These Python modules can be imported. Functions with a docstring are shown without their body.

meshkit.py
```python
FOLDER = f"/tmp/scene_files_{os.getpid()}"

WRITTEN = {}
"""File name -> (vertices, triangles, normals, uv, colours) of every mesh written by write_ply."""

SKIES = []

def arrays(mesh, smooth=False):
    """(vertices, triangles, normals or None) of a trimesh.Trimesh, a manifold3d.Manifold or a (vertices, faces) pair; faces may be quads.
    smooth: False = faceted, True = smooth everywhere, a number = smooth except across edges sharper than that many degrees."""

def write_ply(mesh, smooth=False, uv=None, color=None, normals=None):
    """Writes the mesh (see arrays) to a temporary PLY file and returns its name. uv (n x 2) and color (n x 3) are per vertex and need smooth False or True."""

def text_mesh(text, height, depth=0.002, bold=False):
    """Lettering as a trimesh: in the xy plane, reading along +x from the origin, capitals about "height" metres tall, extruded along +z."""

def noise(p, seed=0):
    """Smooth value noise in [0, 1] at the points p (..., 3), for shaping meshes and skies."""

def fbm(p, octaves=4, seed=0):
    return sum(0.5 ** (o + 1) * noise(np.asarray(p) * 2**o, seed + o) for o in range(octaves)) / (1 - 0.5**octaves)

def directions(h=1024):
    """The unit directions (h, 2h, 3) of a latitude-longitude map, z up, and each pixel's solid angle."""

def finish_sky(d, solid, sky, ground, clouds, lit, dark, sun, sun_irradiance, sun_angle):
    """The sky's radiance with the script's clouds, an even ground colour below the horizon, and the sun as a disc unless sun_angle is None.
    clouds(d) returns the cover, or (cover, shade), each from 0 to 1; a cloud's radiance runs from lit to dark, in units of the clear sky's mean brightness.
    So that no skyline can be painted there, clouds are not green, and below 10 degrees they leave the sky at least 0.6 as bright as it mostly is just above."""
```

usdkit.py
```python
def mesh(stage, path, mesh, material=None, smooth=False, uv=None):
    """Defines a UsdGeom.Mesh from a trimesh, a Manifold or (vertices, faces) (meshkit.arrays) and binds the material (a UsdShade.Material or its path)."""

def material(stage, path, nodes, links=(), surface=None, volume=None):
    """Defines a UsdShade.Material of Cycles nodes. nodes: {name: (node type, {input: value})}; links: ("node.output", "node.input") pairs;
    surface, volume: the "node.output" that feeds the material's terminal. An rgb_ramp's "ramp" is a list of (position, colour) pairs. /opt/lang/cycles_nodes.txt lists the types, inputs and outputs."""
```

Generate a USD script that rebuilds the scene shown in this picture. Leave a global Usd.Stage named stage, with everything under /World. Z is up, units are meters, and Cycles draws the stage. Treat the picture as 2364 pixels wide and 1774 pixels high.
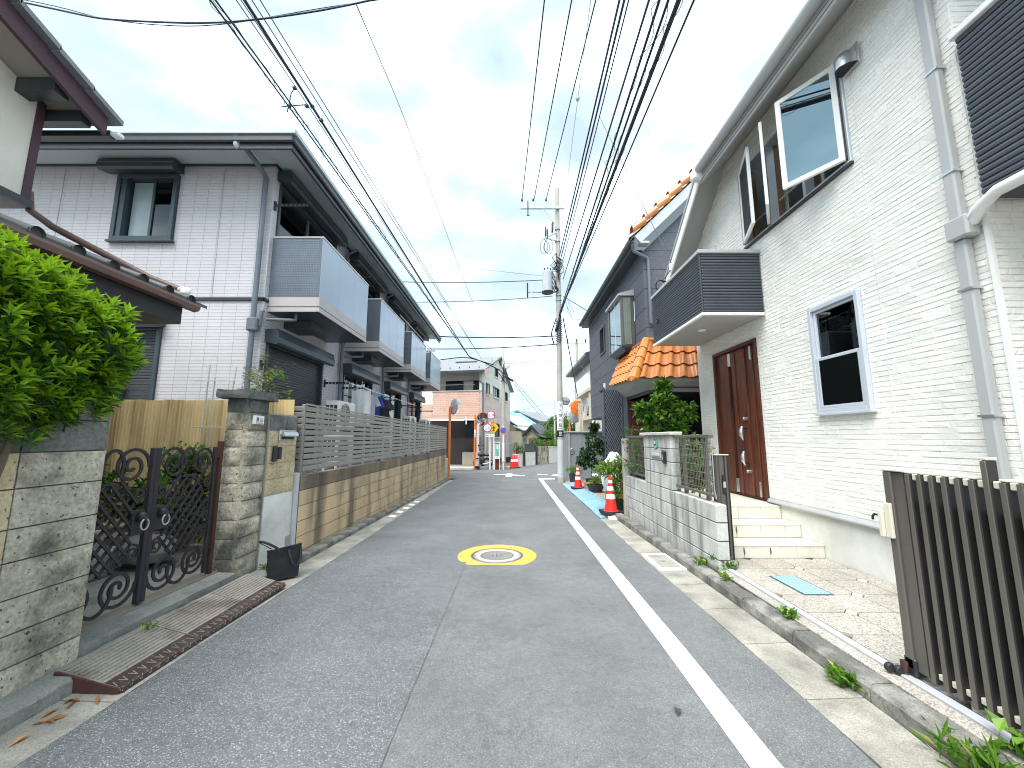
import math, random
import numpy as np
import trimesh
import usdkit, meshkit
from pxr import Usd, UsdGeom, UsdLux, Gf, Sdf, UsdShade, Vt
from shapely.geometry import Polygon

stage = Usd.Stage.CreateInMemory()
UsdGeom.SetStageUpAxis(stage, UsdGeom.Tokens.z)
UsdGeom.SetStageMetersPerUnit(stage, 1.0)
stage.SetDefaultPrim(UsdGeom.Xform.Define(stage, '/World').GetPrim())
UsdGeom.Scope.Define(stage, '/World/Looks')
rng = np.random.default_rng(7)

# ------------------------------------------------------------------ camera, sky, sun
EXPOSURE = 2.28
cam = UsdGeom.Camera.Define(stage, '/World/camera')
cam.AddTranslateOp().Set(Gf.Vec3d(0, 0, 1.45))
cam.AddRotateXOp().Set(90 + 7.821)
cam.CreateHorizontalApertureAttr(36.0)
cam.CreateVerticalApertureAttr(27.0)
cam.CreateFocalLengthAttr(36.0 * 910 / 2364)
cam.CreateClippingRangeAttr(Gf.Vec2f(0.05, 3000))
cam.CreateExposureAttr(EXPOSURE)

SUN_AZ, SUN_EL = math.radians(-146), math.radians(64)       # azimuth from +y towards +x
sky_mat = usdkit.material(stage, '/World/Looks/sky_look', {
    'sky': ('sky_texture', {'sky_type': 'single_scattering', 'sun_disc': False, 'sun_elevation': SUN_EL, 'sun_rotation': SUN_AZ, 'altitude': 50.0,
                            'air_density': 1.0, 'aerosol_density': 1.6, 'ozone_density': 1.0}),
    'tc': ('texture_coordinate', {}),
    'mp': ('mapping', {'scale': (1.0, 1.0, 2.2)}),
    'n': ('noise_texture', {'scale': 2.8, 'detail': 5.0, 'roughness': 0.5, 'distortion': 0.3}),
    'r': ('rgb_ramp', {'ramp': [(0.30, (0.80, 0.80, 0.80)), (0.55, (0.97, 0.97, 0.97))]}),
    'n2': ('noise_texture', {'scale': 4.2, 'detail': 4.0, 'roughness': 0.5}),
    'c': ('rgb_ramp', {'ramp': [(0.34, (1.5, 1.9, 2.15)), (0.48, (1.95, 2.45, 2.75)), (0.60, (3.1, 3.8, 4.05)), (0.74, (7.6, 7.8, 7.85))]}),
    'm': ('mix_color', {}),
    'bg': ('background_shader', {'strength': 0.10}),
}, [('tc.generated', 'mp.vector'), ('mp.vector', 'n.vector'), ('mp.vector', 'n2.vector'), ('n.fac', 'r.fac'), ('n2.fac', 'c.fac'), ('r.color', 'm.fac'),
    ('sky.color', 'm.a'), ('c.color', 'm.b'), ('m.result', 'bg.color')], surface='bg.background')
dome = UsdLux.DomeLight.Define(stage, '/World/sky')
UsdShade.MaterialBindingAPI.Apply(dome.GetPrim()).Bind(sky_mat)
dome.GetPrim().SetCustomDataByKey('kind', 'structure')
sun = UsdLux.DistantLight.Define(stage, '/World/sun')
sun.CreateNormalizeAttr(True)
sun.CreateIntensityAttr(0.4)
sun.CreateAngleAttr(50.0)
sun.CreateColorAttr(Gf.Vec3f(1.0, 0.97, 0.92))
sun.AddRotateZOp().Set(-math.degrees(SUN_AZ))
sun.AddRotateXOp().Set(-(90 - math.degrees(SUN_EL)))

# ------------------------------------------------------------------ helpers
def zg(y):
    return 0.0 if y < 3 else (-0.017 * (y - 3) if y < 17 else -0.238)

class Fr:
    """a wall frame: u along the wall, n outward, z up"""
    def __init__(s, O, U, N):
        s.O, s.U, s.N = np.array(O, float), np.array(U, float), np.array(N, float)
        s.flip = np.linalg.det(np.array([s.U, s.N, [0, 0, 1.0]])) < 0
    def __call__(s, p):
        p = np.asarray(p, float)
        return s.O + p[..., :1] * s.U + p[..., 1:2] * s.N + p[..., 2:] * np.array([0, 0, 1.0])
def FX(X, sgn):  # wall in the plane x = X, outward sgn*x, u = y
    return Fr((X, 0, 0), (0, 1, 0), (sgn, 0, 0))
def FY(Y, sgn=-1):  # wall in the plane y = Y facing the camera, u = x
    return Fr((0, Y, 0), (1, 0, 0), (0, sgn, 0))

_s = np.array([[i, j, k] for i in (-1, 1) for j in (-1, 1) for k in (-1, 1)], float)
BOXV = _s
BOXF = np.array([[0, 1, 3], [0, 3, 2], [4, 6, 7], [4, 7, 5], [0, 4, 5], [0, 5, 1], [2, 3, 7], [2, 7, 6], [0, 2, 6], [0, 6, 4], [1, 5, 7], [1, 7, 3]])
_cv = np.array([np.where(np.arange(3) == a, 0, 1) for a in range(3)])
_pts = np.array([s * (1 - 0.2 * _cv[a]) for s in _s for a in range(3)])
_hull = trimesh.convex.convex_hull(_pts)
_idx = [int(np.argmin(np.abs(_pts - v).sum(1))) for v in _hull.vertices]
CHS = np.array([_s[i // 3] for i in _idx]); CHM = np.array([_cv[i % 3] for i in _idx]); CHF = np.array(_hull.faces)

class MB:
    def __init__(s):
        s.V, s.F, s.n = [], [], 0
    def add(s, V, F, fr=None):
        V, F = np.asarray(V, float), np.asarray(F, int)
        if F.shape[1] == 4:
            F = np.vstack([F[:, [0, 1, 2]], F[:, [0, 2, 3]]])
        if fr is not None:
            V = fr(V)
            if fr.flip: F = F[:, ::-1]
        s.V.append(V); s.F.append(F + s.n); s.n += len(V)
        return s
    def mesh(s, m, fr=None):
        return s.add(m.vertices, m.faces, fr)
    def box(s, a0, a1, b0, b1, c0, c1, fr=None, b=0.0):
        lo, hi = np.minimum([a0, b0, c0], [a1, b1, c1]), np.maximum([a0, b0, c0], [a1, b1, c1])
        c, h = (lo + hi) / 2, (hi - lo) / 2
        if b <= 0: return s.add(c + BOXV * h, BOXF, fr)
        b = min(b, 0.8 * h.min())
        return s.add(c + CHS * (h - b * CHM), CHF, fr)
    def hexa(s, bottom, top):
        V = np.vstack([bottom, top]); k = len(bottom)
        F = [[i, (i + 1) % k, k + (i + 1) % k] for i in range(k)] + [[i, k + (i + 1) % k, k + i] for i in range(k)]
        F += [[0, i + 1, i] for i in range(1, k - 1)] + [[k, k + i, k + i + 1] for i in range(1, k - 1)]
        return s.add(V, F)
    def quad(s, *p):
        return s.add(p, [[0, 1, 2], [0, 2, 3]])
    def tube(s, P, r, n=8, cap=True, fr=None, sq=None):
        P = np.asarray(P, float); m = len(P)
        T = np.gradient(P, axis=0) if m > 2 else np.repeat((P[1:] - P[:1]), 2, 0)
        T /= np.maximum(np.linalg.norm(T, axis=1, keepdims=True), 1e-9)
        a = np.array([0, 0, 1.0]) if abs(T[0][2]) < 0.9 else np.array([1.0, 0, 0])
        X = np.cross(a, T[0]); X /= np.linalg.norm(X)
        R = np.broadcast_to(np.asarray(r, float), (m,))
        ph = np.arange(n) * 2 * math.pi / n + (math.pi / 4 if n == 4 else 0)
        rings = []
        for i in range(m):
            X = X - T[i] * (X @ T[i]); X /= max(np.linalg.norm(X), 1e-9)
            Y = np.cross(T[i], X)
            ky, kx = sq if sq else (1, 1)
            rings.append(P[i] + R[i] * (np.cos(ph)[:, None] * X * kx + np.sin(ph)[:, None] * Y * ky))
        V = np.vstack(rings); F = []
        i, j = np.meshgrid(np.arange(m - 1), np.arange(n), indexing='ij')
        a0, a1 = i * n + j, i * n + (j + 1) % n
        F = np.vstack([np.stack([a0, a1, a1 + n], -1).reshape(-1, 3), np.stack([a0, a1 + n, a0 + n], -1).reshape(-1, 3)])
        if cap:
            c = [[0, k + 1, k] for k in range(1, n - 1)] + [[(m - 1) * n, (m - 1) * n + k, (m - 1) * n + k + 1] for k in range(1, n - 1)]
            F = np.vstack([F, c])
        return s.add(V, F, fr)
    def bar(s, p, q, w, h=None, up=(0, 0, 1)):
        """rectangular bar from p to q"""
        p, q = np.array(p, float), np.array(q, float); T = (q - p) / np.linalg.norm(q - p)
        X = np.cross(T, up); X = X / np.linalg.norm(X) if np.linalg.norm(X) > 1e-6 else np.array([1.0, 0, 0]); Y = np.cross(X, T)
        h = h or w; V = [e + sx * X * w / 2 + sy * Y * h / 2 for e in (p, q) for sx, sy in ((-1, -1), (1, -1), (1, 1), (-1, 1))]
        return s.hexa(V[:4], V[4:])
    def lathe(s, prof, c=(0, 0, 0), n=24, axis='z', fr=None):
        prof = np.asarray(prof, float); ph = np.arange(n) * 2 * math.pi / n
        V = np.stack([np.stack([r * np.cos(ph), r * np.sin(ph), np.full(n, z)], -1) for r, z in prof]).reshape(-1, 3)
        if axis == 'x': V = V[:, [2, 0, 1]]
        if axis == 'y': V = V[:, [1, 2, 0]]
        m = len(prof); i, j = np.meshgrid(np.arange(m - 1), np.arange(n), indexing='ij')
        a0, a1 = i * n + j, i * n + (j + 1) % n
        F = np.vstack([np.stack([a0, a1, a1 + n], -1).reshape(-1, 3), np.stack([a0, a1 + n, a0 + n], -1).reshape(-1, 3)])
        return s.add(V + np.array(c, float), F, fr)
    def prism(s, poly, n0, n1, fr, holes=()):
        """polygon in (u, z) of the frame, extruded from n0 to n1"""
        m = trimesh.creation.extrude_polygon(Polygon(poly, holes), abs(n1 - n0), engine='earcut')
        V = np.array(m.vertices)[:, [0, 2, 1]]; V[:, 1] += min(n0, n1)
        return s.add(V, np.array(m.faces)[:, ::-1], fr)
    def grid(s, P):
        """P: (m, n, 3) points"""
        m, n = P.shape[:2]; i, j = np.meshgrid(np.arange(m - 1), np.arange(n - 1), indexing='ij')
        a = i * n + j
        return s.add(P.reshape(-1, 3), np.stack([a, a + n, a + n + 1, a + 1], -1).reshape(-1, 4))
    def out(s, off=(0, 0, 0)):
        return np.vstack(s.V) - np.array(off, float), np.vstack(s.F)

COUNT, LOC = {}, {}
def fresh(parent, name):
    k = (parent, name); c = COUNT.get(k, 0); COUNT[k] = c + 1
    return f'{parent}/{name}' + (f'_{c:03d}' if c else '')
def keys(prim, **kw):
    for k, v in kw.items():
        if v: prim.SetCustomDataByKey(k, v)
def thing(name, label, cat, loc=(0, 0, 0), rot=0.0, group=None, kind=None):
    path = fresh('/World', name)
    x = UsdGeom.Xform.Define(stage, path)
    x.AddTranslateOp().Set(Gf.Vec3d(*map(float, loc)))
    if rot: x.AddRotateZOp().Set(float(rot))
    keys(x.GetPrim(), label=label, category=cat, group=group, kind=kind)
    LOC[path] = (tuple(loc), rot)
    return path
def struct(name, mb, mat, smooth=False):
    path = fresh('/World', name)
    m = usdkit.mesh(stage, path, mb.out(), M[mat], smooth=smooth)
    keys(m.GetPrim(), kind='structure')
    LOC[path] = ((0, 0, 0), 0)
    return path
def structx(name):
    path = fresh('/World', name)
    keys(UsdGeom.Xform.Define(stage, path).GetPrim(), kind='structure')
    LOC[path] = ((0, 0, 0), 0)
    return path
def part(parent, name, mb, mat, label=None, smooth=False, local=False, kind=None):
    path = fresh(parent, name)
    loc, rot = LOC[parent]
    v, f = mb.out() if isinstance(mb, MB) else (np.array(mb.vertices), np.array(mb.faces))
    if not local:
        v = v - np.array(loc, float)
        if rot:
            c, s_ = math.cos(math.radians(-rot)), math.sin(math.radians(-rot))
            v = v @ np.array([[c, s_, 0], [-s_, c, 0], [0, 0, 1]])
    m = usdkit.mesh(stage, path, (v, f), M[mat], smooth=smooth)
    keys(m.GetPrim(), label=label, kind=kind)
    LOC[path] = (loc, rot)
    return path
def one(name, label, cat, mb, mat, smooth=False, group=None, kind=None):
    """a thing that is a single mesh"""
    path = fresh('/World', name)
    m = usdkit.mesh(stage, path, mb.out(), M[mat], smooth=smooth)
    keys(m.GetPrim(), label=label, category=cat, group=group, kind=kind)
    LOC[path] = ((0, 0, 0), 0)
    return path
def dup(src, name, label, cat, loc, rot=0.0, group=None):
    path = thing(name, label, cat, loc, rot, group)
    p = stage.GetPrimAtPath(path)
    p.GetReferences().AddInternalReference(src)
    p.SetInstanceable(True)
    return path
def holes_rects(u0, u1, z0, z1, holes):
    us = sorted({u0, u1, *[min(max(h[i], u0), u1) for h in holes for i in (0, 1)]})
    zs = sorted({z0, z1, *[min(max(h[i], z0), z1) for h in holes for i in (2, 3)]})
    for a, b in zip(zs[:-1], zs[1:]):
        run = None
        for c, d in zip(us[:-1], us[1:]):
            cu, cz = (c + d) / 2, (a + b) / 2
            inside = any(h[0] < cu < h[1] and h[2] < cz < h[3] for h in holes)
            if not inside: run = (run[0] if run else c, d)
            if inside and run: yield (*run, a, b); run = None
        if run: yield (*run, a, b)
def wall(mb, fr, u0, u1, z0, z1, holes=(), t=0.15, n=0.0):
    for a, b, c, d in holes_rects(u0, u1, z0, z1, holes): mb.box(a, b, n - t, n, c, d, fr)
    return mb
def clip_holes(u0, u1, z0, z1, holes, eps=0.004):
    """the pieces of the tile u0..u1, z0..z1 outside the holes"""
    hs = [h for h in holes if h[0] < u1 - eps and h[1] > u0 + eps and h[2] < z1 - eps and h[3] > z0 + eps]
    return [(u0, u1, z0, z1)] if not hs else [r for r in holes_rects(u0, u1, z0, z1, hs) if r[1] - r[0] > 0.012 and r[3] - r[2] > 0.012]
CAMP = np.array([0, 0, 1.45])
def tiles(parent, name, fr, cells, mat, n0, d, keep=300, rough=0.0, rest='stuff', jitter=0.0):
    """cells: (u0, u1, z0, z1) outer rectangles, already with joints; the nearest become parts of their own, the rest one part"""
    info = []
    for c in cells:
        p = fr(np.array([(c[0] + c[1]) / 2, n0, (c[2] + c[3]) / 2]))
        q = p - CAMP
        info.append((-(c[1] - c[0]) * (c[3] - c[2]) * abs(q @ fr.N) / np.linalg.norm(q) ** 3, c))
    info.sort(key=lambda x: x[0])
    more = MB()
    for k, (_, c) in enumerate(info):
        mb = MB() if k < keep else more
        dd = d + jitter * rng.uniform(-1, 1)
        if rough > 0:
            u0, u1, z0, z1 = c; e = min(0.003, (z1 - z0) * 0.1)
            o = rng.uniform(-rough, rough, 6)
            V = [[u0, n0, z0], [u1, n0, z0], [u1, n0, z1], [u0, n0, z1]]
            um = u0 + (u1 - u0) * rng.uniform(0.3, 0.7)
            V += [[u0 + e, n0 + dd + o[0], z0 + e], [um, n0 + dd + o[4], z0 + e], [u1 - e, n0 + dd + o[1], z0 + e], [u1 - e, n0 + dd + o[2], z1 - e], [um, n0 + dd + o[5], z1 - e], [u0 + e, n0 + dd + o[3], z1 - e]]
            F = [[0, 1, 6], [0, 6, 5], [0, 5, 4], [1, 2, 7], [1, 7, 6], [2, 3, 9], [2, 9, 8], [2, 8, 7], [3, 0, 4], [3, 4, 9], [4, 5, 8], [4, 8, 9], [5, 6, 7], [5, 7, 8]]
            mb.add(V, F, fr)
        else:
            e = 0.2 * d
            u0, u1, z0, z1 = c
            V = [[u0, n0, z0], [u1, n0, z0], [u1, n0, z1], [u0, n0, z1], [u0 + e, n0 + dd, z0 + e], [u1 - e, n0 + dd, z0 + e], [u1 - e, n0 + dd, z1 - e], [u0 + e, n0 + dd, z1 - e]]
            mb.add(V, [[4, 5, 6, 7], [0, 1, 5, 4], [1, 2, 6, 5], [2, 3, 7, 6], [3, 0, 4, 7]], fr)
        if k < keep: part(parent, name, mb, mat)
    if more.n: part(parent, name + '_field', more, mat, kind=rest)
def rowcells(u0, u1, z0, z1, h, lens, g, holes=(), bond=0.5, inside=None, seed=1):
    r = np.random.default_rng(seed); out = []; z = z0; k = 0
    while z < z1 - 0.01:
        zt = min(z + h, z1); u = u0 - (bond * lens if np.isscalar(lens) and k % 2 else (r.uniform(0, lens[1]) if not np.isscalar(lens) else 0))
        while u < u1 - 0.005:
            L = lens if np.isscalar(lens) else r.uniform(*lens)
            a, b = max(u, u0), min(u + L, u1)
            if b - a > 0.02:
                for c in clip_holes(a + g / 2, b - g / 2, z + g / 2, zt - g / 2, holes):
                    if inside is None or (inside(c[0], c[3]) and inside(c[1], c[3])): out.append(c)
            u += L
        z += h; k += 1
    return out
def leafpts(C, D, Ls, W, up=0.15, r=rng, bend=0.2):
    """leaves as two triangles folded along the rib: base points, directions, lengths, widths"""
    C, D = np.asarray(C, float), np.asarray(D, float); D = D / np.linalg.norm(D, axis=1, keepdims=True)
    S = np.cross(D, r.normal(0, 0.35, D.shape) + [0, 0, 1.0]); S /= np.maximum(np.linalg.norm(S, axis=1, keepdims=True), 1e-6)
    N = np.cross(S, D); Ls, W = np.asarray(Ls)[:, None], np.asarray(W)[:, None]
    mid = C + D * Ls * 0.5
    V = np.stack([C, mid + S * W / 2 + N * W * up, C + D * Ls - N * Ls * bend, mid - S * W / 2 + N * W * up], 1).reshape(-1, 3)
    b = np.arange(len(C))[:, None] * 4
    F = np.vstack([b + [0, 1, 2], b + [0, 2, 3]])
    return V, F
GLYPH = {
 '矢': [[(.3,.95),(.2,.72)],[(.25,.75),(.8,.75)],[(.08,.48),(.92,.48)],[(.5,.75),(.5,.48),(.12,.05)],[(.52,.45),(.9,.05)]],
 '部': [[(.28,.97),(.28,.85)],[(.08,.83),(.5,.83)],[(.18,.8),(.23,.62)],[(.42,.8),(.36,.62)],[(.04,.58),(.54,.58)],[(.12,.42),(.46,.42),(.46,.08),(.12,.08),(.12,.42)],[(.66,.95),(.66,0)],[(.66,.92),(.92,.92),(.76,.6),(.94,.35),(.84,.25),(.7,.3)]],
 '医': [[(.92,.92),(.1,.92),(.1,.06),(.95,.06)],[(.38,.85),(.25,.62)],[(.32,.72),(.8,.72)],[(.2,.48),(.85,.48)],[(.53,.72),(.53,.48),(.22,.15)],[(.55,.45),(.85,.15)]],
 '院': [[(.1,.95),(.1,0)],[(.1,.92),(.36,.92),(.22,.6),(.38,.35),(.26,.25)],[(.66,.98),(.66,.88)],[(.46,.72),(.46,.86),(.92,.86),(.92,.74)],[(.54,.64),(.84,.64)],[(.44,.46),(.95,.46)],[(.6,.46),(.58,.25),(.42,.02)],[(.75,.46),(.75,.08),(.95,.08),(.95,.2)]],
 '原': [[(.1,.92),(.92,.92)],[(.14,.92),(.14,.4),(.02,.02)],[(.55,.9),(.45,.78)],[(.3,.76),(.82,.76),(.82,.42),(.3,.42),(.3,.76)],[(.3,.59),(.82,.59)],[(.56,.42),(.56,.02)],[(.36,.3),(.25,.1)],[(.74,.3),(.88,.1)]],
 '山': [[(.5,.95),(.5,.1)],[(.12,.6),(.12,.08),(.88,.08),(.88,.6)]]}
def glyph(mb, ch, u, z, size, fr, n, w=0.09, mirror=False):
    for st in GLYPH[ch]:
        for (x0, y0), (x1, y1) in zip(st[:-1], st[1:]):
            p, q = np.array([x0, y0]) * size, np.array([x1, y1]) * size
            if mirror: p[0], q[0] = size - p[0], size - q[0]
            t = (q - p) / max(np.linalg.norm(q - p), 1e-9); s_ = np.array([-t[1], t[0]]) * w * size / 2
            P = [p - t * w * size / 3 - s_, q + t * w * size / 3 - s_, q + t * w * size / 3 + s_, p - t * w * size / 3 + s_]
            V = [[u + a[0], n + k, z + a[1]] for k in (0, 0.0012) for a in P]
            mb.add(V, [[0, 1, 2], [0, 2, 3], [4, 6, 5], [4, 7, 6], [0, 4, 5], [0, 5, 1], [1, 5, 6], [1, 6, 2], [2, 6, 7], [2, 7, 3], [3, 7, 4], [3, 4, 0]], fr)
def text(mb, s, h, u, z, fr, n, bold=False, mirror=False):
    m = meshkit.text_mesh(s, h, 0.001, bold); V = np.array(m.vertices)
    x = V[:, 0] if not mirror else V[:, 0].max() - V[:, 0]
    mb.add(np.stack([u + x, n + V[:, 2], z + V[:, 1]], -1), m.faces, fr)
    return V[:, 0].max()

# ------------------------------------------------------------------ materials
M = {}
def mk(name, col, rough=0.6, var=0.12, scale=1.5, fine=0.0, fscale=60, bump=0.0, bscale=90, metal=0.0, isl=0.0, dirt=None, coord='pos', spec=0.5, streak=None, coat=0.0, speck=None, dirt2=None):
    N, L = {'p': ('principled_bsdf', {'roughness': rough, 'metallic': metal, 'specular_ior_level': spec, 'coat_weight': coat, 'coat_roughness': 0.08}), 'g': ('geometry', {}), 'o': ('object_info', {}), 'tc': ('texture_coordinate', {})}, []
    src = 'g.position' if coord == 'pos' else 'tc.object'
    N['c0'] = ('color', {'value': tuple(col)}); cur = 'c0.color'
    k = [0]
    def noise(sc, mscale=None, detail=4.0):
        i = k[0]; k[0] += 1
        N[f'n{i}'] = ('noise_texture', {'scale': sc, 'detail': detail, 'roughness': 0.55})
        if mscale:
            N[f'mp{i}'] = ('mapping', {'scale': mscale}); L.extend([(src, f'mp{i}.vector'), (f'mp{i}.vector', f'n{i}.vector')])
        else: L.append((src, f'n{i}.vector'))
        return f'n{i}.fac'
    def mul(fac, lo, hi, a, b):
        nonlocal cur
        i = k[0]; k[0] += 1
        N[f'mr{i}'] = ('map_range', {'from_min': lo, 'from_max': hi, 'to_min': a, 'to_max': b, 'clamp': True}); L.append((fac, f'mr{i}.value'))
        N[f'mx{i}'] = ('mix_color', {'blend_type': 'multiply', 'fac': 1.0}); L.extend([(cur, f'mx{i}.a'), (f'mr{i}.result', f'mx{i}.b')])
        cur = f'mx{i}.result'
    def over(fac, lo, hi, c, amt):
        nonlocal cur
        i = k[0]; k[0] += 1
        N[f'mr{i}'] = ('map_range', {'from_min': lo, 'from_max': hi, 'to_min': 0.0, 'to_max': amt, 'clamp': True}); L.append((fac, f'mr{i}.value'))
        N[f'mx{i}'] = ('mix_color', {'b': tuple(c)}); L.extend([(cur, f'mx{i}.a'), (f'mr{i}.result', f'mx{i}.fac')])
        cur = f'mx{i}.result'
    if var: mul(noise(scale), 0.3, 0.7, 1 - var, 1 + var)
    if isl:
        N['ia'] = ('math', {'math_type': 'multiply_add', 'value2': 7.31}); L.extend([('o.random', 'ia.value1'), ('g.random_per_island', 'ia.value3')])
        N['iw'] = ('white_noise_texture', {'dimensions': '1D'}); L.append(('ia.value', 'iw.w'))
        mul('iw.value', 0.0, 1.0, 1 - isl, 1 + isl)
    for d in (dirt, dirt2):
        if d: over(noise(d[2], d[4] if len(d) > 4 else None, 6.0), d[3][0], d[3][1], d[0], d[1])
    if streak: over(noise(1.0, streak[2], 5.0), 0.48, 0.68, streak[0], streak[1])
    if speck:   # (colour, amount, scale, threshold)
        i = k[0]; k[0] += 1
        if len(speck) > 4: over(noise(speck[2], None, 2.0), speck[3], speck[3] + 0.05, speck[0], speck[1])
        else:
            N[f'v{i}'] = ('voronoi_texture', {'scale': speck[2]}); L.append((src, f'v{i}.vector'))
            N[f'sp{i}'] = ('separate_color', {}); L.append((f'v{i}.color', f'sp{i}.color'))
            over(f'sp{i}.r', speck[3], min(1.0, speck[3] + 0.15), speck[0], speck[1])
    if fine: mul(noise(fscale), 0.3, 0.7, 1 - fine, 1 + fine)
    L.append((cur, 'p.base_color'))
    if bump:
        f = noise(bscale, None, 5.0)
        N['bp'] = ('bump', {'strength': 1.0, 'distance': bump}); L.extend([(f, 'bp.height'), ('bp.normal', 'p.normal')])
    M[name] = usdkit.material(stage, f'/World/Looks/{name}', N, L, surface='p.BSDF')
def asphalt(name, base, light, sc, amt, speckmax, thr):
    N = {'p': ('principled_bsdf', {'roughness': 0.85, 'specular_ior_level': 0.3}), 'g': ('geometry', {}),
         'v': ('voronoi_texture', {'scale': sc}), 's': ('separate_color', {}), 'r': ('rgb_ramp', {'ramp': [(0, tuple(x * 0.62 for x in base)), (0.5, base), (thr, tuple(x * 1.25 for x in base)), (min(1, thr + 0.04), light), (1, light)]}),
         'n': ('noise_texture', {'scale': 1.3, 'detail': 6.0, 'roughness': 0.6}), 'm1': ('map_range', {'from_min': 0.3, 'from_max': 0.7, 'to_min': 0.82, 'to_max': 1.15}),
         'x': ('mix_color', {'blend_type': 'multiply', 'fac': 1.0}),
         'n2': ('noise_texture', {'scale': 14.0, 'detail': 6.0, 'roughness': 0.7}), 'm2': ('map_range', {'from_min': 0.3, 'from_max': 0.7, 'to_min': 0.86, 'to_max': 1.12}), 'x2': ('mix_color', {'blend_type': 'multiply', 'fac': 1.0}),
         'b': ('bump', {'distance': 0.004, 'strength': 0.8}), 'n3': ('noise_texture', {'scale': sc * 1.2, 'detail': 3.0})}
    L = [('g.position', 'v.vector'), ('g.position', 'n.vector'), ('g.position', 'n2.vector'), ('g.position', 'n3.vector'), ('v.color', 's.color'), ('s.r', 'r.fac'), ('n.fac', 'm1.value'), ('r.color', 'x.a'), ('m1.result', 'x.b'),
         ('n2.fac', 'm2.value'), ('x.result', 'x2.a'), ('m2.result', 'x2.b'), ('x2.result', 'p.base_color'), ('n3.fac', 'b.height'), ('b.normal', 'p.normal')]
    M[name] = usdkit.material(stage, f'/World/Looks/{name}', N, L, surface='p.BSDF')
def leafmat(name, c1, c2, c3, tr=0.3):
    N = {'o': ('object_info', {}), 'g': ('geometry', {}), 'ia': ('math', {'math_type': 'multiply_add', 'value2': 7.31}), 'w': ('white_noise_texture', {'dimensions': '1D'}),
         'r': ('rgb_ramp', {'ramp': [(0, c1), (0.5, c2), (1, c3)]}), 'p': ('principled_bsdf', {'roughness': 0.42, 'specular_ior_level': 0.4}), 't': ('translucent_bsdf', {}), 'm': ('mix_closure', {'fac': tr})}
    L = [('o.random', 'ia.value1'), ('g.random_per_island', 'ia.value3'), ('ia.value', 'w.w'), ('w.value', 'r.fac'), ('r.color', 'p.base_color'), ('r.color', 't.color'), ('p.BSDF', 'm.closure1'), ('t.BSDF', 'm.closure2')]
    M[name] = usdkit.material(stage, f'/World/Looks/{name}', N, L, surface='m.closure')
def glassmat(name, tint, gl, ior, rough=0.01):
    N = {'t': ('transparent_bsdf', {'color': tint}), 'g': ('glossy_bsdf', {'color': gl, 'roughness': rough}), 'f': ('fresnel', {'IOR': ior}), 'm': ('mix_closure', {})}
    M[name] = usdkit.material(stage, f'/World/Looks/{name}', N, [('f.fac', 'm.fac'), ('t.BSDF', 'm.closure1'), ('g.BSDF', 'm.closure2')], surface='m.closure')

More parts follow.
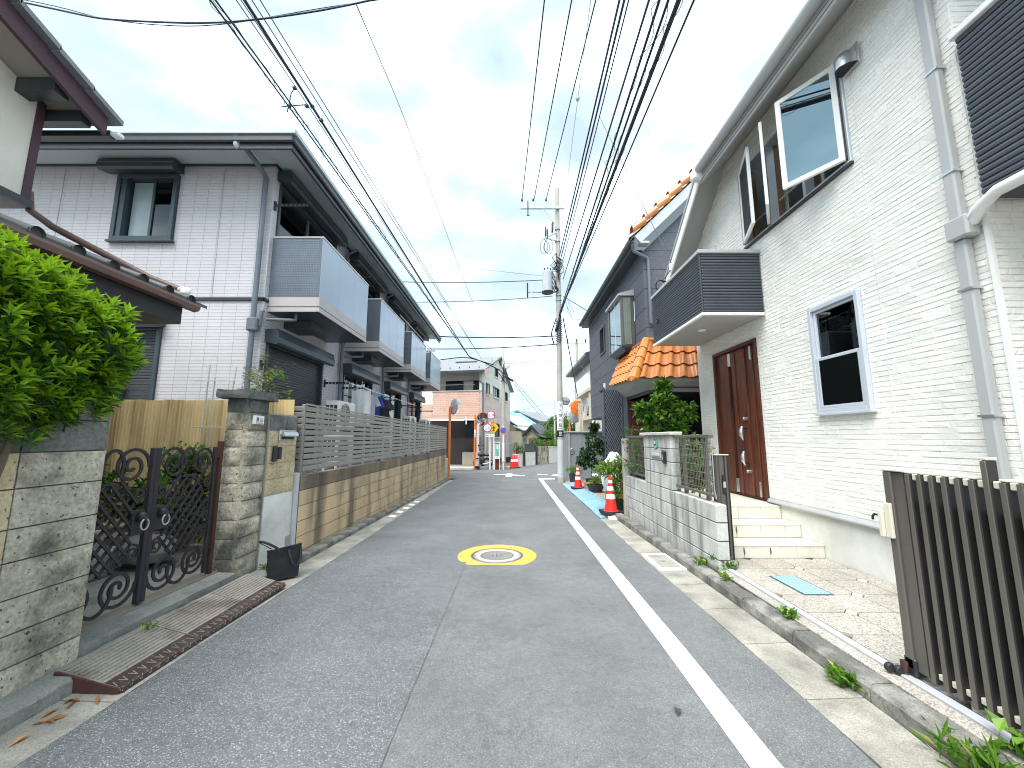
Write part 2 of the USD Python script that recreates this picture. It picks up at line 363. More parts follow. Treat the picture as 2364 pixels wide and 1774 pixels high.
asphalt('asphalt_old', (0.128, 0.138, 0.146), (0.33, 0.35, 0.365), 210, 0.5, 0.4, 0.90)
asphalt('asphalt_new', (0.148, 0.156, 0.161), (0.30, 0.315, 0.325), 260, 0.4, 0.3, 0.95)
mk('asphalt_seam', (0.115, 0.12, 0.122), 0.9, var=0.3, scale=6)
mk('road_paint', (0.86, 0.86, 0.85), 0.55, var=0.05, scale=5, dirt=((0.4, 0.4, 0.4), 0.5, 24, (0.62, 0.72)), bump=0.001, bscale=150)
mk('soil', (0.20, 0.18, 0.15), 0.9, var=0.25, scale=2, bump=0.01, bscale=30)
mk('concrete_gutter', (0.31, 0.297, 0.258), 0.85, var=0.25, scale=2.5, fine=0.28, fscale=120, bump=0.004, bscale=160, dirt=((0.13, 0.13, 0.12), 0.8, 3.5, (0.47, 0.70)), isl=0.06, speck=((0.2, 0.2, 0.19), 0.6, 140, 0.75))
mk('kerb_concrete', (0.26, 0.255, 0.23), 0.85, var=0.2, scale=3, fine=0.2, fscale=110, bump=0.005, bscale=120, dirt=((0.09, 0.095, 0.085), 0.92, 4.5, (0.38, 0.56)), isl=0.08, speck=((0.14, 0.14, 0.13), 0.6, 90, 0.7))
mk('concrete_dark', (0.25, 0.255, 0.24), 0.85, var=0.2, scale=2.5, fine=0.15, bump=0.003, dirt=((0.10, 0.11, 0.10), 0.7, 3.0, (0.45, 0.7)), speck=((0.35, 0.35, 0.33), 0.5, 120, 0.8))
mk('concrete_plain', (0.46, 0.45, 0.42), 0.8, var=0.14, scale=2, fine=0.08, bump=0.001, dirt=((0.25, 0.25, 0.24), 0.5, 2.2, (0.55, 0.8)))
mk('paver', (0.41, 0.385, 0.345), 0.75, var=0.14, scale=2, isl=0.08, speck=((0.19, 0.17, 0.155), 0.85, 130, 0.60), bump=0.001, dirt=((0.22, 0.2, 0.18), 0.5, 3, (0.55, 0.8)))
mk('paver_dot', (0.62, 0.55, 0.44), 0.6, isl=0.08)
mk('step_tile', (0.67, 0.645, 0.555), 0.55, var=0.08, scale=6, isl=0.05, fine=0.06, fscale=40, dirt=((0.35, 0.33, 0.27), 0.35, 5, (0.55, 0.8)))
mk('white_siding', (0.82, 0.815, 0.77), 0.75, var=0.06, scale=2.0, isl=0.035, fine=0.05, fscale=70, bump=0.004, bscale=60, dirt=((0.60, 0.59, 0.53), 0.4, 1.2, (0.55, 0.8)))
mk('white_joint', (0.74, 0.73, 0.69), 0.85)
mk('foundation_plaster', (0.66, 0.66, 0.62), 0.85, var=0.1, scale=2, bump=0.001, dirt=((0.40, 0.39, 0.34), 0.6, 2.5, (0.5, 0.75)))
mk('white_paint', (0.78, 0.78, 0.77), 0.35, var=0.04)
mk('white_trim', (0.80, 0.80, 0.79), 0.4, var=0.03)
mk('grey_plastic', (0.42, 0.44, 0.46), 0.4, var=0.06, dirt=((0.3, 0.3, 0.3), 0.3, 3, (0.5, 0.8)))
mk('gutter_grey', (0.40, 0.41, 0.41), 0.4, var=0.05)
mk('soffit_grey', (0.40, 0.40, 0.39), 0.7, var=0.05)
mk('dark_siding', (0.058, 0.070, 0.086), 0.6, var=0.12, scale=3, isl=0.1, bump=0.003, bscale=60)
mk('dark_house', (0.105, 0.115, 0.140), 0.7, var=0.1, scale=2.5, isl=0.05, bump=0.006, bscale=45, fine=0.18, fscale=50, dirt=((0.07, 0.078, 0.095), 0.6, 5, (0.45, 0.6), (3, 3, 14)))
mk('dark_trim', (0.035, 0.042, 0.048), 0.4, var=0.08)
mk('navy_metal', (0.042, 0.060, 0.076), 0.35, var=0.08, metal=0.1)
mk('steel_pipe', (0.13, 0.155, 0.185), 0.4, var=0.08)
mk('silver', (0.62, 0.63, 0.64), 0.3, metal=0.9, var=0.05)
mk('alu_frame', (0.62, 0.66, 0.72), 0.35, metal=0.3, var=0.04)
mk('alu_bronze', (0.150, 0.138, 0.122), 0.4, metal=0.45, var=0.06, coord='obj')
mk('alu_dark', (0.02, 0.019, 0.018), 0.6, metal=0.0, var=0.1, coord='obj')
mk('cream_plastic', (0.62, 0.58, 0.47), 0.45, var=0.04)
mk('black_rubber', (0.018, 0.018, 0.02), 0.55, var=0.1)
mk('black_plastic', (0.02, 0.02, 0.022), 0.35, var=0.05)
mk('interior', (0.05, 0.048, 0.045), 0.8)
mk('curtain', (0.78, 0.77, 0.70), 0.9, var=0.1, scale=6)
mk('wood_door', (0.135, 0.040, 0.021), 0.42, var=0.25, scale=1.0, isl=0.12, dirt=((0.045, 0.012, 0.008), 0.7, 7, (0.45, 0.6), (6, 6, 0.35)))
mk('wood_frame', (0.085, 0.026, 0.016), 0.45, var=0.15)
mk('wood_inner', (0.22, 0.12, 0.05), 0.5, var=0.15)
mk('terracotta', (0.52, 0.175, 0.036), 0.22, var=0.12, scale=3, isl=0.12, coat=0.4, dirt=((0.22, 0.08, 0.04), 0.5, 6, (0.55, 0.8)), coord='pos')
mk('terracotta_ridge', (0.50, 0.19, 0.032), 0.2, var=0.12, scale=4, isl=0.06, coat=0.5)
mk('red_panel', (0.17, 0.028, 0.026), 0.5, var=0.1, isl=0.1)
mk('pale_barge', (0.50, 0.53, 0.55), 0.5, var=0.05)
mk('tile_siding', (0.555, 0.545, 0.58), 0.55, var=0.05, scale=1.2, isl=0.025, fine=0.03)
mk('tile_joint', (0.485, 0.475, 0.51), 0.8)
mk('balcony_sheet', (0.34, 0.38, 0.44), 0.28, metal=0.55, var=0.05, scale=1.0)
mk('balcony_mesh', (0.16, 0.185, 0.22), 0.4, metal=0.3, var=0.1, scale=2)
mk('balcony_band', (0.46, 0.42, 0.415), 0.5, var=0.05)
mk('soffit_light', (0.70, 0.685, 0.69), 0.7, var=0.04)
mk('roof_edge', (0.42, 0.50, 0.54), 0.4, var=0.05)
mk('shutter', (0.052, 0.060, 0.068), 0.45, var=0.08, metal=0.2, isl=0.05)
mk('stone_grey', (0.47, 0.425, 0.335), 0.9, var=0.22, scale=2.5, fine=0.3, fscale=45, bump=0.018, bscale=14, isl=0.12, dirt=((0.08, 0.078, 0.065), 0.92, 2.6, (0.45, 0.62)), speck=((0.03, 0.03, 0.026), 0.92, 42, 0.645, 1), dirt2=((0.36, 0.24, 0.045), 0.6, 1.1, (0.68, 0.76)))
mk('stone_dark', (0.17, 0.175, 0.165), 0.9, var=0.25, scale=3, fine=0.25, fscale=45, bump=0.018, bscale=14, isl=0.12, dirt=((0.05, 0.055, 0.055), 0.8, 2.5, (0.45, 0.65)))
mk('stone_tan', (0.56, 0.47, 0.29), 0.9, var=0.18, scale=3, fine=0.2, fscale=45, bump=0.012, bscale=18, isl=0.08, speck=((0.06, 0.05, 0.04), 0.9, 46, 0.63, 1), dirt=((0.15, 0.13, 0.09), 0.7, 3.0, (0.58, 0.75)))
mk('mortar', (0.36, 0.35, 0.31), 0.9, var=0.1, bump=0.003)
mk('mortar_dark', (0.10, 0.095, 0.085), 0.9)
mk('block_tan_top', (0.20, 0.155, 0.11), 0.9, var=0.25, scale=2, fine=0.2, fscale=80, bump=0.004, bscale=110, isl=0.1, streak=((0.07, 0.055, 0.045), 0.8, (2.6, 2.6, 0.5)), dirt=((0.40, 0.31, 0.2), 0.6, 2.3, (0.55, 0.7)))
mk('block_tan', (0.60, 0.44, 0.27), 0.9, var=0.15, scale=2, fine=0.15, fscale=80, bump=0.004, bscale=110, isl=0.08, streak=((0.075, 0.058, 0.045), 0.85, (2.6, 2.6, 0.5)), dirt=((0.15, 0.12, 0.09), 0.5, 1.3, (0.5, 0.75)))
mk('block_grey', (0.47, 0.475, 0.46), 0.9, var=0.15, scale=3, fine=0.15, fscale=80, bump=0.004, bscale=110, isl=0.09, streak=((0.10, 0.105, 0.10), 0.75, (7, 7, 0.9)), dirt=((0.2, 0.2, 0.19), 0.5, 1.8, (0.52, 0.75)))
mk('granite', (0.55, 0.52, 0.49), 0.5, speck=((0.25, 0.2, 0.18), 0.8, 90, 0.7), var=0.08)
mk('plaster_white', (0.66, 0.655, 0.62), 0.9, var=0.12, scale=2.5, bump=0.004, bscale=35, dirt=((0.38, 0.37, 0.34), 0.6, 3.0, (0.55, 0.75)))
mk('fence_slat', (0.29, 0.272, 0.25), 0.4, metal=0.3, var=0.06, isl=0.03)
mk('bamboo_sheet', (0.72, 0.55, 0.29), 0.7, var=0.12, scale=2, isl=0.1, streak=((0.30, 0.17, 0.06), 0.7, (9, 9, 0.35)))
mk('iron', (0.036, 0.031, 0.038), 0.5, var=0.2, scale=6, metal=0.35, bump=0.001, bscale=120, dirt=((0.09, 0.045, 0.03), 0.6, 8, (0.6, 0.75)))
mk('rust', (0.06, 0.024, 0.018), 0.8, var=0.25, scale=8)
mk('ramp_plate', (0.27, 0.25, 0.215), 0.8, var=0.2, scale=3, fine=0.25, fscale=90, dirt=((0.10, 0.06, 0.045), 0.7, 4, (0.5, 0.7)), bump=0.004, bscale=120)
mk('ramp_steel', (0.07, 0.045, 0.042), 0.55, var=0.3, scale=12, metal=0.4, dirt=((0.3, 0.3, 0.3), 0.6, 40, (0.6, 0.7)))
mk('bag_cloth', (0.0075, 0.008, 0.012), 0.55, var=0.2, scale=5, bump=0.004, bscale=30)
mk('bag_strap', (0.02, 0.018, 0.02), 0.5)
mk('dead_leaf', (0.35, 0.17, 0.06), 0.7, isl=0.4)
mk('roof_tile_dark', (0.060, 0.068, 0.072), 0.4, var=0.2, scale=4, isl=0.2, dirt=((0.15, 0.15, 0.14), 0.5, 5, (0.55, 0.75)))
mk('roof_slate', (0.20, 0.21, 0.23), 0.6, var=0.12, scale=3, isl=0.08)
mk('plum_wood', (0.060, 0.026, 0.040), 0.55, var=0.15)
mk('brown_gutter', (0.125, 0.073, 0.062), 0.45, var=0.1)
mk('cream_stucco', (0.70, 0.68, 0.61), 0.9, var=0.06, scale=2, bump=0.003, bscale=90)
mk('soffit_tan', (0.34, 0.31, 0.27), 0.8, var=0.08)
mk('ac_white', (0.74, 0.735, 0.70), 0.45, var=0.04)
mk('ac_dark', (0.05, 0.05, 0.05), 0.6)
mk('cloth_white', (0.72, 0.71, 0.72), 0.9, var=0.08, scale=8)
mk('cloth_blue', (0.03, 0.055, 0.30), 0.9, var=0.1)
mk('cloth_navy', (0.018, 0.02, 0.045), 0.9, var=0.1)
mk('cloth_dark', (0.05, 0.035, 0.045), 0.9, var=0.1)
mk('cloth_grey', (0.42, 0.43, 0.46), 0.9, var=0.1)
mk('blue_plastic', (0.05, 0.28, 0.62), 0.4)
mk('pole_concrete', (0.40, 0.385, 0.345), 0.85, var=0.12, scale=2, fine=0.12, fscale=50, bump=0.002, dirt=((0.24, 0.23, 0.20), 0.5, 2.4, (0.5, 0.75)))
mk('pole_wrap', (0.50, 0.53, 0.55), 0.5, var=0.1, scale=2, dirt=((0.33, 0.35, 0.36), 0.5, 4, (0.5, 0.75)))
mk('fence_wire', (0.20, 0.195, 0.18), 0.45, metal=0.3)
mk('rail_alu', (0.46, 0.475, 0.52), 0.5, metal=0.2, var=0.05, dirt=((0.35, 0.35, 0.36), 0.4, 5, (0.55, 0.75)))
mk('galv', (0.42, 0.45, 0.46), 0.45, metal=0.6, var=0.12, scale=6)
mk('transformer', (0.40, 0.43, 0.45), 0.45, var=0.08, dirt=((0.25, 0.25, 0.25), 0.4, 4, (0.55, 0.8)))
mk('cable', (0.012, 0.014, 0.018), 0.55, var=0.0)
mk('cable_blue', (0.02, 0.03, 0.06), 0.5, var=0.0)
mk('cable_grey', (0.10, 0.115, 0.13), 0.5, var=0.0)
mk('ceramic', (0.70, 0.72, 0.72), 0.2)
mk('sign_white', (0.80, 0.80, 0.80), 0.4, var=0.03)
mk('sign_red', (0.52, 0.02, 0.06), 0.4)
mk('sign_blue', (0.03, 0.13, 0.55), 0.4)
mk('sign_lightblue', (0.10, 0.42, 0.75), 0.4)
mk('sign_yellow', (0.80, 0.48, 0.01), 0.4)
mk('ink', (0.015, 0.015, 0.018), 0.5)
mk('ink_blue', (0.03, 0.07, 0.13), 0.5)
mk('orange_paint', (0.80, 0.19, 0.030), 0.4, var=0.08, dirt=((0.5, 0.14, 0.04), 0.4, 5, (0.55, 0.8)))
mk('orange_faded', (0.62, 0.15, 0.045), 0.5, var=0.15, scale=6)
mk('mirror_face', (0.62, 0.66, 0.64), 0.03, metal=1.0, var=0.0)
mk('mirror_back', (0.36, 0.40, 0.41), 0.5, var=0.12, scale=8)
mk('cone_red', (0.75, 0.030, 0.022), 0.4, var=0.08, coord='obj')
mk('cone_white', (0.82, 0.82, 0.82), 0.35)
mk('cone_base', (0.05, 0.02, 0.02), 0.6, var=0.2, scale=9)
mk('blue_mat', (0.21, 0.38, 0.555), 0.5, var=0.08, scale=3, isl=0.05, dirt=((0.2, 0.26, 0.32), 0.4, 5, (0.55, 0.8)))
mk('mat_end', (0.72, 0.72, 0.69), 0.6)
mk('green_mat', (0.02, 0.30, 0.07), 0.6)
mk('shed_grey', (0.25, 0.275, 0.29), 0.5, var=0.05)
mk('pot_black', (0.022, 0.026, 0.028), 0.5, var=0.1)
mk('pot_terra', (0.40, 0.20, 0.12), 0.7)
mk('cover_white', (0.70, 0.72, 0.75), 0.35, var=0.05)
mk('brown_ground', (0.30, 0.24, 0.19), 0.85, var=0.15, scale=3, bump=0.002)
mk('pink_tile', (0.66, 0.43, 0.35), 0.6, var=0.06, isl=0.06)
mk('pink_joint', (0.55, 0.38, 0.31), 0.8)
mk('pink_wall', (0.62, 0.50, 0.47), 0.75, var=0.06, isl=0.03)
mk('cream_wall', (0.66, 0.65, 0.58), 0.75, var=0.06, isl=0.03)
mk('garage_dark', (0.10, 0.075, 0.08), 0.7, var=0.1)
mk('beige_wall', (0.58, 0.54, 0.43), 0.8, var=0.1)
mk('tin_roof', (0.52, 0.54, 0.55), 0.5, var=0.08)
mk('blue_roof', (0.16, 0.42, 0.55), 0.5, var=0.1, isl=0.1)
mk('brown_wall', (0.16, 0.13, 0.11), 0.8, var=0.12)
mk('board_green', (0.16, 0.44, 0.36), 0.5, var=0.15, scale=9)
mk('concrete_white', (0.68, 0.67, 0.61), 0.85, var=0.08, scale=3)
mk('bark', (0.12, 0.085, 0.06), 0.9, var=0.2, scale=8, bump=0.006, bscale=40)
mk('manhole_orange', (0.78, 0.36, 0.06), 0.6, var=0.1, scale=6, dirt=((0.45, 0.25, 0.08), 0.5, 16, (0.6, 0.75)), bump=0.002, bscale=120)
mk('manhole_iron', (0.40, 0.38, 0.35), 0.5, metal=0.5, var=0.2, scale=8)
mk('manhole_pale', (0.66, 0.56, 0.40), 0.5, metal=0.2, var=0.12, scale=8)
mk('manhole_dark', (0.10, 0.11, 0.115), 0.6, metal=0.3, var=0.2)
mk('cyan_cover', (0.30, 0.55, 0.58), 0.5, var=0.1)
mk('cyan_dark', (0.05, 0.09, 0.12), 0.5)
leafmat('leaf_new', (0.15, 0.30, 0.010), (0.24, 0.41, 0.014), (0.35, 0.50, 0.03), 0.38)
leafmat('leaf_mid', (0.05, 0.145, 0.012), (0.085, 0.20, 0.015), (0.14, 0.27, 0.02), 0.32)
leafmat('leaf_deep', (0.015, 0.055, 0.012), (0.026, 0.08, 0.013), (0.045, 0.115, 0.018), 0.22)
leafmat('leaf_green', (0.045, 0.12, 0.015), (0.09, 0.20, 0.022), (0.14, 0.28, 0.035), 0.32)
leafmat('leaf_blue', (0.018, 0.05, 0.032), (0.03, 0.075, 0.045), (0.05, 0.10, 0.06), 0.15)
leafmat('leaf_yellow', (0.16, 0.22, 0.03), (0.30, 0.34, 0.05), (0.45, 0.46, 0.09), 0.3)
leafmat('leaf_brown', (0.09, 0.05, 0.03), (0.14, 0.09, 0.04), (0.2, 0.16, 0.05), 0.2)
leafmat('leaf_fresh', (0.08, 0.19, 0.02), (0.14, 0.28, 0.03), (0.2, 0.36, 0.05), 0.35)
glassmat('glass', (0.80, 0.86, 0.86), (0.95, 0.98, 1.0), 1.75)
glassmat('glass_dark', (0.16, 0.19, 0.20), (0.9, 0.95, 1.0), 1.6)
glassmat('glass_sky', (0.25, 0.30, 0.34), (0.70, 0.93, 1.0), 4.5)
glassmat('glass_bright', (0.25, 0.30, 0.34), (0.90, 0.98, 1.0), 8.0)
glassmat('glass_clear', (0.95, 0.97, 0.96), (0.95, 0.98, 1.0), 1.4)
glassmat('screen', (0.22, 0.27, 0.25), (0.3, 0.33, 0.33), 1.4, 0.4)
mk('frosted', (0.28, 0.35, 0.36), 0.25, var=0.25, scale=1.2)
# ------------------------------------------------------------------ ground and road
def sheet(x0f, x1f, ys, dz, nx=2):
    P = []
    for y in ys:
        a, b = x0f(y), x1f(y)
        P.append([[a + (b - a) * t, y, zg(y) + dz] for t in np.linspace(0, 1, nx)])
    return MB().grid(np.array(P))
cst = lambda c: (lambda y: c)
ysG = [-40, -10, 0, 3, 5, 8, 11, 14, 17, 25, 60, 150, 400, 900]
struct('ground', sheet(cst(-500), cst(500), ysG, -0.05, 9), 'soil')
Lf = lambda y: -2.2 - 0.018 * max(0, y - 6)
Rf = lambda y: 1.64 + 0.018 * max(0, y - 5)
Sf = lambda y: -0.58 + 0.011 * (y - 2)
ysR = list(np.arange(-8, 17.01, 0.5))
road = structx('road')
r2 = np.random.default_rng(3)
wob = {y: r2.uniform(-0.012, 0.012) for y in ysR}
part(road, 'asphalt', sheet(lambda y: Lf(y) + wob[y], lambda y: Sf(y) - 0.004, ysR, 0.004, 4), 'asphalt_old')
part(road, 'asphalt', sheet(lambda y: Sf(y) + 0.004, lambda y: Rf(y) + wob[y], ysR, 0.002, 4), 'asphalt_new')
part(road, 'joint', sheet(lambda y: Sf(y) - 0.02, lambda y: Sf(y) + 0.02, ysR, -0.0005), 'asphalt_seam')
jm = MB()   # the junction beyond
jm.add([[-14, 17, -0.238], [3.4, 17, -0.238], [12, 40, -0.238], [4.6, 40, -0.238], [3.0, 28.2, -0.238], [0.6, 24.4, -0.238], [-0.4, 22.3, -0.238], [-1.8, 21.5, -0.238], [-14, 22.2, -0.238]],
       [[0, 1, 6], [1, 5, 6], [1, 4, 5], [1, 2, 4], [2, 3, 4], [0, 6, 7], [0, 7, 8]])
part(road, 'asphalt', jm, 'asphalt_new')
mkr = MB().grid(np.array([[[1.055 + 0.006 * max(0, y - 8), y, zg(y) + 0.007], [1.2 + 0.006 * max(0, y - 8), y, zg(y) + 0.007]] for y in np.arange(-4, 16.6, 0.5)]))
part(road, 'edge_line', mkr, 'road_paint')
part(road, 'stop_line', MB().quad([1.10, 16.55, -0.226], [1.78, 16.65, -0.226], [1.80, 16.98, -0.231], [1.08, 16.88, -0.231]), 'road_paint')
part(road, 'cross_mark', MB().quad([-0.86, 18.75, -0.232], [0.56, 18.1, -0.232], [0.60, 18.42, -0.232], [-0.82, 19.1, -0.232]).quad([-0.29, 17.7, -0.2305], [-0.03, 17.6, -0.2305], [0.02, 19.3, -0.2305], [-0.24, 19.4, -0.2305]), 'road_paint')
part(road, 'give_way_mark', MB().quad([1.17, 18.55, -0.232], [1.65, 18.6, -0.232], [1.66, 18.8, -0.232], [1.17, 18.75, -0.232]).quad([1.75, 18.4, -0.232], [2.3, 18.3, -0.232], [2.3, 19.3, -0.232], [2.25, 19.3, -0.232]), 'road_paint')
for k in range(5):
    y = 8.0 + 0.5 * k
    part(road, 'painted_bar', MB().quad([-2.43, y, zg(y) + 0.011], [-2.29, y - 0.06, zg(y) + 0.011], [-2.29, y + 0.16, zg(y) + 0.008], [-2.43, y + 0.22, zg(y) + 0.008]), 'road_paint')
# concrete gutters, slab by slab
gl = structx('gutter_left'); gr = structx('gutter_right'); kl = structx('kerb_left'); kr = structx('kerb_right')
def slab(x0, x1, y0, y1, t0, t1, dep=0.12, tilt=0.0):
    b = [[x0, y0, zg(y0) - dep], [x1, y0, zg(y0) - dep], [x1, y1, zg(y1) - dep], [x0, y1, zg(y1) - dep]]
    t = [[x0, y0, zg(y0) + t0], [x1, y0, zg(y0) + t1], [x1, y1, zg(y1) + t1], [x0, y1, zg(y1) + t0]]
    return MB().hexa(b, t)
for y in np.arange(-1.2, 16.2, 0.6):
    part(gl, 'slab', slab(-2.50, Lf(y) - 0.001, y + 0.004, y + 0.596, 0.012, 0.003), 'concrete_gutter')
for y in np.arange(0.62, 7.7, 0.6):
    part(gr, 'slab', slab(Rf(y) + 0.001, 1.965, y + 0.004, y + 0.596, 0.0035, 0.014), 'concrete_gutter')
def kerbstone(x0, x1, y0, y1, h, side):
    """a worn kerb stone with a rounded street edge"""
    prof = [(0, -0.1), (0.0, h * 0.3), (0.004, h * 0.8), (0.022, h), (abs(x1 - x0), h + 0.004), (abs(x1 - x0), -0.1)]
    xs = x0 if side > 0 else x1
    mb = MB(); ys = np.linspace(y0, y1, 9)
    P = np.array([[[xs + side * (u + r2.uniform(-0.005, 0.005)), y, zg(y) + z + (r2.uniform(-0.004, 0.003) if 0 < z else 0)] for u, z in prof] for y in ys])
    mb.grid(P)
    for e in (0, -1):
        mb.add(P[e], [[0, 1, 2], [0, 2, 3], [0, 3, 4], [0, 4, 5]])
    return mb
for y in np.arange(0.55, 7.6, 0.61):
    part(kr, 'kerb_stone', kerbstone(1.97, 2.10, y + 0.004, y + 0.605, 0.105, 1), 'kerb_concrete')
for y in np.arange(-1.0, 16.1, 0.61):
    yy = y + 0.605
    part(kl, 'kerb_stone', kerbstone(-2.68, -2.5, y + 0.004, yy, 0.10 if y < 4.5 else 0.075, -1), 'kerb_concrete' if y > 4.4 else 'concrete_dark')
# pavement of speckled pavers in front of the white house
pv = structx('pavement')
part(pv, 'bed', MB().box(2.101, 3.5, -0.5, 4.62, -0.1, 0.108), 'mortar_dark')
part(pv, 'front_strip', MB().box(2.103, 2.193, -0.5, 4.25, 0.05, 0.118, b=0.004), 'paver')
T = 0.345; x0 = 2.262
for i in range(-2, 14):
    for j in range(4):
        xa, xb = x0 + j * T + 0.0035, min(x0 + (j + 1) * T, 3.497) - 0.0035
        ya, yb = 4.615 - (i + 1) * T + 0.0035, 4.615 - i * T - 0.0035
        if yb > 4.62 or xb - xa < 0.05 or ya < 0.2: continue
        c = 0.055 if (i + j) % 2 else 0.0
        poly = [(xa, ya), (xb - c, ya), (xb, ya + c), (xb, yb), (xa + c, yb), (xa, yb - c)] if c else [(xa + 0.055, ya), (xb, ya), (xb, yb - 0.055), (xb - 0.055, yb), (xa, yb), (xa, ya + 0.055)]
        poly = [p for k, p in enumerate(poly) if p != poly[k - 1]]
        part(pv, 'paver', MB().hexa([[*p, 0.09] for p in poly], [[*p, 0.124 + r2.uniform(-0.0012, 0.0012)] for p in poly]), 'paver')
        if c and j < 3:
            cx, cy, d = xb + 0.002, ya - 0.002, 0.046
            part(pv, 'corner_tile', MB().hexa([[cx - d, cy, 0.09], [cx, cy - d, 0.09], [cx + d, cy, 0.09], [cx, cy + d, 0.09]], [[cx - d, cy, 0.1245], [cx, cy - d, 0.1245], [cx + d, cy, 0.1245], [cx, cy + d, 0.1245]]), 'paver_dot')
apron = [[2.09, 7.62], [6, 7.62], [6, 16.6], [2.3, 16.6], [1.95, 14.6]]
struct('forecourt', MB().hexa([[x, y, zg(y) - 0.1] for x, y in apron], [[x, y, zg(y) + 0.055] for x, y in apron]), 'brown_ground')
# manhole
cx, cy = -0.19, 5.28; zc = zg(cy)
mh = thing('manhole_cover', 'round manhole cover with a wide orange painted ring in the middle of the road', 'manhole cover', (cx, cy, zc))
def ring(r0, r1, z0, z1, n=48):
    return MB().lathe([(r0, z0), (r0, z1), (r1, z1), (r1, z0)], (cx, cy, zc), n)
part(mh, 'painted_ring', ring(0.335, 0.50, 0.0, 0.0085), 'manhole_orange')
part(mh, 'gap_ring', ring(0.30, 0.335, -0.004, 0.0045), 'manhole_dark')
part(mh, 'rim', ring(0.265, 0.30, -0.004, 0.0095), 'manhole_iron')
part(mh, 'pale_band', ring(0.215, 0.265, -0.004, 0.0090), 'manhole_pale')
part(mh, 'plate', MB().lathe([(0.0, 0.005), (0.215, 0.005)], (cx, cy, zc), 48), 'manhole_dark')
st = MB()
for i in range(-7, 8):
    for j in range(-7, 8):
        a, b = i * 0.029 + (j % 2) * 0.0145, j * 0.029
        if a * a + b * b < 0.2 ** 2 and (a * a + b * b > 0.06 ** 2): st.box(cx + a - 0.009, cx + a + 0.009, cy + b - 0.011, cy + b + 0.011, zc + 0.003, zc + 0.010)
for k in range(5):
    t = k * 2 * math.pi / 5
    st.lathe([(0, 0.010), (0.017, 0.010), (0.017, 0.002)], (cx + 0.038 * math.cos(t), cy + 0.038 * math.sin(t), zc), 8)
part(mh, 'tread_studs', st, 'manhole_iron', kind='stuff')
for k in range(3):
    t = 0.5 + k * 2 * math.pi / 3
    part(mh, 'key_slot', MB().box(cx + 0.283 * math.sin(t) - 0.014, cx + 0.283 * math.sin(t) + 0.014, cy + 0.283 * math.cos(t) - 0.008, cy + 0.283 * math.cos(t) + 0.008, zc, zc + 0.0102), 'ink')
# valve box cover in the right gutter
vb = thing('valve_cover', 'small rectangular concrete valve box cover set in the right gutter', 'valve cover', (1.8, 5.0, zg(5)))
def vq(x0, x1, y0, y1, z1): return MB().hexa([[x, y, zg(y) - 0.05] for x, y in ((x0, y0), (x1, y0), (x1, y1), (x0, y1))], [[x, y, zg(y) + z1] for x, y in ((x0, y0), (x1, y0), (x1, y1), (x0, y1))])
for a in ((1.655, 1.70, 4.66, 5.30), (1.93, 1.962, 4.66, 5.30), (1.7, 1.93, 4.66, 4.71), (1.7, 1.93, 5.25, 5.30)): part(vb, 'frame_bar', vq(*a, 0.026), 'concrete_white')
part(vb, 'lid', vq(1.708, 1.922, 4.718, 5.242, 0.020), 'concrete_gutter')
part(vb, 'lifting_slot', vq(1.79, 1.84, 4.97, 4.99, 0.0225), 'ink')
# cyan water meter lid in the pavers
wm = thing('meter_cover', 'pale cyan ribbed meter lid set in the speckled pavers', 'meter cover', (2.6, 3.85, 0.124))
gx0, gx1, gy0, gy1 = 2.50, 2.74, 3.58, 4.03
part(wm, 'frame', MB().box(gx0 - 0.012, gx1 + 0.012, gy0 - 0.012, gy1 + 0.012, 0.10, 0.1262), 'cyan_dark')
part(wm, 'lid', MB().box(gx0, gx1, gy0, gy1, 0.11, 0.1285), 'cyan_dark')
for i in range(6):
    for j in range(11):
        a, b = gx0 + 0.008 + i * 0.0385, gy0 + 0.008 + j * 0.0402
        part(wm, 'rib', MB().box(a, a + 0.031, b, b + 0.032, 0.12, 0.131, b=0.003), 'cyan_cover')
# gate rail
gri = thing('gate_rail', 'pale metal floor rail along the pavers for the folding gate', 'rail', (2.22, 2.7, 0.12))
part(gri, 'rail', MB().box(2.195, 2.252, 0.9, 4.24, 0.108, 0.130, b=0.004), 'rail_alu')
part(gri, 'groove', MB().box(2.2525, 2.259, 0.9, 4.24, 0.10, 0.122), 'ink')
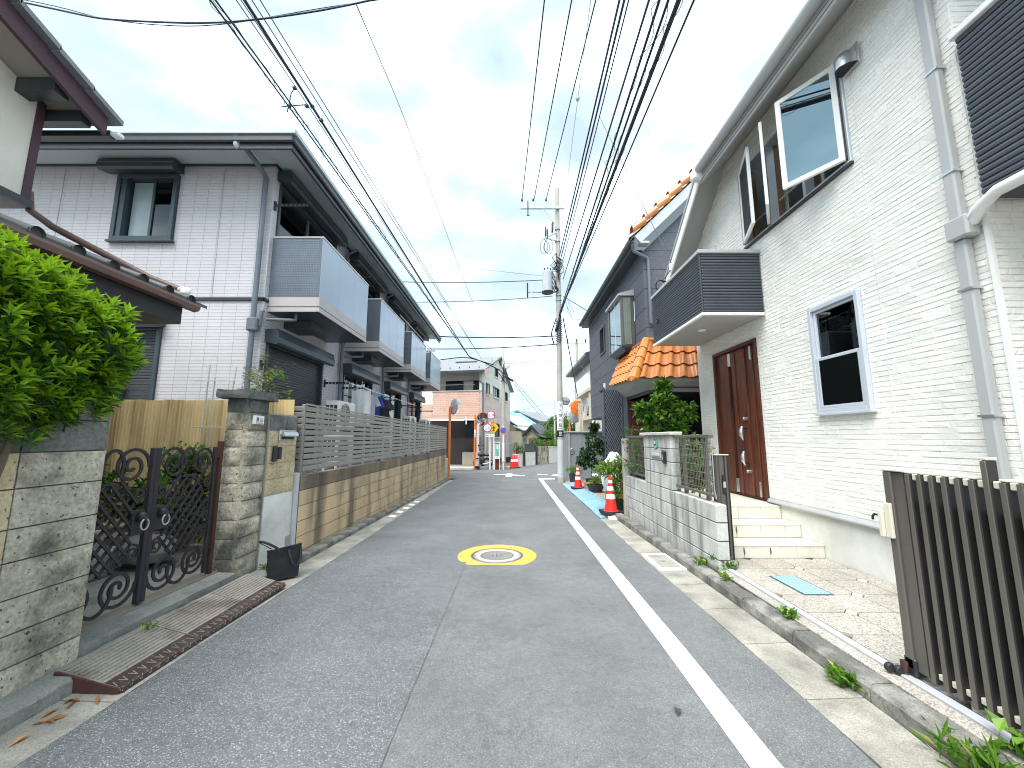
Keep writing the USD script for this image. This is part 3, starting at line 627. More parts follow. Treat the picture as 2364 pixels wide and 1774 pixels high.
# ------------------------------------------------------------------ left side: stone wall, iron gate, pillar
FL = FX(-2.68, 1)
sw = thing('stone_wall', 'weathered grey stone block wall below the green bush at the left edge', 'wall', (-2.75, 1.5, 0))
part(sw, 'core', MB().box(-0.5, 2.64, -0.16, -0.012, -0.1, 1.72, FL), 'mortar_dark')
zs = [0.0, 0.239, 0.41, 0.597, 0.79, 0.965, 1.177, 1.372, 1.56, 1.73]
def rock(fr, u0, u1, z0, z1, n0, d, b=0.018, nu=7, nz=5, seed=0, rough=0.013):
    """a split-faced block: a bumpy front with a soft edge"""
    us, zz = np.linspace(u0, u1, nu), np.linspace(z0, z1, nz)
    U, Z = np.meshgrid(us, zz, indexing='ij')
    q = fr(np.stack([U, np.zeros_like(U), Z], -1))
    k = (meshkit.fbm(q * 9.0 + 31, 3, seed) - 0.5) * 2 * rough * 1.8
    e = np.minimum(np.minimum(U - u0, u1 - U), np.minimum(Z - z0, z1 - Z)); k = n0 + d * 0.55 + (d * 0.45 + k) * np.clip(e / b, 0, 1)
    mb = MB(); P = np.stack([U, k, Z], -1); m, n = U.shape
    i, j = np.meshgrid(np.arange(m - 1), np.arange(n - 1), indexing='ij'); a = i * n + j
    V = P.reshape(-1, 3); F = np.stack([a, a + n, a + n + 1, a + 1], -1).reshape(-1, 4)
    rim = [(i, 0) for i in range(m)] + [(m - 1, j) for j in range(1, n)] + [(i, n - 1) for i in range(m - 2, -1, -1)] + [(0, j) for j in range(n - 2, 0, -1)]
    R = np.array([V[i * n + j] for i, j in rim]); B = R.copy(); B[:, 1] = n0 - 0.05; K = len(R)
    o = len(V); ri = np.array([i * n + j for i, j in rim])
    F2 = [[ri[t], ri[(t + 1) % K], o + (t + 1) % K, o + t] for t in range(K)]
    return mb.add(np.vstack([V, B]), np.vstack([F, F2]), fr)
for z0, z1 in zip(zs[:-1], zs[1:]):
    if z1 < 0.3: us = [-0.3, 0.9, 1.75, 2.643]
    else: us = [-0.3, 0.6, 1.15, 1.6, 2.182, 2.643]
    for a, b in zip(us[:-1], us[1:]):
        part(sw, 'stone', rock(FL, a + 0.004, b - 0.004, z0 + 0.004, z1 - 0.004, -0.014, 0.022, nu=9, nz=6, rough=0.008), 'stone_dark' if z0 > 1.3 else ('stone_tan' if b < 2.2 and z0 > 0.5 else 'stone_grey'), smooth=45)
for z0, z1 in zip(zs[:-1], zs[1:]):   # the end of the wall beside the gate
    part(sw, 'end_stone', MB().box(-2.845, -2.69, 2.60, 2.646, z0 + 0.004, z1 - 0.004, b=0.008), 'stone_grey')
es = thing('entry_step', 'mossy concrete threshold step under the iron gate', 'step', (-2.9, 3.35, 0))
P0 = [(-3.35, 2.65, 0.20), (-2.70, 2.65, 0.145), (-2.69, 4.06, 0.145), (-3.35, 4.06, 0.20)]
part(es, 'slab', MB().hexa([[x, y, -0.02] for x, y, z in P0], [[x, y, z] for x, y, z in P0]), 'concrete_dark')
# garden floor and steps behind the gate
gs = thing('garden_steps', 'grey garden steps rising behind the iron gate', 'steps', (-4, 3.5, 0))
part(gs, 'path', MB().box(-3.9, -3.352, 2.4, 4.98, -0.1, 0.19), 'concrete_dark')
for k in range(4):
    part(gs, 'tread', MB().box(-3.9 - 0.38 * (k + 1) + 0.02, -3.9 - 0.38 * k + 0.03, 2.4, 4.3, 0.15 + 0.16 * k, 0.34 + 0.16 * k, b=0.012), 'concrete_plain')
    part(gs, 'riser', MB().box(-3.9 - 0.38 * k - 0.3, -3.9 - 0.38 * k, 2.42, 4.28, 0.0, 0.15 + 0.16 * k), 'concrete_dark')
struct('garden_soil', MB().box(-9, -2.86, 2.2, 5.0, -0.1, 0.17).box(-9, -3.9, 4.3, 5.0, 0.1, 0.42), 'soil')
# wrought iron double gate
def spiral(cy, cz, R, turns, a0, sgn, r1=0.018, n=40):
    t = np.linspace(0, 1, n); a = a0 + sgn * turns * 2 * math.pi * t; r = R + (r1 - R) * t
    return np.stack([cy + r * np.cos(a), np.zeros(n), cz + r * np.sin(a)], -1)
FG = FX(-2.9, 1)
GW = dict(n=4, sq=(1.5, 0.8))
def iron(mb, P, r=0.0108): mb.tube(np.asarray(P), r, fr=FG, **GW)
gt = thing('iron_gate', 'black wrought iron double gate with scrolls and lion head rings between stone wall and pillar', 'gate', (-2.9, 3.26, 0.17))
for li, (ym, yo) in enumerate(((3.240, 2.60), (3.278, 3.905))):
    s = 1 if yo > ym else -1; W = abs(yo - ym); lab = 'left leaf of the gate' if s < 0 else 'right leaf of the gate'
    leaf = part(gt, 'gate_leaf', MB().box(ym - 0.018, ym + 0.018, -0.02, 0.02, 0.185, 1.372, FG, b=0.004), 'iron', label=lab)
    part(leaf, 'hinge_stile', MB().box(yo - 0.013, yo + 0.013, -0.016, 0.016, 0.20, 1.365, FG, b=0.003), 'iron')
    u = lambda f: ym + s * W * f
    sc = MB()
    iron(sc, spiral(u(0.27), 1.235, 0.145, 1.9, math.pi / 2 + s * math.pi * 0.5, -s))
    iron(sc, spiral(u(0.77), 1.235, 0.130, 1.9, math.pi / 2 - s * math.pi * 0.5, s))
    iron(sc, [[u(0.5) + 0.075 * math.cos(a), 0.004, 1.25 + 0.11 * math.sin(a)] for a in np.linspace(-0.6, math.pi + 0.6, 20)])
    part(leaf, 'top_scrolls', sc, 'iron', smooth=40)
    sb = MB()
    iron(sb, spiral(u(0.27), 0.36, 0.145, 2.1, -math.pi / 2 - s * math.pi * 0.5, s))
    iron(sb, spiral(u(0.76), 0.37, 0.135, 2.1, -math.pi / 2 + s * math.pi * 0.5, -s))
    iron(sb, [[u(0.51) + 0.11 * math.cos(a), 0.004, 0.36 + 0.14 * math.sin(a)] for a in np.linspace(-math.pi - 0.2, 0.2, 20)])
    part(leaf, 'bottom_scrolls', sb, 'iron', smooth=40)
    for f, z, R, d in ((0.12, 1.02, 0.058, 1), (0.90, 1.04, 0.05, -1), (0.13, 0.58, 0.06, 1), (0.90, 0.60, 0.05, -1), (0.10, 0.86, 0.045, 1), (0.92, 0.84, 0.055, -1), (0.92, 0.74, 0.05, -1)):
        k = MB(); iron(k, spiral(u(f), z, R, 1.5, math.pi / 2, d * s, n=26), 0.009); part(leaf, 'side_scroll', k, 'iron', smooth=40)
    for k in range(-6, 13):
        for d in (1, -1):
            pts = []
            for z in np.linspace(0.47, 1.13, 30):
                w = 0.36 - 0.16 * math.exp(-((z - 0.80) / 0.22) ** 2) if False else 0.36
                f = 0.5 + d * ((z - 0.80) / 0.62) * 0.8 + (k - 3) * 0.135
                wl = 0.40 * (0.72 + 0.28 * math.cos((z - 0.80) * 6.5))
                if abs(f - 0.5) < wl: pts.append([u(f), 0.006 * d, z])
            if len(pts) > 4:
                b = MB(); iron(b, np.array(pts)[[0, -1]], 0.0095); part(leaf, 'lattice_bar', b, 'iron')
    for z, f0, f1 in ((1.115, 0.42, 0.60), (0.475, 0.40, 0.60)):
        part(leaf, 'collar', MB().box(u(f0), u(f1), -0.012, 0.012, z - 0.006, z + 0.006, FG), 'iron')
    yk = ym + s * 0.075
    part(leaf, 'lock_plate', MB().box(yk - 0.05, yk + 0.05, -0.012, 0.012, 0.71, 0.90, FG, b=0.004), 'iron')
    sph = trimesh.creation.icosphere(2, 0.034); V = sph.vertices * [0.9, 1, 1.1]; V = V * (1 + 0.18 * meshkit.noise(V * 70, li))[:, None]
    lion = part(leaf, 'lion_head', MB().add(V + [yk, 0.03, 0.845], sph.faces, FG).add(sph.vertices * 0.4 + [yk, 0.06, 0.832], sph.faces, FG), 'iron', smooth=True)
    part(lion, 'ring', MB().tube([[yk + 0.033 * math.cos(a), 0.062, 0.79 + 0.04 * math.sin(a)] for a in np.linspace(0, 2 * math.pi, 20)], 0.0065, 6, fr=FG), 'galv', smooth=True)
part(gt, 'hinge_post', MB().box(3.955, 3.99, -0.02, 0.02, 0.13, 1.42, FG), 'rust')
for z in (1.27, 0.42): part(gt, 'hinge', MB().box(3.90, 3.96, -0.012, 0.012, z - 0.012, z + 0.012, FG), 'iron')
# pillar
gp = thing('gate_pillar', 'rough stone gate pillar with dark cap and white patch beside the iron gate', 'pillar', (-2.8, 4.5, 0))
zj = [0.04, 0.27, 0.46, 0.64, 0.82, 0.995, 1.17, 1.36, 1.535, 1.715, 1.86]
FPn, FPs = FY(4.062), FX(-2.735, 1)
part(gp, 'core', MB().box(-2.93, -2.745, 4.075, 4.415, -0.05, 1.85).box(-2.86, -2.70, 4.41, 4.975, -0.05, 1.73), 'mortar')
for k, (z0, z1) in enumerate(zip(zj[:-1], zj[1:])):
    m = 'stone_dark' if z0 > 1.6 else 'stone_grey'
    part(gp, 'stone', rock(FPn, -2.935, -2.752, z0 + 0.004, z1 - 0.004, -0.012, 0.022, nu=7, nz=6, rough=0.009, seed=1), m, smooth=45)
    part(gp, 'corner_joint', MB().hexa([[-2.752, 4.056, z0], [-2.727, 4.081, z0], [-2.74, 4.095, z0], [-2.765, 4.067, z0]], [[-2.752, 4.056, z1], [-2.727, 4.081, z1], [-2.74, 4.095, z1], [-2.765, 4.067, z1]]), m)
    if k % 2: ub = [4.082, 4.405]
    else: ub = [4.082, 4.405]
    for a, b in zip(ub[:-1], ub[1:]): part(gp, 'stone', rock(FPs, a, b, z0 + 0.004, z1 - 0.004, -0.012, 0.05, nu=8, nz=6, rough=0.011, seed=2), m, smooth=45)
for k, (z0, z1) in enumerate(zip(zj[4:-2], zj[5:-1])):
    sp = [4.412, 4.60, 4.86, 4.972] if k % 2 else [4.412, 4.74, 4.972]
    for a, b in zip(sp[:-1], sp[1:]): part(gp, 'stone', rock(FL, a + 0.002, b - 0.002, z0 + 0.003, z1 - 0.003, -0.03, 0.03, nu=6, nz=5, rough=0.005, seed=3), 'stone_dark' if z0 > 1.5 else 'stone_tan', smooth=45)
part(gp, 'plaster_patch', rock(FL, 4.412, 4.975, 0.0, 0.815, -0.03, 0.034, nu=12, nz=14, rough=0.003), 'plaster_white', smooth=45)
part(gp, 'patch_hole', MB().box(4.85, 4.955, -0.01, 0.0065, 0.09, 0.30, FL), 'mortar')
cap = trimesh.creation.box((0.34, 0.52, 0.085)).subdivide().subdivide().subdivide()
V = np.array(cap.vertices); V += (meshkit.fbm(V * 14 + 5, 3)[:, None] - 0.5) * 0.03
part(gp, 'cap_stone', MB().add(V + [-2.845, 4.245, 1.90], cap.faces), 'stone_dark', smooth=50)
part(gp, 'end_post', MB().box(-2.72, -2.655, 4.982, 5.045, -0.1, 1.02, b=0.004), 'pole_wrap')
np_ = thing('nameplate', 'small white nameplate with two black characters on the stone pillar', 'nameplate', (-2.69, 4.19, 1.64))
FN = FX(-2.672, 1)
part(np_, 'plate', MB().box(4.115, 4.265, -0.03, 0.0, 1.595, 1.685, FN, b=0.003), 'sign_white')
ink = MB(); FNr = FX(-2.672, 1)
glyph(ink, '原', 4.135, 1.622, 0.045, FNr, 0.0005); glyph(ink, '山', 4.20, 1.622, 0.042, FNr, 0.0005)
for k in range(12): ink.box(4.135 + 0.0095 * k, 4.141 + 0.0095 * k, 0.0005, 0.0012, 1.605, 1.611, FNr)
part(np_, 'lettering', ink, 'ink')
lb = thing('letter_slot', 'silver letter slot with a hood in the stone pillar', 'letterbox', (-2.68, 4.72, 1.5))
FLs = FX(-2.675, 1)
part(lb, 'plate', MB().box(4.56, 4.90, 0, 0.012, 1.42, 1.545, FLs, b=0.003), 'silver')
hood = np.array([[0.012, 1.535], [0.045, 1.52], [0.06, 1.48], [0.055, 1.47], [0.012, 1.50]])
part(lb, 'hood', MB().hexa([FLs(np.array([4.58, n, z])) for n, z in hood], [FLs(np.array([4.88, n, z])) for n, z in hood]), 'silver')
part(lb, 'slot', MB().box(4.60, 4.86, 0.010, 0.016, 1.435, 1.468, FLs), 'ink')
ic = thing('intercom', 'small black intercom below the silver letter slot on the pillar', 'intercom', (-2.68, 4.5, 1.3))
part(ic, 'body', MB().box(4.45, 4.53, 0, 0.03, 1.19, 1.36, FLs, b=0.008), 'black_plastic')
part(ic, 'cover', MB().box(4.53, 4.585, 0, 0.04, 1.215, 1.35, FLs, b=0.006), 'black_rubber')
# bamboo coloured corrugated sheet fence
bf = thing('corrugated_fence', 'tan corrugated bamboo patterned sheet fence behind the gate garden', 'fence', (-4, 5.03, 0))
FB = FY(5.03)
for k in range(-1, 22):
    u0 = -5.5 + 0.1295 * k; mb = MB(); n = 12
    if u0 + 0.1295 > -2.70: break
    us = u0 + np.linspace(0, 0.1295, 4 * n + 1) if False else u0 + np.linspace(0, 0.1295, 25)
    c = 0.010 * np.sin((us - u0) / 0.1295 * 2 * math.pi * 3)
    zt = 1.935 + 0.006 * math.sin(k * 1.7)
    P = np.array([[[u, cc, z] for z in (0.1, zt)] for u, cc in zip(us, c)])
    m_, n_ = P.shape[:2]; g = MB(); i, j = np.meshgrid(np.arange(m_ - 1), np.arange(1), indexing='ij'); a = i * 2 + j
    g.add(P.reshape(-1, 3), np.stack([a, a + 2, a + 3, a + 1], -1).reshape(-1, 4), FB)
    part(bf, 'sheet', g, 'bamboo_sheet', smooth=60)
for z in (0.7, 1.55): part(bf, 'batten', MB().box(-5.5, -2.72, -0.05, -0.012, z, z + 0.04, FB), 'wood_inner')
# pale plant stakes over the fence
tr = thing('garden_stakes', 'thin pale plant stakes tied into a rack behind the pillar', 'plant stakes', (-3.6, 4.8, 0))
for x, z0, z1 in ((-3.78, 0.4, 2.35), (-3.70, 0.4, 2.2), (-3.45, 1.9, 2.32), (-3.15, 1.9, 2.28)):
    part(tr, 'stake', MB().tube([[x, 4.82, z0], [x + 0.03, 4.82, z1]], 0.008, 6), 'pole_wrap', smooth=True)
for z in (2.15, 1.58): part(tr, 'cross_stake', MB().tube([[-3.9, 4.80, z], [-3.0 if z > 2 else -3.3, 4.80, z]], 0.006, 6), 'pole_wrap', smooth=True)
# ramp plates over the gutter
for k, (y0, y1) in enumerate(((2.47, 3.04), (3.05, 3.62), (3.63, 4.12))):
    rp = thing('kerb_ramp', ['ribbed kerb ramp plate nearest the camera with its brown end showing', 'middle ribbed kerb ramp plate in front of the iron gate', 'ribbed kerb ramp plate that ends beside the black bag'][k], 'kerb ramp', (-2.4, (y0 + y1) / 2, 0), group='kerb ramp plates in front of the iron gate')
    prof = [(-2.62, 0.015), (-2.26, 0.008), (-2.235, 0.02), (-2.245, 0.036), (-2.60, 0.122), (-2.62, 0.122)]
    part(rp, 'plate', MB().hexa([[x, y0, z] for x, z in prof], [[x, y1, z] for x, z in prof]), 'ramp_plate')
    for i in range(9):
        x = -2.585 + 0.028 * i; z = 0.036 + (x + 2.245) / (-2.60 + 2.245) * 0.086
        part(rp, 'rib', MB().bar([x, y0 + 0.01, z + 0.002], [x, y1 - 0.01, z + 0.002], 0.010, 0.006), 'ramp_plate')
    sp = [(-2.335, 0.060), (-2.245, 0.040), (-2.232, 0.030), (-2.228, 0.006), (-2.24, 0.006)]
    part(rp, 'steel_nosing', MB().hexa([[x, y0 + 0.002, z] for x, z in sp], [[x, y1 - 0.002, z] for x, z in sp]), 'ramp_steel')
    cl = MB()
    for j in range(int((y1 - y0) / 0.03)):
        y = y0 + 0.015 + 0.03 * j
        cl.bar([-2.30, y, 0.0535], [-2.255, y + (0.016 if j % 2 else -0.016), 0.044], 0.0035, 0.004)
        cl.bar([-2.239, y, 0.037], [-2.229, y + (0.012 if j % 2 else -0.012), 0.018], 0.0035, 0.004)
    part(rp, 'tread_pattern', cl, 'ramp_plate', kind='stuff')
    if k == 0: part(rp, 'end_plate', MB().hexa([[x, y0 - 0.012, z] for x, z in prof], [[x, y0 - 0.002, z] for x, z in prof]), 'rust', label='brown open end of the ramp')
# tote bag
bg = thing('tote_bag', 'black tote bag with a raised handle standing by the white patch of the pillar', 'bag', (-2.41, 4.37, 0.0), 45)
b0, b1 = np.array([(-0.135, -0.06), (0.135, -0.06), (0.135, 0.06), (-0.135, 0.06)]), np.array([(-0.15, -0.045), (0.15, -0.05), (0.15, 0.05), (-0.15, 0.045)])
def bagring(z, t):
    p = b0 * (1 - t) + b1 * t; out = []
    for a, b in zip(p, np.roll(p, -1, 0)):
        for f in np.linspace(0, 1, 6)[:-1]: out.append([*(a + (b - a) * f), z])
    return out
bz = np.linspace(0, 0.30, 9)
P = np.array([bagring(0.005 + z, z / 0.3) for z in bz]); P = np.concatenate([P, P[:, :1]], 1)
P[..., :2] += (meshkit.fbm(P * 9 + 3, 3)[..., None] - 0.5) * 0.05 * np.clip(bz / 0.1, 0, 1)[:, None, None]
P[-1, :, 2] += 0.018 * np.sin(np.linspace(0, 2 * math.pi, P.shape[1]))
body = MB().grid(P); body.add([*P[0][:-1]], [[0, i + 1, i] for i in range(1, P.shape[1] - 2)])
body.grid(P[::-1] * np.array([0.93, 0.86, 1.0]))
part(bg, 'bag_body', body, 'bag_cloth', smooth=50, local=True)
part(bg, 'rim', MB().tube(P[-1], 0.005, 6), 'bag_strap', smooth=True, local=True)
h1 = [[-0.09 + 0.0 * t, -0.05, 0.3] for t in (0,)] + [[-0.17 - 0.03 * math.sin(a) , -0.05 - 0.02 * math.sin(a), 0.31 + 0.115 * math.sin(a) * 1.0] for a in np.linspace(0.4, 2.2, 10)] + [[-0.20, 0.0, 0.37], [-0.13, 0.045, 0.30]]
part(bg, 'raised_handle', MB().tube([[-0.05, -0.048, 0.29], [-0.10, -0.05, 0.335], [-0.16, -0.04, 0.375], [-0.21, -0.02, 0.40], [-0.235, 0.0, 0.40], [-0.22, 0.015, 0.38], [-0.17, 0.03, 0.345], [-0.11, 0.045, 0.30]], 0.009, 6, sq=(1.6, 0.5)), 'bag_strap', smooth=True, local=True)
part(bg, 'hanging_handle', MB().tube([[0.03, -0.055, 0.29], [0.04, -0.075, 0.22], [0.075, -0.085, 0.13], [0.12, -0.085, 0.12], [0.145, -0.078, 0.20], [0.15, -0.058, 0.29]], 0.008, 6, sq=(1.6, 0.5)), 'bag_strap', smooth=True, local=True)
# block wall with slat fence
bw = thing('block_wall', 'streaky tan concrete block wall under the grey slat fence', 'wall', (-2.7, 10, 0))
FW = FX(-2.65, 1)
part(bw, 'core', MB().box(5.06, 16.15, -0.125, -0.006, -0.4, 0.978, FW), 'mortar_dark')
zc_ = [-0.335, -0.145, 0.045, 0.235, 0.422, 0.608, 0.797, 0.985]
for k, (z0, z1) in enumerate(zip(zc_[:-1], zc_[1:])):
    u = 5.06 - (0.2 if k % 2 else 0)
    while u < 16.15:
        a, b = max(u, 5.06), min(u + 0.4, 16.15)
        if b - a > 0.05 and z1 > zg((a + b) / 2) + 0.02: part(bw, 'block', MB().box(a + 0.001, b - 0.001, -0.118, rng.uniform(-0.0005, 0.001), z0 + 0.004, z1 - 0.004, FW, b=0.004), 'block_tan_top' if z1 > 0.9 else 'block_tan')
        u += 0.4
sf = thing('slat_fence', 'grey aluminium slat fence on top of the tan block wall', 'fence', (-2.68, 10, 0.985))
py = [5.10, 5.47, 7.23, 9.03, 10.86, 12.7, 14.5, 16.12]
FS = FX(-2.655, 1)
for y in py: part(sf, 'post', MB().box(y - 0.02, y + 0.02, -0.055, -0.012, 0.98, 1.885, FS, b=0.004), 'fence_slat')
for a, b in zip(py[:-1], py[1:]):
    for i in range(11):
        z = 1.035 + 0.0765 * i
        part(sf, 'slat', MB().box(a + 0.002, b - 0.002, -0.012, 0.006, z, z + 0.058, FS, b=0.003), 'fence_slat')
    part(sf, 'top_rail', MB().box(a + 0.001, b - 0.001, -0.014, 0.010, 1.872, 1.892, FS, b=0.003), 'fence_slat')
FSr = FY(5.09)
for i in range(11): part(sf, 'return_slat', MB().box(-2.95, -2.68, 0, 0.014, 1.035 + 0.0765 * i, 1.093 + 0.0765 * i, FSr, b=0.003), 'fence_slat')
# ------------------------------------------------------------------ apartment house
ap = thing('apartment_house', 'pale grey tiled two storey apartment house with four metal balconies', 'house', (-6, 12, 0))
XA, YA = -4.1, 6.27
FAs, FAg = FX(XA, 1), FY(YA)
units = [6.37 + 3.03 * k for k in range(4)]
hs = []
for y in units: hs += [(y + 0.08, y + 2.25, 3.86, 5.88), (y + 0.08, y + 2.0, 0.98, 3.02)]
hg = [(-6.75, -5.76, 4.78, 5.93), (-6.28, -5.77, 1.2, 3.28)]
part(ap, 'street_wall', wall(MB(), FAs, 6.29, 17.9, -0.2, 6.16, hs, 0.15, -0.012), 'tile_joint')
part(ap, 'gable_wall', wall(MB(), FAg, -11.5, XA - 0.012, -0.2, 6.16, hg, 0.15, -0.012), 'tile_joint')
part(ap, 'back_wall', MB().box(-11.5, -11.35, 6.42, 17.9, -0.2, 6.16).box(-11.35, -4.27, 17.75, 17.9, -0.2, 6.16), 'tile_joint')
part(ap, 'inner_floors', MB().box(-11.3, -4.27, 6.45, 17.7, 3.55, 3.75).box(-11.3, -4.27, 6.45, 17.7, 0.5, 0.7).box(-6.6, -6.5, 6.5, 17.7, 0.7, 6.1).box(-8.5, -4.3, 8.0, 8.1, 0.7, 6.1), 'interior')
box_h = [(-6.95, -5.70, 5.93, 6.16), (-6.32, -5.70, 3.25, 3.46)]
g_holes = [(h[0] - 0.03, h[1] + 0.03, h[2] - 0.03, h[3] + 0.03) for h in hg]
belt = [(-99, 99, 3.70, 3.76)]
gc = rowcells(-9.5, XA, 0.5, 6.14, 0.0565, 0.225, 0.0035, g_holes + belt, bond=0.0)
tiles(ap, 'wall_tile', FAg, gc, 'tile_siding', -0.012, 0.005, keep=300, jitter=0.0004)
s_holes = [(h[0] - 0.03, h[1] + 0.03, h[2] - 0.03, h[3] + 0.03) for h in hs] + belt
sc_ = rowcells(YA - 0.0, 17.9, 0.7, 6.14, 0.0565, 0.225, 0.0035, s_holes, bond=0.0)
tiles(ap, 'street_tile', FAs, sc_, 'tile_siding', -0.012, 0.010, keep=40)
part(ap, 'belt', MB().box(-11.5, XA + 0.02, -0.01, 0.02, 3.705, 3.755, FAg).box(YA - 0.02, 17.9, -0.01, 0.019, 3.706, 3.754, FAs), 'dark_trim')
for x in (-7.75, -4.98): part(ap, 'panel_joint', MB().box(x - 0.004, x + 0.004, -0.006, 0.0015, 3.76, 6.1, FAg), 'tile_joint')
# roof: soffit, fascia, gutter, low hip
part(ap, 'soffit', MB().box(-12, -3.48, 5.64, 18.36, 6.16, 6.19), 'soffit_light')
part(ap, 'cornice', MB().box(-11.5, XA + 0.05, 0.0, 0.05, 6.125, 6.158, FAg).box(YA, 17.9, 0.0, 0.05, 6.125, 6.158, FAs), 'dark_trim')
part(ap, 'fascia', MB().box(-12, -3.44, 5.60, 5.635, 5.935, 6.16).box(-3.475, -3.44, 5.637, 18.38, 5.935, 6.159), 'dark_trim')
part(ap, 'gutter', MB().box(-12, -3.40, 5.545, 5.597, 6.02, 6.135, b=0.02).box(-3.437, -3.385, 5.56, 18.4, 6.02, 6.135, b=0.02), 'dark_trim')
rf = part(ap, 'roof', MB().hexa([[-12.1, 5.52, 6.14], [-3.36, 5.52, 6.14], [-3.36, 18.42, 6.14], [-12.1, 18.42, 6.14]], [[-12.1, 5.52, 6.205], [-3.36, 5.52, 6.205], [-3.36, 18.42, 6.205], [-12.1, 18.42, 6.205]]), 'roof_edge')
part(ap, 'roof', MB().hexa([[-12.05, 5.6, 6.206], [-3.45, 5.6, 6.206], [-3.45, 18.35, 6.206], [-12.05, 18.35, 6.206]], [[-8.2, 9.4, 6.55], [-7.3, 9.4, 6.55], [-7.3, 14.6, 6.55], [-8.2, 14.6, 6.55]]), 'roof_slate')
def shutterbox(parent, fr, u0, u1, z0, z1, d=0.26):
    pts = [(0, z0 + 0.05), (d - 0.04, z0), (d, z0 + 0.03), (d, z0 + 0.10), (d - 0.03, z1), (0, z1)]
    mb = MB(); A = [[u0, n, z] for n, z in pts]; B = [[u1, n, z] for n, z in pts]
    mb.add(A + B, [[0, 1, 2], [0, 2, 3], [0, 3, 4], [0, 4, 5], [6, 8, 7], [6, 9, 8], [6, 10, 9], [6, 11, 10]] + [[i, i + 6, (i + 1) % 6 + 6] for i in range(6)] + [[i, (i + 1) % 6 + 6, (i + 1) % 6] for i in range(6)], fr)
    b = part(parent, 'shutter_box', mb, 'navy_metal')
    part(b, 'trim_line', MB().box(u0 + 0.002, u1 - 0.002, d - 0.002, d + 0.006, z0 + 0.095, z0 + 0.108, fr), 'steel_pipe')
def frame(parent, name, fr, u0, u1, z0, z1, w, n0, n1, mat, b=0.004):
    return part(parent, name, MB().box(u0, u0 + w, n0, n1, z0, z1, fr, b=b).box(u1 - w, u1, n0, n1, z0, z1, fr, b=b).box(u0 + w, u1 - w, n0, n1, z0, z0 + w, fr, b=b).box(u0 + w, u1 - w, n0, n1, z1 - w, z1, fr, b=b), mat)
# gable window with shutter box
w0 = frame(ap, 'gable_window', FAg, -6.78, -5.735, 4.75, 5.95, 0.07, -0.15, 0.05, 'navy_metal')
part(w0, 'side_reveal', MB().box(-6.70, -6.62, -0.14, 0.03, 4.82, 5.88, FAg), 'navy_metal')
part(w0, 'sill', MB().box(-6.81, -5.70, 0.0, 0.075, 4.715, 4.748, FAg, b=0.004), 'navy_metal')
part(w0, 'stile', MB().box(-6.24, -6.20, -0.10, -0.06, 4.82, 5.88, FAg), 'navy_metal')
part(w0, 'stile', MB().box(-5.84, -5.81, -0.10, -0.06, 4.82, 5.88, FAg), 'navy_metal')
part(w0, 'pane', MB().box(-6.585, -6.24, -0.085, -0.08, 4.83, 5.87, FAg), 'frosted', label='pale frosted pane')
part(w0, 'pane', MB().box(-6.20, -5.84, -0.085, -0.08, 4.83, 5.87, FAg), 'glass_dark')
part(w0, 'curtain', MB().box(-6.21, -5.8, -0.2, -0.19, 4.8, 5.55, FAg), 'frosted')
part(w0, 'backing', MB().box(-6.75, -5.76, -0.5, -0.48, 4.7, 5.95, FAg), 'interior')
shutterbox(ap, FAg, -6.96, -5.68, 5.93, 6.12, 0.24)
# lower gable shutter
w1 = frame(ap, 'gable_shutter', FAg, -6.33, -5.72, 1.15, 3.27, 0.07, -0.15, 0.03, 'navy_metal')
for i in range(42): part(w1, 'shutter_slat', MB().box(-6.26, -5.79, -0.08, -0.05 if i % 2 else -0.052, 1.22 + 0.0475 * i, 1.264 + 0.0475 * i, FAg, b=0.006), 'shutter')
shutterbox(ap, FAg, -6.36, -5.68, 3.22, 3.42, 0.16)
part(w1, 'backing', MB().box(-6.33, -5.72, -0.2, -0.19, 1.15, 3.27, FAg), 'interior')
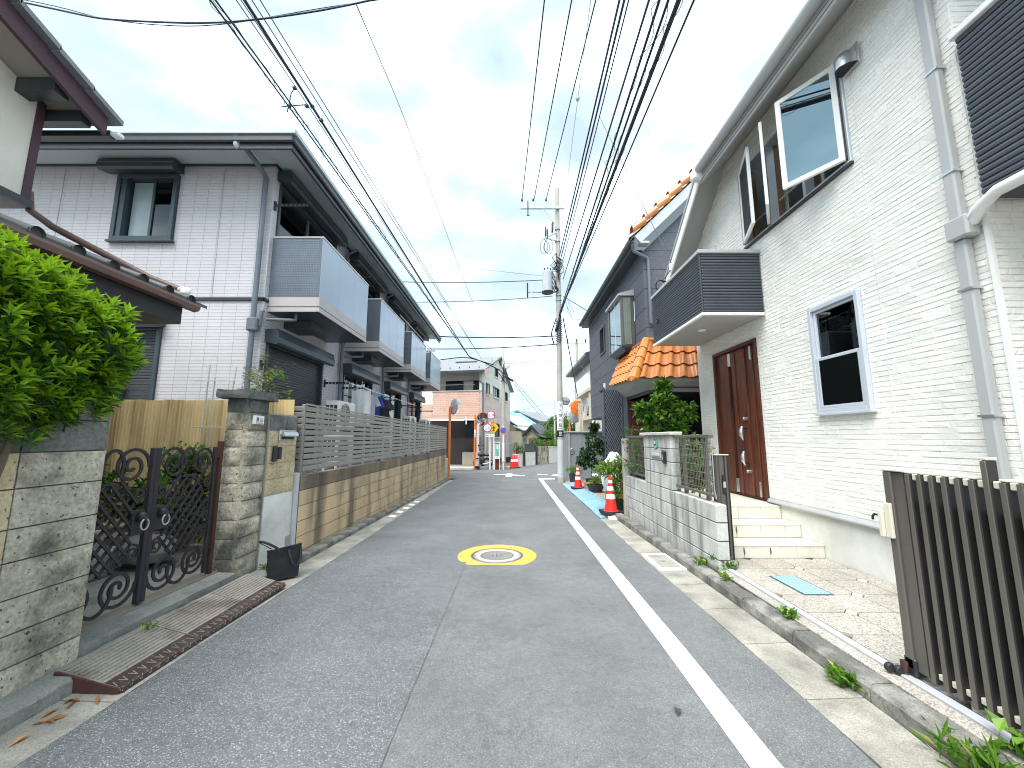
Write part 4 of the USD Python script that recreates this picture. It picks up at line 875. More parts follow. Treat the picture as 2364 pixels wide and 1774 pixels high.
# street side: per unit windows, shutter boxes, balcony, laundry arms
armpoly = [(0, -0.022)] + [(0.55 + 0.028 * math.cos(a), 0.0 + 0.028 * math.sin(a)) for a in np.linspace(-1.2, 1.2, 7)] + [(0, 0.022)]
armholes = [[(0.10 + 0.075 * k + 0.017 * math.cos(a), 0.017 * math.sin(a)) for a in np.linspace(0, 2 * math.pi, 11)[:-1]] for k in range(7)]
def arm(y, z):
    mb = MB().prism(armpoly, -0.008, 0.008, Fr((XA, y, z), (1, 0, 0), (0, -1, 0)), armholes)
    mb.box(y - 0.02, y + 0.02, 0.0, 0.03, z - 0.09, z + 0.07, FAs)
    part(ap, 'laundry_arm', mb, 'black_plastic')
for k, y0 in enumerate(units):
    shutterbox(ap, FAs, y0 - 0.03, y0 + 2.33, 5.87, 6.10, 0.27)
    shutterbox(ap, FAs, y0 + 0.0, y0 + 2.08, 2.99, 3.25, 0.24)
    w = frame(ap, 'balcony_door', FAs, y0 + 0.05, y0 + 2.28, 3.83, 5.90, 0.05, -0.15, 0.03, 'navy_metal')
    part(w, 'stile', MB().box(y0 + 0.10, y0 + 0.15, -0.10, -0.06, 3.9, 5.84, FAs), 'alu_bronze')
    part(w, 'stile', MB().box(y0 + 1.13, y0 + 1.19, -0.10, -0.05, 3.9, 5.84, FAs), 'alu_bronze')
    part(w, 'pane', MB().box(y0 + 0.15, y0 + 1.13, -0.085, -0.08, 3.88, 5.85, FAs), 'glass')
    part(w, 'pane', MB().box(y0 + 1.19, y0 + 2.23, -0.085, -0.08, 3.88, 5.85, FAs), 'glass')
    part(w, 'curtain', MB().box(y0 + 0.2, y0 + 1.0, -0.3, -0.29, 3.8, 5.8, FAs), 'curtain')
    w = frame(ap, 'terrace_door', FAs, y0 + 0.05, y0 + 2.03, 0.95, 3.05, 0.05, -0.15, 0.03, 'navy_metal')
    if k == 0:
        for i in range(42): part(w, 'shutter_slat', MB().box(y0 + 0.11, y0 + 1.97, -0.07, -0.04, 1.0 + 0.0475 * i, 1.044 + 0.0475 * i, FAs, b=0.006), 'shutter')
        part(w, 'backing', MB().box(y0 + 0.05, y0 + 2.0, -0.15, -0.14, 0.95, 3.05, FAs), 'interior')
    else:
        part(w, 'stile', MB().box(y0 + 0.10, y0 + 0.15, -0.10, -0.06, 1.0, 3.0, FAs), 'navy_metal')
        part(w, 'stile', MB().box(y0 + 1.0, y0 + 1.06, -0.10, -0.05, 1.0, 3.0, FAs), 'navy_metal')
        part(w, 'pane', MB().box(y0 + 0.15, y0 + 1.0, -0.085, -0.08, 1.0, 3.0, FAs), 'glass_dark')
        part(w, 'pane', MB().box(y0 + 1.06, y0 + 1.98, -0.085, -0.08, 1.0, 3.0, FAs), 'glass_dark')
        part(w, 'curtain', MB().box(y0 + 1.3, y0 + 1.7, -0.3, -0.29, 1.2, 2.9, FAs), 'curtain')
    for z in (5.43, 2.64):
        arm(y0 - 0.05 if k == 0 else y0 - 0.02, z); arm(y0 + 2.33 if z > 4 else y0 + 2.15, z)
    # balcony
    b1 = y0 + 2.16; xf = 0.864
    bal = part(ap, 'balcony', MB().box(y0, b1, 0.0, xf, 3.545, 3.60, FAs), 'navy_metal', label=['nearest metal balcony', 'second metal balcony', 'third metal balcony', 'farthest metal balcony'][k])
    part(bal, 'lower_band', MB().box(y0 - 0.003, b1 + 0.003, xf - 0.03, xf + 0.004, 3.545, 3.625, FAs, b=0.004).box(y0 - 0.004, y0 + 0.03, 0.001, xf - 0.031, 3.546, 3.624, FAs), 'balcony_band')
    part(bal, 'upper_band', MB().box(y0, b1, xf - 0.03, xf, 3.640, 3.80, FAs, b=0.004).box(y0, y0 + 0.03, 0.0, xf - 0.03, 3.640, 3.80, FAs).box(b1 - 0.03, b1, 0.0, xf - 0.03, 3.64, 3.80, FAs), 'balcony_band')
    part(bal, 'shadow_gap', MB().box(y0 + 0.008, b1 - 0.008, 0.005, xf - 0.008, 3.60, 3.645, FAs), 'dark_trim')
    for i in range(3):
        a = y0 + (b1 - y0) * i / 3
        part(bal, 'front_sheet', MB().box(a + 0.002, a + (b1 - y0) / 3 - 0.002, xf - 0.018, xf - 0.006, 3.801, 4.855, FAs, b=0.003), 'balcony_sheet')
    for yy in (y0, b1 - 0.025):
        sd = MB()
        for i in range(27): sd.box(yy + 0.006, yy + 0.016, 0.045 + 0.029 * i, 0.045 + 0.029 * i + 0.020, 3.83, 4.84, FAs)
        for j in range(24): sd.box(yy + 0.007, yy + 0.015, 0.04, xf - 0.03, 3.84 + 0.042 * j, 3.868 + 0.042 * j, FAs)
        part(bal, 'side_screen', sd, 'balcony_mesh', kind='stuff')
        part(bal, 'side_frame', MB().box(yy, yy + 0.022, 0.0, 0.045, 3.801, 4.855, FAs).box(yy, yy + 0.022, xf - 0.06, xf - 0.02, 3.801, 4.855, FAs).box(yy, yy + 0.022, 0.045, xf - 0.06, 3.801, 3.83, FAs), 'steel_pipe')
    part(bal, 'handrail', MB().box(y0 - 0.006, b1 + 0.006, xf - 0.045, xf + 0.008, 4.857, 4.885, FAs, b=0.006).box(y0 - 0.006, y0 + 0.034, 0.0, xf - 0.046, 4.857, 4.885, FAs, b=0.006).box(b1 - 0.034, b1 + 0.006, 0.0, xf - 0.046, 4.857, 4.885, FAs, b=0.006), 'soffit_light')
    part(bal, 'bracket', MB().box(y0 + 0.5, y0 + 1.0, 0.0, 0.5, 3.40, 3.54, FAs), 'navy_metal')
    part(bal, 'drain_pipe', MB().tube([[XA + 0.42, y0 + 0.12, 3.55], [XA + 0.42, y0 + 0.12, 3.44], [XA + 0.36, y0 + 0.06, 3.42], [XA + 0.06, y0 - 0.10, 3.38]], 0.028, 8), 'steel_pipe', smooth=True)
    if k: part(ap, 'downpipe', MB().tube([[XA + 0.07, y0 - 0.25, 0.6], [XA + 0.07, y0 - 0.25, 5.9], [XA + 0.3, y0 - 0.25, 6.05]], 0.036, 10), 'steel_pipe', smooth=True)
    else:
        dp = part(ap, 'downpipe', MB().tube([[-4.20, 6.19, 0.5], [-4.20, 6.19, 5.86], [-4.24, 6.10, 5.96], [-4.30, 5.68, 6.10], [-4.31, 5.60, 6.2 - 0.06]], 0.042, 12), 'steel_pipe', smooth=True)
        part(dp, 'hopper', MB().box(-4.27, -4.10, 6.12, 6.24, 3.16, 3.38, b=0.02), 'steel_pipe')
        part(dp, 'elbow', MB().tube([[-4.31, 5.60, 6.16], [-4.31, 5.60, 6.0], [-4.30, 5.64, 5.96]], 0.046, 10), 'roof_edge', smooth=True)
        part(ap, 'downpipe', MB().tube([[-4.10, 6.21, 3.25], [-4.09, 6.22, 3.5], [-4.05, 6.24, 3.52]], 0.03, 8), 'steel_pipe', smooth=True)
part(ap, 'laundry_pole', MB().tube([[XA + 0.48, units[2] - 0.1, 5.40], [XA + 0.48, units[3] + 2.3, 5.40]], 0.014, 8), 'white_paint', smooth=True)
# air conditioners on two tier stands
def ac(name_y, label, x=-3.36, z=1.64):
    y = name_y
    t = thing('air_conditioner', label, 'air conditioner', (x, y, 0.55), group='air conditioners behind the slat fence')
    F = FX(x, 1)
    for zz in (z, 0.98):
        b = part(t, 'unit_body', MB().box(y - 0.40, y + 0.40, -0.29, 0.0, zz, zz + 0.54, F, b=0.02), 'ac_white')
        g = MB()
        for r in (0.05, 0.085, 0.12, 0.155, 0.19, 0.22): g.tube([[y - 0.12 + r * math.cos(a), 0.008, zz + 0.27 + r * math.sin(a)] for a in np.linspace(0, 2 * math.pi, 25)], 0.005, 4, fr=F)
        part(b, 'fan_grille', g, 'ac_dark')
        for i in range(3):
            part(b, 'side_vent', MB().box(x - 0.26 + 0.08 * i, x - 0.20 + 0.08 * i, y - 0.408, y - 0.39, zz + 0.05, zz + 0.20).box(x - 0.26 + 0.08 * i, x - 0.20 + 0.08 * i, y - 0.408, y - 0.39, zz + 0.22, zz + 0.45), 'ac_dark')
    for a in (-0.34, 0.34):
        for n in (-0.26, -0.03): part(t, 'stand_leg', MB().box(y + a - 0.02, y + a + 0.02, n - 0.02, n + 0.02, 0.5, z, F), 'white_paint')
for k, (y, lab) in enumerate(((8.06, 'nearest white air conditioner left of the hanging towel'), (10.80, 'white air conditioner just right of the hanging dark shirts'), (13.5, 'white air conditioner behind the fence under the empty laundry pole'), (15.9, 'white air conditioner nearest the far end of the slat fence'))): ac(y, lab)
struct('terrace_ground', MB().box(-11, -2.78, 5.06, 18.0, -0.4, 0.56), 'concrete_plain')
# laundry
lp = thing('laundry_pole', 'white laundry pole on black arms above the slat fence', 'laundry pole', (-3.6, 10, 2.6))
part(lp, 'pole', MB().tube([[-3.60, 8.5, 2.655], [-3.60, 11.8, 2.655]], 0.013, 8), 'white_paint', smooth=True)
part(lp, 'pole', MB().tube([[-3.60, 12.1, 2.655], [-3.60, 14.6, 2.655]], 0.013, 8), 'white_paint', smooth=True)
def hung(name, label, cat, y, ang, poly, mat, x=-3.45, ztop=2.5, hang='blue_plastic', amp=0.025, group=None):
    t = thing(name, label, cat, (x, y, ztop - 0.6), ang, group)
    m = trimesh.creation.triangulate_polygon(Polygon(poly), engine='earcut', force_vertices=False) if False else trimesh.creation.extrude_polygon(Polygon(poly), 0.012, engine='earcut')
    m = trimesh.Trimesh(m.vertices, m.faces)
    m = m.subdivide_to_size(0.06); V = np.array(m.vertices)
    V = np.stack([V[:, 0], V[:, 2] + amp * np.sin(V[:, 0] * 38 + 1.3) * np.clip(-V[:, 1] / 0.4, 0.15, 1) + amp * 0.6 * np.sin(V[:, 0] * 13 + V[:, 1] * 4), V[:, 1] + 0.6], 1)
    part(t, 'cloth', MB().add(V, m.faces), mat, smooth=60, local=True)
    h = MB().tube([[-0.19, 0, 0.58], [-0.2, 0, 0.62], [0, 0, 0.70], [0.2, 0, 0.62], [0.19, 0, 0.58]], 0.008, 6).tube([[0, 0, 0.70], [0, 0, 0.76], [0.03, 0, 0.79], [0, 0, 0.81]], 0.005, 6)
    part(t, 'hanger', h, hang, smooth=True, local=True)
shirt = [(-0.08, 0), (-0.24, -0.05), (-0.34, -0.27), (-0.22, -0.30), (-0.2, -0.2), (-0.21, -0.68), (0.21, -0.68), (0.2, -0.2), (0.22, -0.30), (0.34, -0.27), (0.24, -0.05), (0.08, 0), (0, -0.05)]
hung('hanging_towel', 'white bath towel on a hanger above the slat fence', 'towel', 8.95, 4, [(-0.21, 0), (0.21, 0), (0.215, -0.8), (-0.205, -0.8)], 'cloth_white', -3.44, 2.53, 'white_paint', 0.012)
for k, (y, m, lab) in enumerate(((9.45, 'cloth_grey', 'pale grey shirt hanging right behind the white towel'), (9.7, 'cloth_blue', 'bright blue shirt hanging in the laundry row'), (9.92, 'cloth_navy', 'navy shirt hanging between the blue shirt and the last dark shirts'), (10.12, 'cloth_dark', 'dark brown shirt second from the far end of the laundry'), (10.3, 'cloth_dark', 'dark shirt at the far end of the laundry row'))):
    hung('hanging_shirt', lab, 'shirt', y, 16 - 4 * k, shirt, m, -3.50 + 0.02 * k, 2.50 - 0.01 * k, group='shirts hung out behind the slat fence')
# ------------------------------------------------------------------ stone-wall house at the far left
oh = thing('tiled_house', 'old cream stucco house with dark tiled roofs at the left edge', 'house', (-6, 2, 0))
part(oh, 'upper_wall', MB().box(-9, -5.0, -3, 3.75, 3.88, 4.98), 'cream_stucco')
part(oh, 'lower_wall', MB().box(-9, -4.4, -3, 3.6, 0, 3.2), 'cream_stucco')
part(oh, 'corner_trim', MB().box(-5.02, -4.985, 3.71, 3.78, 3.84, 5.0), 'plum_wood')
part(oh, 'sill_board', MB().box(-5.3, -4.96, -3, 3.79, 3.80, 3.88), 'dark_trim')
ep, sl = (3.97, 4.79), -0.377      # rake end and pitch
def rz(y): return ep[1] + (y - ep[0]) * sl
part(oh, 'soffit', MB().hexa([[-5.02, -2.5, rz(-2.5) + 0.12], [-4.56, -2.5, rz(-2.5) + 0.12], [-4.56, 3.97, rz(3.97) + 0.12], [-9, 3.97, rz(3.97) + 0.12], [-9, -2.5, rz(-2.5) + 0.12]], [[-5.02, -2.5, rz(-2.5) + 0.16], [-4.56, -2.5, rz(-2.5) + 0.16], [-4.56, 3.97, rz(3.97) + 0.16], [-9, 3.97, rz(3.97) + 0.16], [-9, -2.5, rz(-2.5) + 0.16]]), 'soffit_tan')
part(oh, 'upper_gable', MB().hexa([[-9, -3, 4.98], [-5.0, -3, 4.98], [-5.0, 3.75, 4.98], [-9, 3.75, 4.98]], [[-9, -3, rz(-3) + 0.11], [-5.0, -3, rz(-3) + 0.11], [-5.0, 3.75, rz(3.75) + 0.11], [-9, 3.75, rz(3.75) + 0.11]]), 'cream_stucco')
part(oh, 'barge_board', MB().hexa([[-4.56, -2.5, rz(-2.5)], [-4.52, -2.5, rz(-2.5)], [-4.52, 3.97, rz(3.97)], [-4.56, 3.97, rz(3.97)]], [[-4.56, -2.5, rz(-2.5) + 0.2], [-4.52, -2.5, rz(-2.5) + 0.2], [-4.52, 3.97, rz(3.97) + 0.2], [-4.56, 3.97, rz(3.97) + 0.2]]), 'plum_wood')
part(oh, 'purlin', MB().box(-5.02, -4.60, 3.52, 3.65, rz(3.6) - 0.02, rz(3.6) + 0.13), 'dark_trim')
for k in range(20):
    y0 = 4.06 - 0.33 * k; y1 = y0 - 0.34
    P = [[x, y, rz(y) + dz + lift] for y, lift in ((y0, 0.018), (y1, 0.0)) for x, dz in ((-4.5, 0.205), (-4.44, 0.205), (-4.44, 0.26), (-4.56, 0.29), (-9, 0.29), (-9, 0.24))]
    part(oh, 'roof_tile', MB().hexa(P[:6], P[6:]), 'roof_slate')
part(oh, 'eave_gutter', MB().box(-9, -4.52, 4.0, 4.09, rz(4.0) + 0.03, rz(4.0) + 0.10), 'dark_trim')
part(oh, 'gutter_end', MB().box(-4.519, -4.42, 4.0, 4.08, rz(4.0) + 0.04, rz(4.0) + 0.09, b=0.01), 'white_paint')
part(oh, 'eave_beam', MB().box(-9, -4.62, 3.80, 3.90, rz(3.85) - 0.02, rz(3.85) + 0.11), 'dark_trim')
# lower roof with round-ended tiles, gutter and downpipe
zl = lambda x: 2.80 + (-3.35 - x) * 0.42
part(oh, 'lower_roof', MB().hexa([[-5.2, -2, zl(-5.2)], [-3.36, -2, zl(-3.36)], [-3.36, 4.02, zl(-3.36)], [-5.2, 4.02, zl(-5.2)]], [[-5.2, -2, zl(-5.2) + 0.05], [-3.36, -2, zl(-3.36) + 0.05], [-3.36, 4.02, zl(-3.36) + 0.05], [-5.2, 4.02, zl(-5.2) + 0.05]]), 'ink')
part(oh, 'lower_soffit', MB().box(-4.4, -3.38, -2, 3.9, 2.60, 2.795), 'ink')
part(oh, 'rafter_end', MB().box(-3.75, -3.45, 3.2, 3.42, 2.55, 2.72), 'dark_trim')
for k in range(16):
    y = 3.93 - 0.268 * k
    for j in range(5):
        xa, xb = -3.33 - 0.33 * j, -3.33 - 0.33 * (j + 1) - 0.03
        ph = np.linspace(0, math.pi, 7)
        P = np.array([[[x, y + 0.055 * math.cos(a), zl(x) + 0.06 + 0.05 * math.sin(a) + l] for a in ph] for x, l in ((xa, 0.015), (xb, 0.0))])
        part(oh, 'cover_tile', MB().grid(P), 'roof_tile_dark', smooth=60)
        part(oh, 'pan_tile', MB().hexa([[xa, y + 0.05, zl(xa) + 0.052], [xa, y + 0.22, zl(xa) + 0.052], [xb, y + 0.22, zl(xb) + 0.045], [xb, y + 0.05, zl(xb) + 0.045]], [[xa, y + 0.05, zl(xa) + 0.085], [xa, y + 0.22, zl(xa) + 0.085], [xb, y + 0.22, zl(xb) + 0.06], [xb, y + 0.05, zl(xb) + 0.06]]), 'roof_tile_dark')
    part(oh, 'tile_end', MB().lathe([(0, 0.0), (0.044, 0.0), (0.048, 0.012), (0.048, 0.03)], (-3.345, y, zl(-3.33) + 0.08), 14, 'x'), 'roof_tile_dark', smooth=40)
gpts = [[-3.30, -2, 2.79], [-3.30, 4.12, 2.79]]
prof = [(0.0, 0.0), (0.055, 0.01), (0.07, 0.05), (0.066, 0.075), (0.06, 0.055), (0.0, 0.05)]
part(oh, 'eave_gutter', MB().hexa([[-3.36 + a, -2, 2.765 + b] for a, b in prof], [[-3.36 + a, 4.02, 2.765 + b] for a, b in prof]), 'brown_gutter')
part(oh, 'downpipe', MB().tube([[-5.04, 3.80, 4.0], [-5.02, 3.82, 3.80], [-4.85, 3.90, 3.66], [-3.9, 4.04, 3.16], [-3.45, 4.0, 2.98]], 0.035, 10), 'brown_gutter', smooth=True)
part(oh, 'pipe_elbow', MB().tube([[-3.50, 4.0, 3.0], [-3.42, 3.97, 2.98], [-3.38, 3.9, 2.93]], 0.042, 10), 'white_paint', smooth=True)
# ------------------------------------------------------------------ right side: white house
FH, FHn = FX(3.5, -1), FY(2.72)
wh = thing('white_house', 'white house with stone pattern siding, brown door and dark balconies', 'house', (5, 5, 0.1))
op = [(3.80, 4.45, 1.735, 2.925), (3.70, 5.535, 4.275, 5.45), (5.51, 6.73, 0.60, 2.88)]
hp = lambda h: [(h[0], h[2]), (h[1], h[2]), (h[1], h[3]), (h[0], h[3])]
def wtop(y): return 5.9 if y < 5.94 else 5.9 - (y - 5.94) * 0.711
part(wh, 'street_wall', MB().prism([(2.72, 0.58), (7.15, 0.58), (7.15, wtop(7.15)), (5.94, 5.9), (2.72, 5.9)], -0.18, 0.0, FH, [hp(h) for h in op]), 'white_joint')
part(wh, 'near_wall', MB().box(3.681, 8, -0.18, 0.0, 0.1, 6.6, FHn), 'white_joint')
part(wh, 'far_wall', MB().box(3.5, 8, 7.15, 7.3, 0.0, 5.0), 'white_siding')
part(wh, 'inner_walls', MB().box(3.7, 8, 2.95, 7.1, 3.0, 3.15).box(5.4, 5.5, 2.95, 7.1, 0.1, 6.0).box(3.7, 8, 2.95, 7.1, 0.05, 0.15), 'interior')
hw = [(h[0] - 0.012, h[1] + 0.012, h[2] - 0.012, h[3] + 0.012) for h in op]
def stonecells(u0, u1, z0, z1, h, g, holes, inside, seed):
    r = np.random.default_rng(seed); out = []; z = z0
    while z < z1 - 0.01:
        u = u0 - r.uniform(0, 0.3)
        while u < u1:
            tall = r.random() < 0.3
            L = r.uniform(0.075, 0.13) if tall else r.uniform(0.18, 0.62)
            rects = [(u, u + L, z, z + 2 * h)] if tall else []
            if not tall:
                for k in range(2):
                    cuts = [u] + sorted(u + L * x for x in r.uniform(0.25, 0.75, 1 if L > 0.3 else 0)) + [u + L]
                    rects += [(a, b, z + k * h, z + (k + 1) * h) for a, b in zip(cuts[:-1], cuts[1:])]
            for a, b, c, d in rects:
                a, b, d = max(a, u0), min(b, u1), min(d, z1)
                if b - a > 0.02 and d - c > 0.015:
                    for q in clip_holes(a + g / 2, b - g / 2, c + g / 2, d - g / 2, holes):
                        if inside is None or (inside(q[0], q[3]) and inside(q[1], q[3])): out.append(q)
            u += L
        z += 2 * h
    return out
cells = stonecells(2.72, 7.145, 0.655, 5.88, 0.049, 0.003, hw, lambda u, z: z < wtop(u) + 0.01, 5)
rr = np.random.default_rng(11); merged = []          # some stones are two courses tall
tiles(wh, 'siding_stone', FH, cells, 'white_siding', 0.0, 0.006, keep=300, rough=0.0024)
celln = stonecells(3.5, 6.2, 0.66, 5.9, 0.049, 0.003, [], None, 6)
tiles(wh, 'siding_stone', FHn, celln, 'white_siding', 0.0, 0.008, keep=24, rough=0.004)
for y in (5.44, 3.60): part(wh, 'panel_joint', MB().box(y - 0.004, y + 0.004, 0.0, 0.0085, 0.66, 4.2 if y > 5 else 5.85, FH), 'white_joint')
part(wh, 'corner_trim', MB().box(3.478, 3.506, 2.698, 2.726, 0.62, 3.1), 'white_trim')
part(wh, 'foundation', MB().box(3.502, 3.7, 2.74, 7.3, -0.1, 0.578).box(3.7, 8, 2.74, 2.9, -0.1, 0.578), 'foundation_plaster')
part(wh, 'drip_flashing', MB().hexa([FH(np.array([2.70, a, b])) for a, b in ((0, 0.60), (0.045, 0.60), (0.045, 0.615), (0.02, 0.645), (0, 0.645))], [FH(np.array([5.50, a, b])) for a, b in ((0, 0.60), (0.045, 0.60), (0.045, 0.615), (0.02, 0.645), (0, 0.645))]), 'gutter_grey')
# roof, eave and gutter
rp_ = 0.84
def rooft(x): return 5.90 + (x - 3.5) * rp_
part(wh, 'roof', MB().hexa([[3.10, -3, rooft(3.10)], [7, -3, rooft(7)], [7, 5.95, rooft(7)], [3.10, 5.95, rooft(3.10)]], [[3.06, -3, rooft(3.06) + 0.22], [7, -3, rooft(7) + 0.22], [7, 5.95, rooft(7) + 0.22], [3.06, 5.95, rooft(3.06) + 0.22]]), 'soffit_grey')
part(wh, 'fascia', MB().box(3.075, 3.098, -3, 5.93, 5.56, 5.80), 'soffit_grey')
g = MB().tube([[3.02, -3, 5.765], [3.02, 5.90, 5.765]], 0.07, 16)
gu = part(wh, 'eave_gutter', g, 'gutter_grey', smooth=40)
part(gu, 'gutter_cap', MB().box(2.93, 3.10, 5.84, 5.98, 5.60, 5.79, b=0.025), 'white_trim')
for k in range(3): part(gu, 'seam_line', MB().box(3.071, 3.0745, -3, 5.9, 5.60 + 0.06 * k, 5.604 + 0.06 * k), 'dark_trim')
def rk(y, d=0): return 5.66 - (y - 5.93) * 0.80 + d
for nm, xa, xb, d0, d1, m in (('verge_board', 3.06, 3.085, -0.02, 0.16, 'white_trim'), ('verge_board', 3.085, 3.12, 0.02, 0.20, 'soffit_grey'), ('verge_roof', 3.05, 7.0, 0.205, 0.25, 'gutter_grey'), ('verge_soffit', 3.12, 3.50, 0.10, 0.13, 'soffit_grey')):
    part(wh, nm, MB().hexa([[xa, 5.86, rk(5.86, d0)], [xb, 5.86, rk(5.86, d0 + (0.12 if nm == 'verge_soffit' else 0))], [xb, 7.9, rk(7.9, d0 + (0.12 if nm == 'verge_soffit' else 0))], [xa, 7.9, rk(7.9, d0)]], [[xa, 5.86, rk(5.86, d1)], [xb, 5.86, rk(5.86, d1 + (0.12 if nm == 'verge_soffit' else 0))], [xb, 7.9, rk(7.9, d1 + (0.12 if nm == 'verge_soffit' else 0))], [xa, 7.9, rk(7.9, d1)]]), m)
# vent hood
vh = MB(); a_ = np.linspace(0, math.pi, 13)
for k in range(9):
    t = k / 8 * math.pi / 2
P = np.array([[[3.46 - 0.135 * math.sin(a) * rr_v, 3.56 + 0.10 * math.cos(a) * rr_v, zz_v] for a in a_] for rr_v, zz_v in ((1.0, 5.19), (1.0, 5.28), (0.95, 5.32), (0.8, 5.35), (0.5, 5.372), (0.0, 5.38))])
vhd = part(wh, 'vent_hood', MB().grid(P), 'silver', smooth=50)
part(vhd, 'dark_mouth', MB().grid(P[:1].repeat(2, 0) * np.array([1, 1, 1]) + np.array([[[0, 0, 0.004]], [[0, 0, 0.004]]]) * 1.0 if False else np.array([P[0] + [0, 0, 0.006], np.repeat([[3.46, 3.55, 5.196]], 13, 0)])), 'ink')
part(vhd, 'wall_flange', MB().box(3.452, 3.468, 3.445, 3.655, 5.17, 5.40, b=0.006), 'silver')
# sash window
sw_ = frame(wh, 'sash_window', FH, 3.79, 4.46, 1.725, 2.935, 0.045, -0.06, 0.05, 'alu_frame')
part(sw_, 'sill', MB().box(3.77, 4.48, 0.0, 0.065, 1.70, 1.724, FH, b=0.004), 'alu_frame')
frame(sw_, 'upper_sash', FH, 3.838, 4.412, 2.31, 2.888, 0.03, -0.02, 0.02, 'alu_frame')
frame(sw_, 'lower_sash', FH, 3.838, 4.412, 1.772, 2.345, 0.035, 0.021, 0.042, 'alu_frame')
part(sw_, 'upper_pane', MB().box(3.868, 4.382, -0.005, 0.0, 2.34, 2.858, FH), 'glass')
part(sw_, 'lower_pane', MB().box(3.873, 4.377, 0.028, 0.032, 1.807, 2.31, FH), 'screen', label='dark insect screen of the lower sash')
frame(sw_, 'inner_frame', FH, 3.88, 4.37, 1.80, 2.32, 0.05, -0.05, -0.02, 'dark_trim')
part(sw_, 'blind', MB().box(3.85, 4.4, -0.16, -0.15, 2.30, 2.9, FH), 'curtain')
# triple casement window standing open
cw = frame(wh, 'casement_window', FH, 3.69, 5.545, 4.262, 5.462, 0.03, -0.10, 0.03, 'alu_frame')
part(cw, 'sill', MB().box(3.68, 5.555, 0.0, 0.04, 4.235, 4.261, FH), 'dark_trim')
for y in (4.335, 4.955): part(cw, 'mullion', MB().box(y - 0.022, y + 0.022, -0.09, 0.02, 4.292, 5.432, FH), 'alu_frame')
for y in (4.335, 4.955, 5.50, 3.74): part(cw, 'inner_lining', MB().box(y - 0.02, y + 0.02, -0.18, -0.092, 4.29, 5.43, FH), 'wood_inner')
part(cw, 'curtain', MB().box(5.02, 5.45, -0.3, -0.29, 4.3, 5.45, FH).box(4.4, 4.5, -0.3, -0.29, 4.3, 5.45, FH), 'curtain')
for z in (4.62,): part(cw, 'guard_bar', MB().box(3.72, 5.5, -0.12, -0.10, z, z + 0.015, FH), 'alu_frame')
def sash(hy, fx, fy, pane, lab):
    d = np.array([fx - 3.46, fy - hy]); W = np.linalg.norm(d); d /= W
    n = np.array([-d[1], d[0]]);
    if n[1] > 0: n = -n
    F = Fr((3.46, hy, 0), (*d, 0), (*n, 0)); z0, z1 = 4.30, 5.425
    s_ = frame(cw, 'open_sash', F, 0.0, W, z0, z1, 0.055, -0.018, 0.018, 'white_trim')
    stage.GetPrimAtPath(s_).SetCustomDataByKey('label', lab)
    part(s_, 'edge_seal', MB().box(-0.012, -0.002, -0.02, 0.02, z0, z1, F), 'ink')
    part(s_, 'pane', MB().box(0.055, W - 0.055, -0.004, 0.004, z0 + 0.055, z1 - 0.055, F), pane)
sash(3.725, 3.15, 4.225, 'glass_sky', 'nearest open sash reflecting sky and wires')
sash(4.965, 3.14, 4.50, 'glass_sky', 'middle open sash seen edge on')
sash(5.52, 3.235, 4.93, 'screen', 'farthest open sash with dark screen')
# front door
dy0, dy1, dz0, dz1 = 5.51, 6.73, 0.585, 2.88
dr = part(wh, 'front_door', MB().box(dy0, dy0 + 0.05, -0.12, 0.02, dz0, dz1, FH, b=0.006).box(dy1 - 0.05, dy1, -0.12, 0.02, dz0, dz1, FH, b=0.006).box(dy0 + 0.05, dy1 - 0.05, -0.12, 0.02, dz1 - 0.05, dz1, FH, b=0.006).box(dy0 + 0.05, dy1 - 0.05, -0.12, 0.0, dz0, dz0 + 0.02, FH), 'wood_frame')
ys_ = [5.56, 5.62, 5.70, 5.775, 5.90, 6.03, 6.165, 6.26, 6.345, 6.68]
for k, (a, b) in enumerate(zip(ys_[:-1], ys_[1:])):
    glass = k == 7
    pr = [-0.03, -0.045, -0.03, -0.055, -0.035, -0.045, -0.03, -0.06, -0.025][k]
    part(dr, 'glass_slit' if glass else 'plank', MB().box(a + 0.002, b - 0.002, -0.09, pr, dz0 + 0.02, dz1 - 0.052, FH, b=0.005), 'black_plastic' if glass else 'wood_door')
for y, z in ((6.3025, 2.60), (6.3025, 0.62), (5.737, 2.60), (5.737, 0.62)):
    w = 0.038 if y > 6 else 0.02
    part(dr, 'silver_plate', MB().box(y - w, y + w, -0.056, -0.022, z, z + 0.21, FH, b=0.003), 'silver')
for y in (5.545,):
    for z in (0.85, 1.7, 2.5): part(dr, 'hinge', MB().box(y - 0.01, y + 0.02, -0.02, 0.03, z, z + 0.16, FH), 'wood_frame')
hy = 5.965
hd = part(dr, 'handle', MB().tube([[hy, -0.03, 1.60], [hy + 0.01, 0.03, 1.60], [hy + 0.015, 0.055, 1.52], [hy + 0.015, 0.06, 1.30], [hy + 0.01, 0.055, 1.12], [hy, -0.03, 1.06]], 0.013, 8, fr=FH), 'iron', smooth=True)
for z in (1.53, 1.16): part(hd, 'handle_grip', MB().tube([[hy, 0.04, z + 0.10], [hy, 0.06, z + 0.03], [hy, 0.06, z - 0.03], [hy, 0.035, z - 0.11]], [0.01, 0.032, 0.032, 0.008], 8, fr=FH), 'silver', smooth=30)
for z in (1.74, 0.96): part(dr, 'lock_cylinder', MB().lathe([(0, 0.02), (0.02, 0.015), (0.028, 0.0), (0.028, -0.05)], (0, 0, 0), 14, 'x', Fr((3.5, hy, z), (-1, 0, 0), (0, 1, 0))), 'silver', smooth=40)
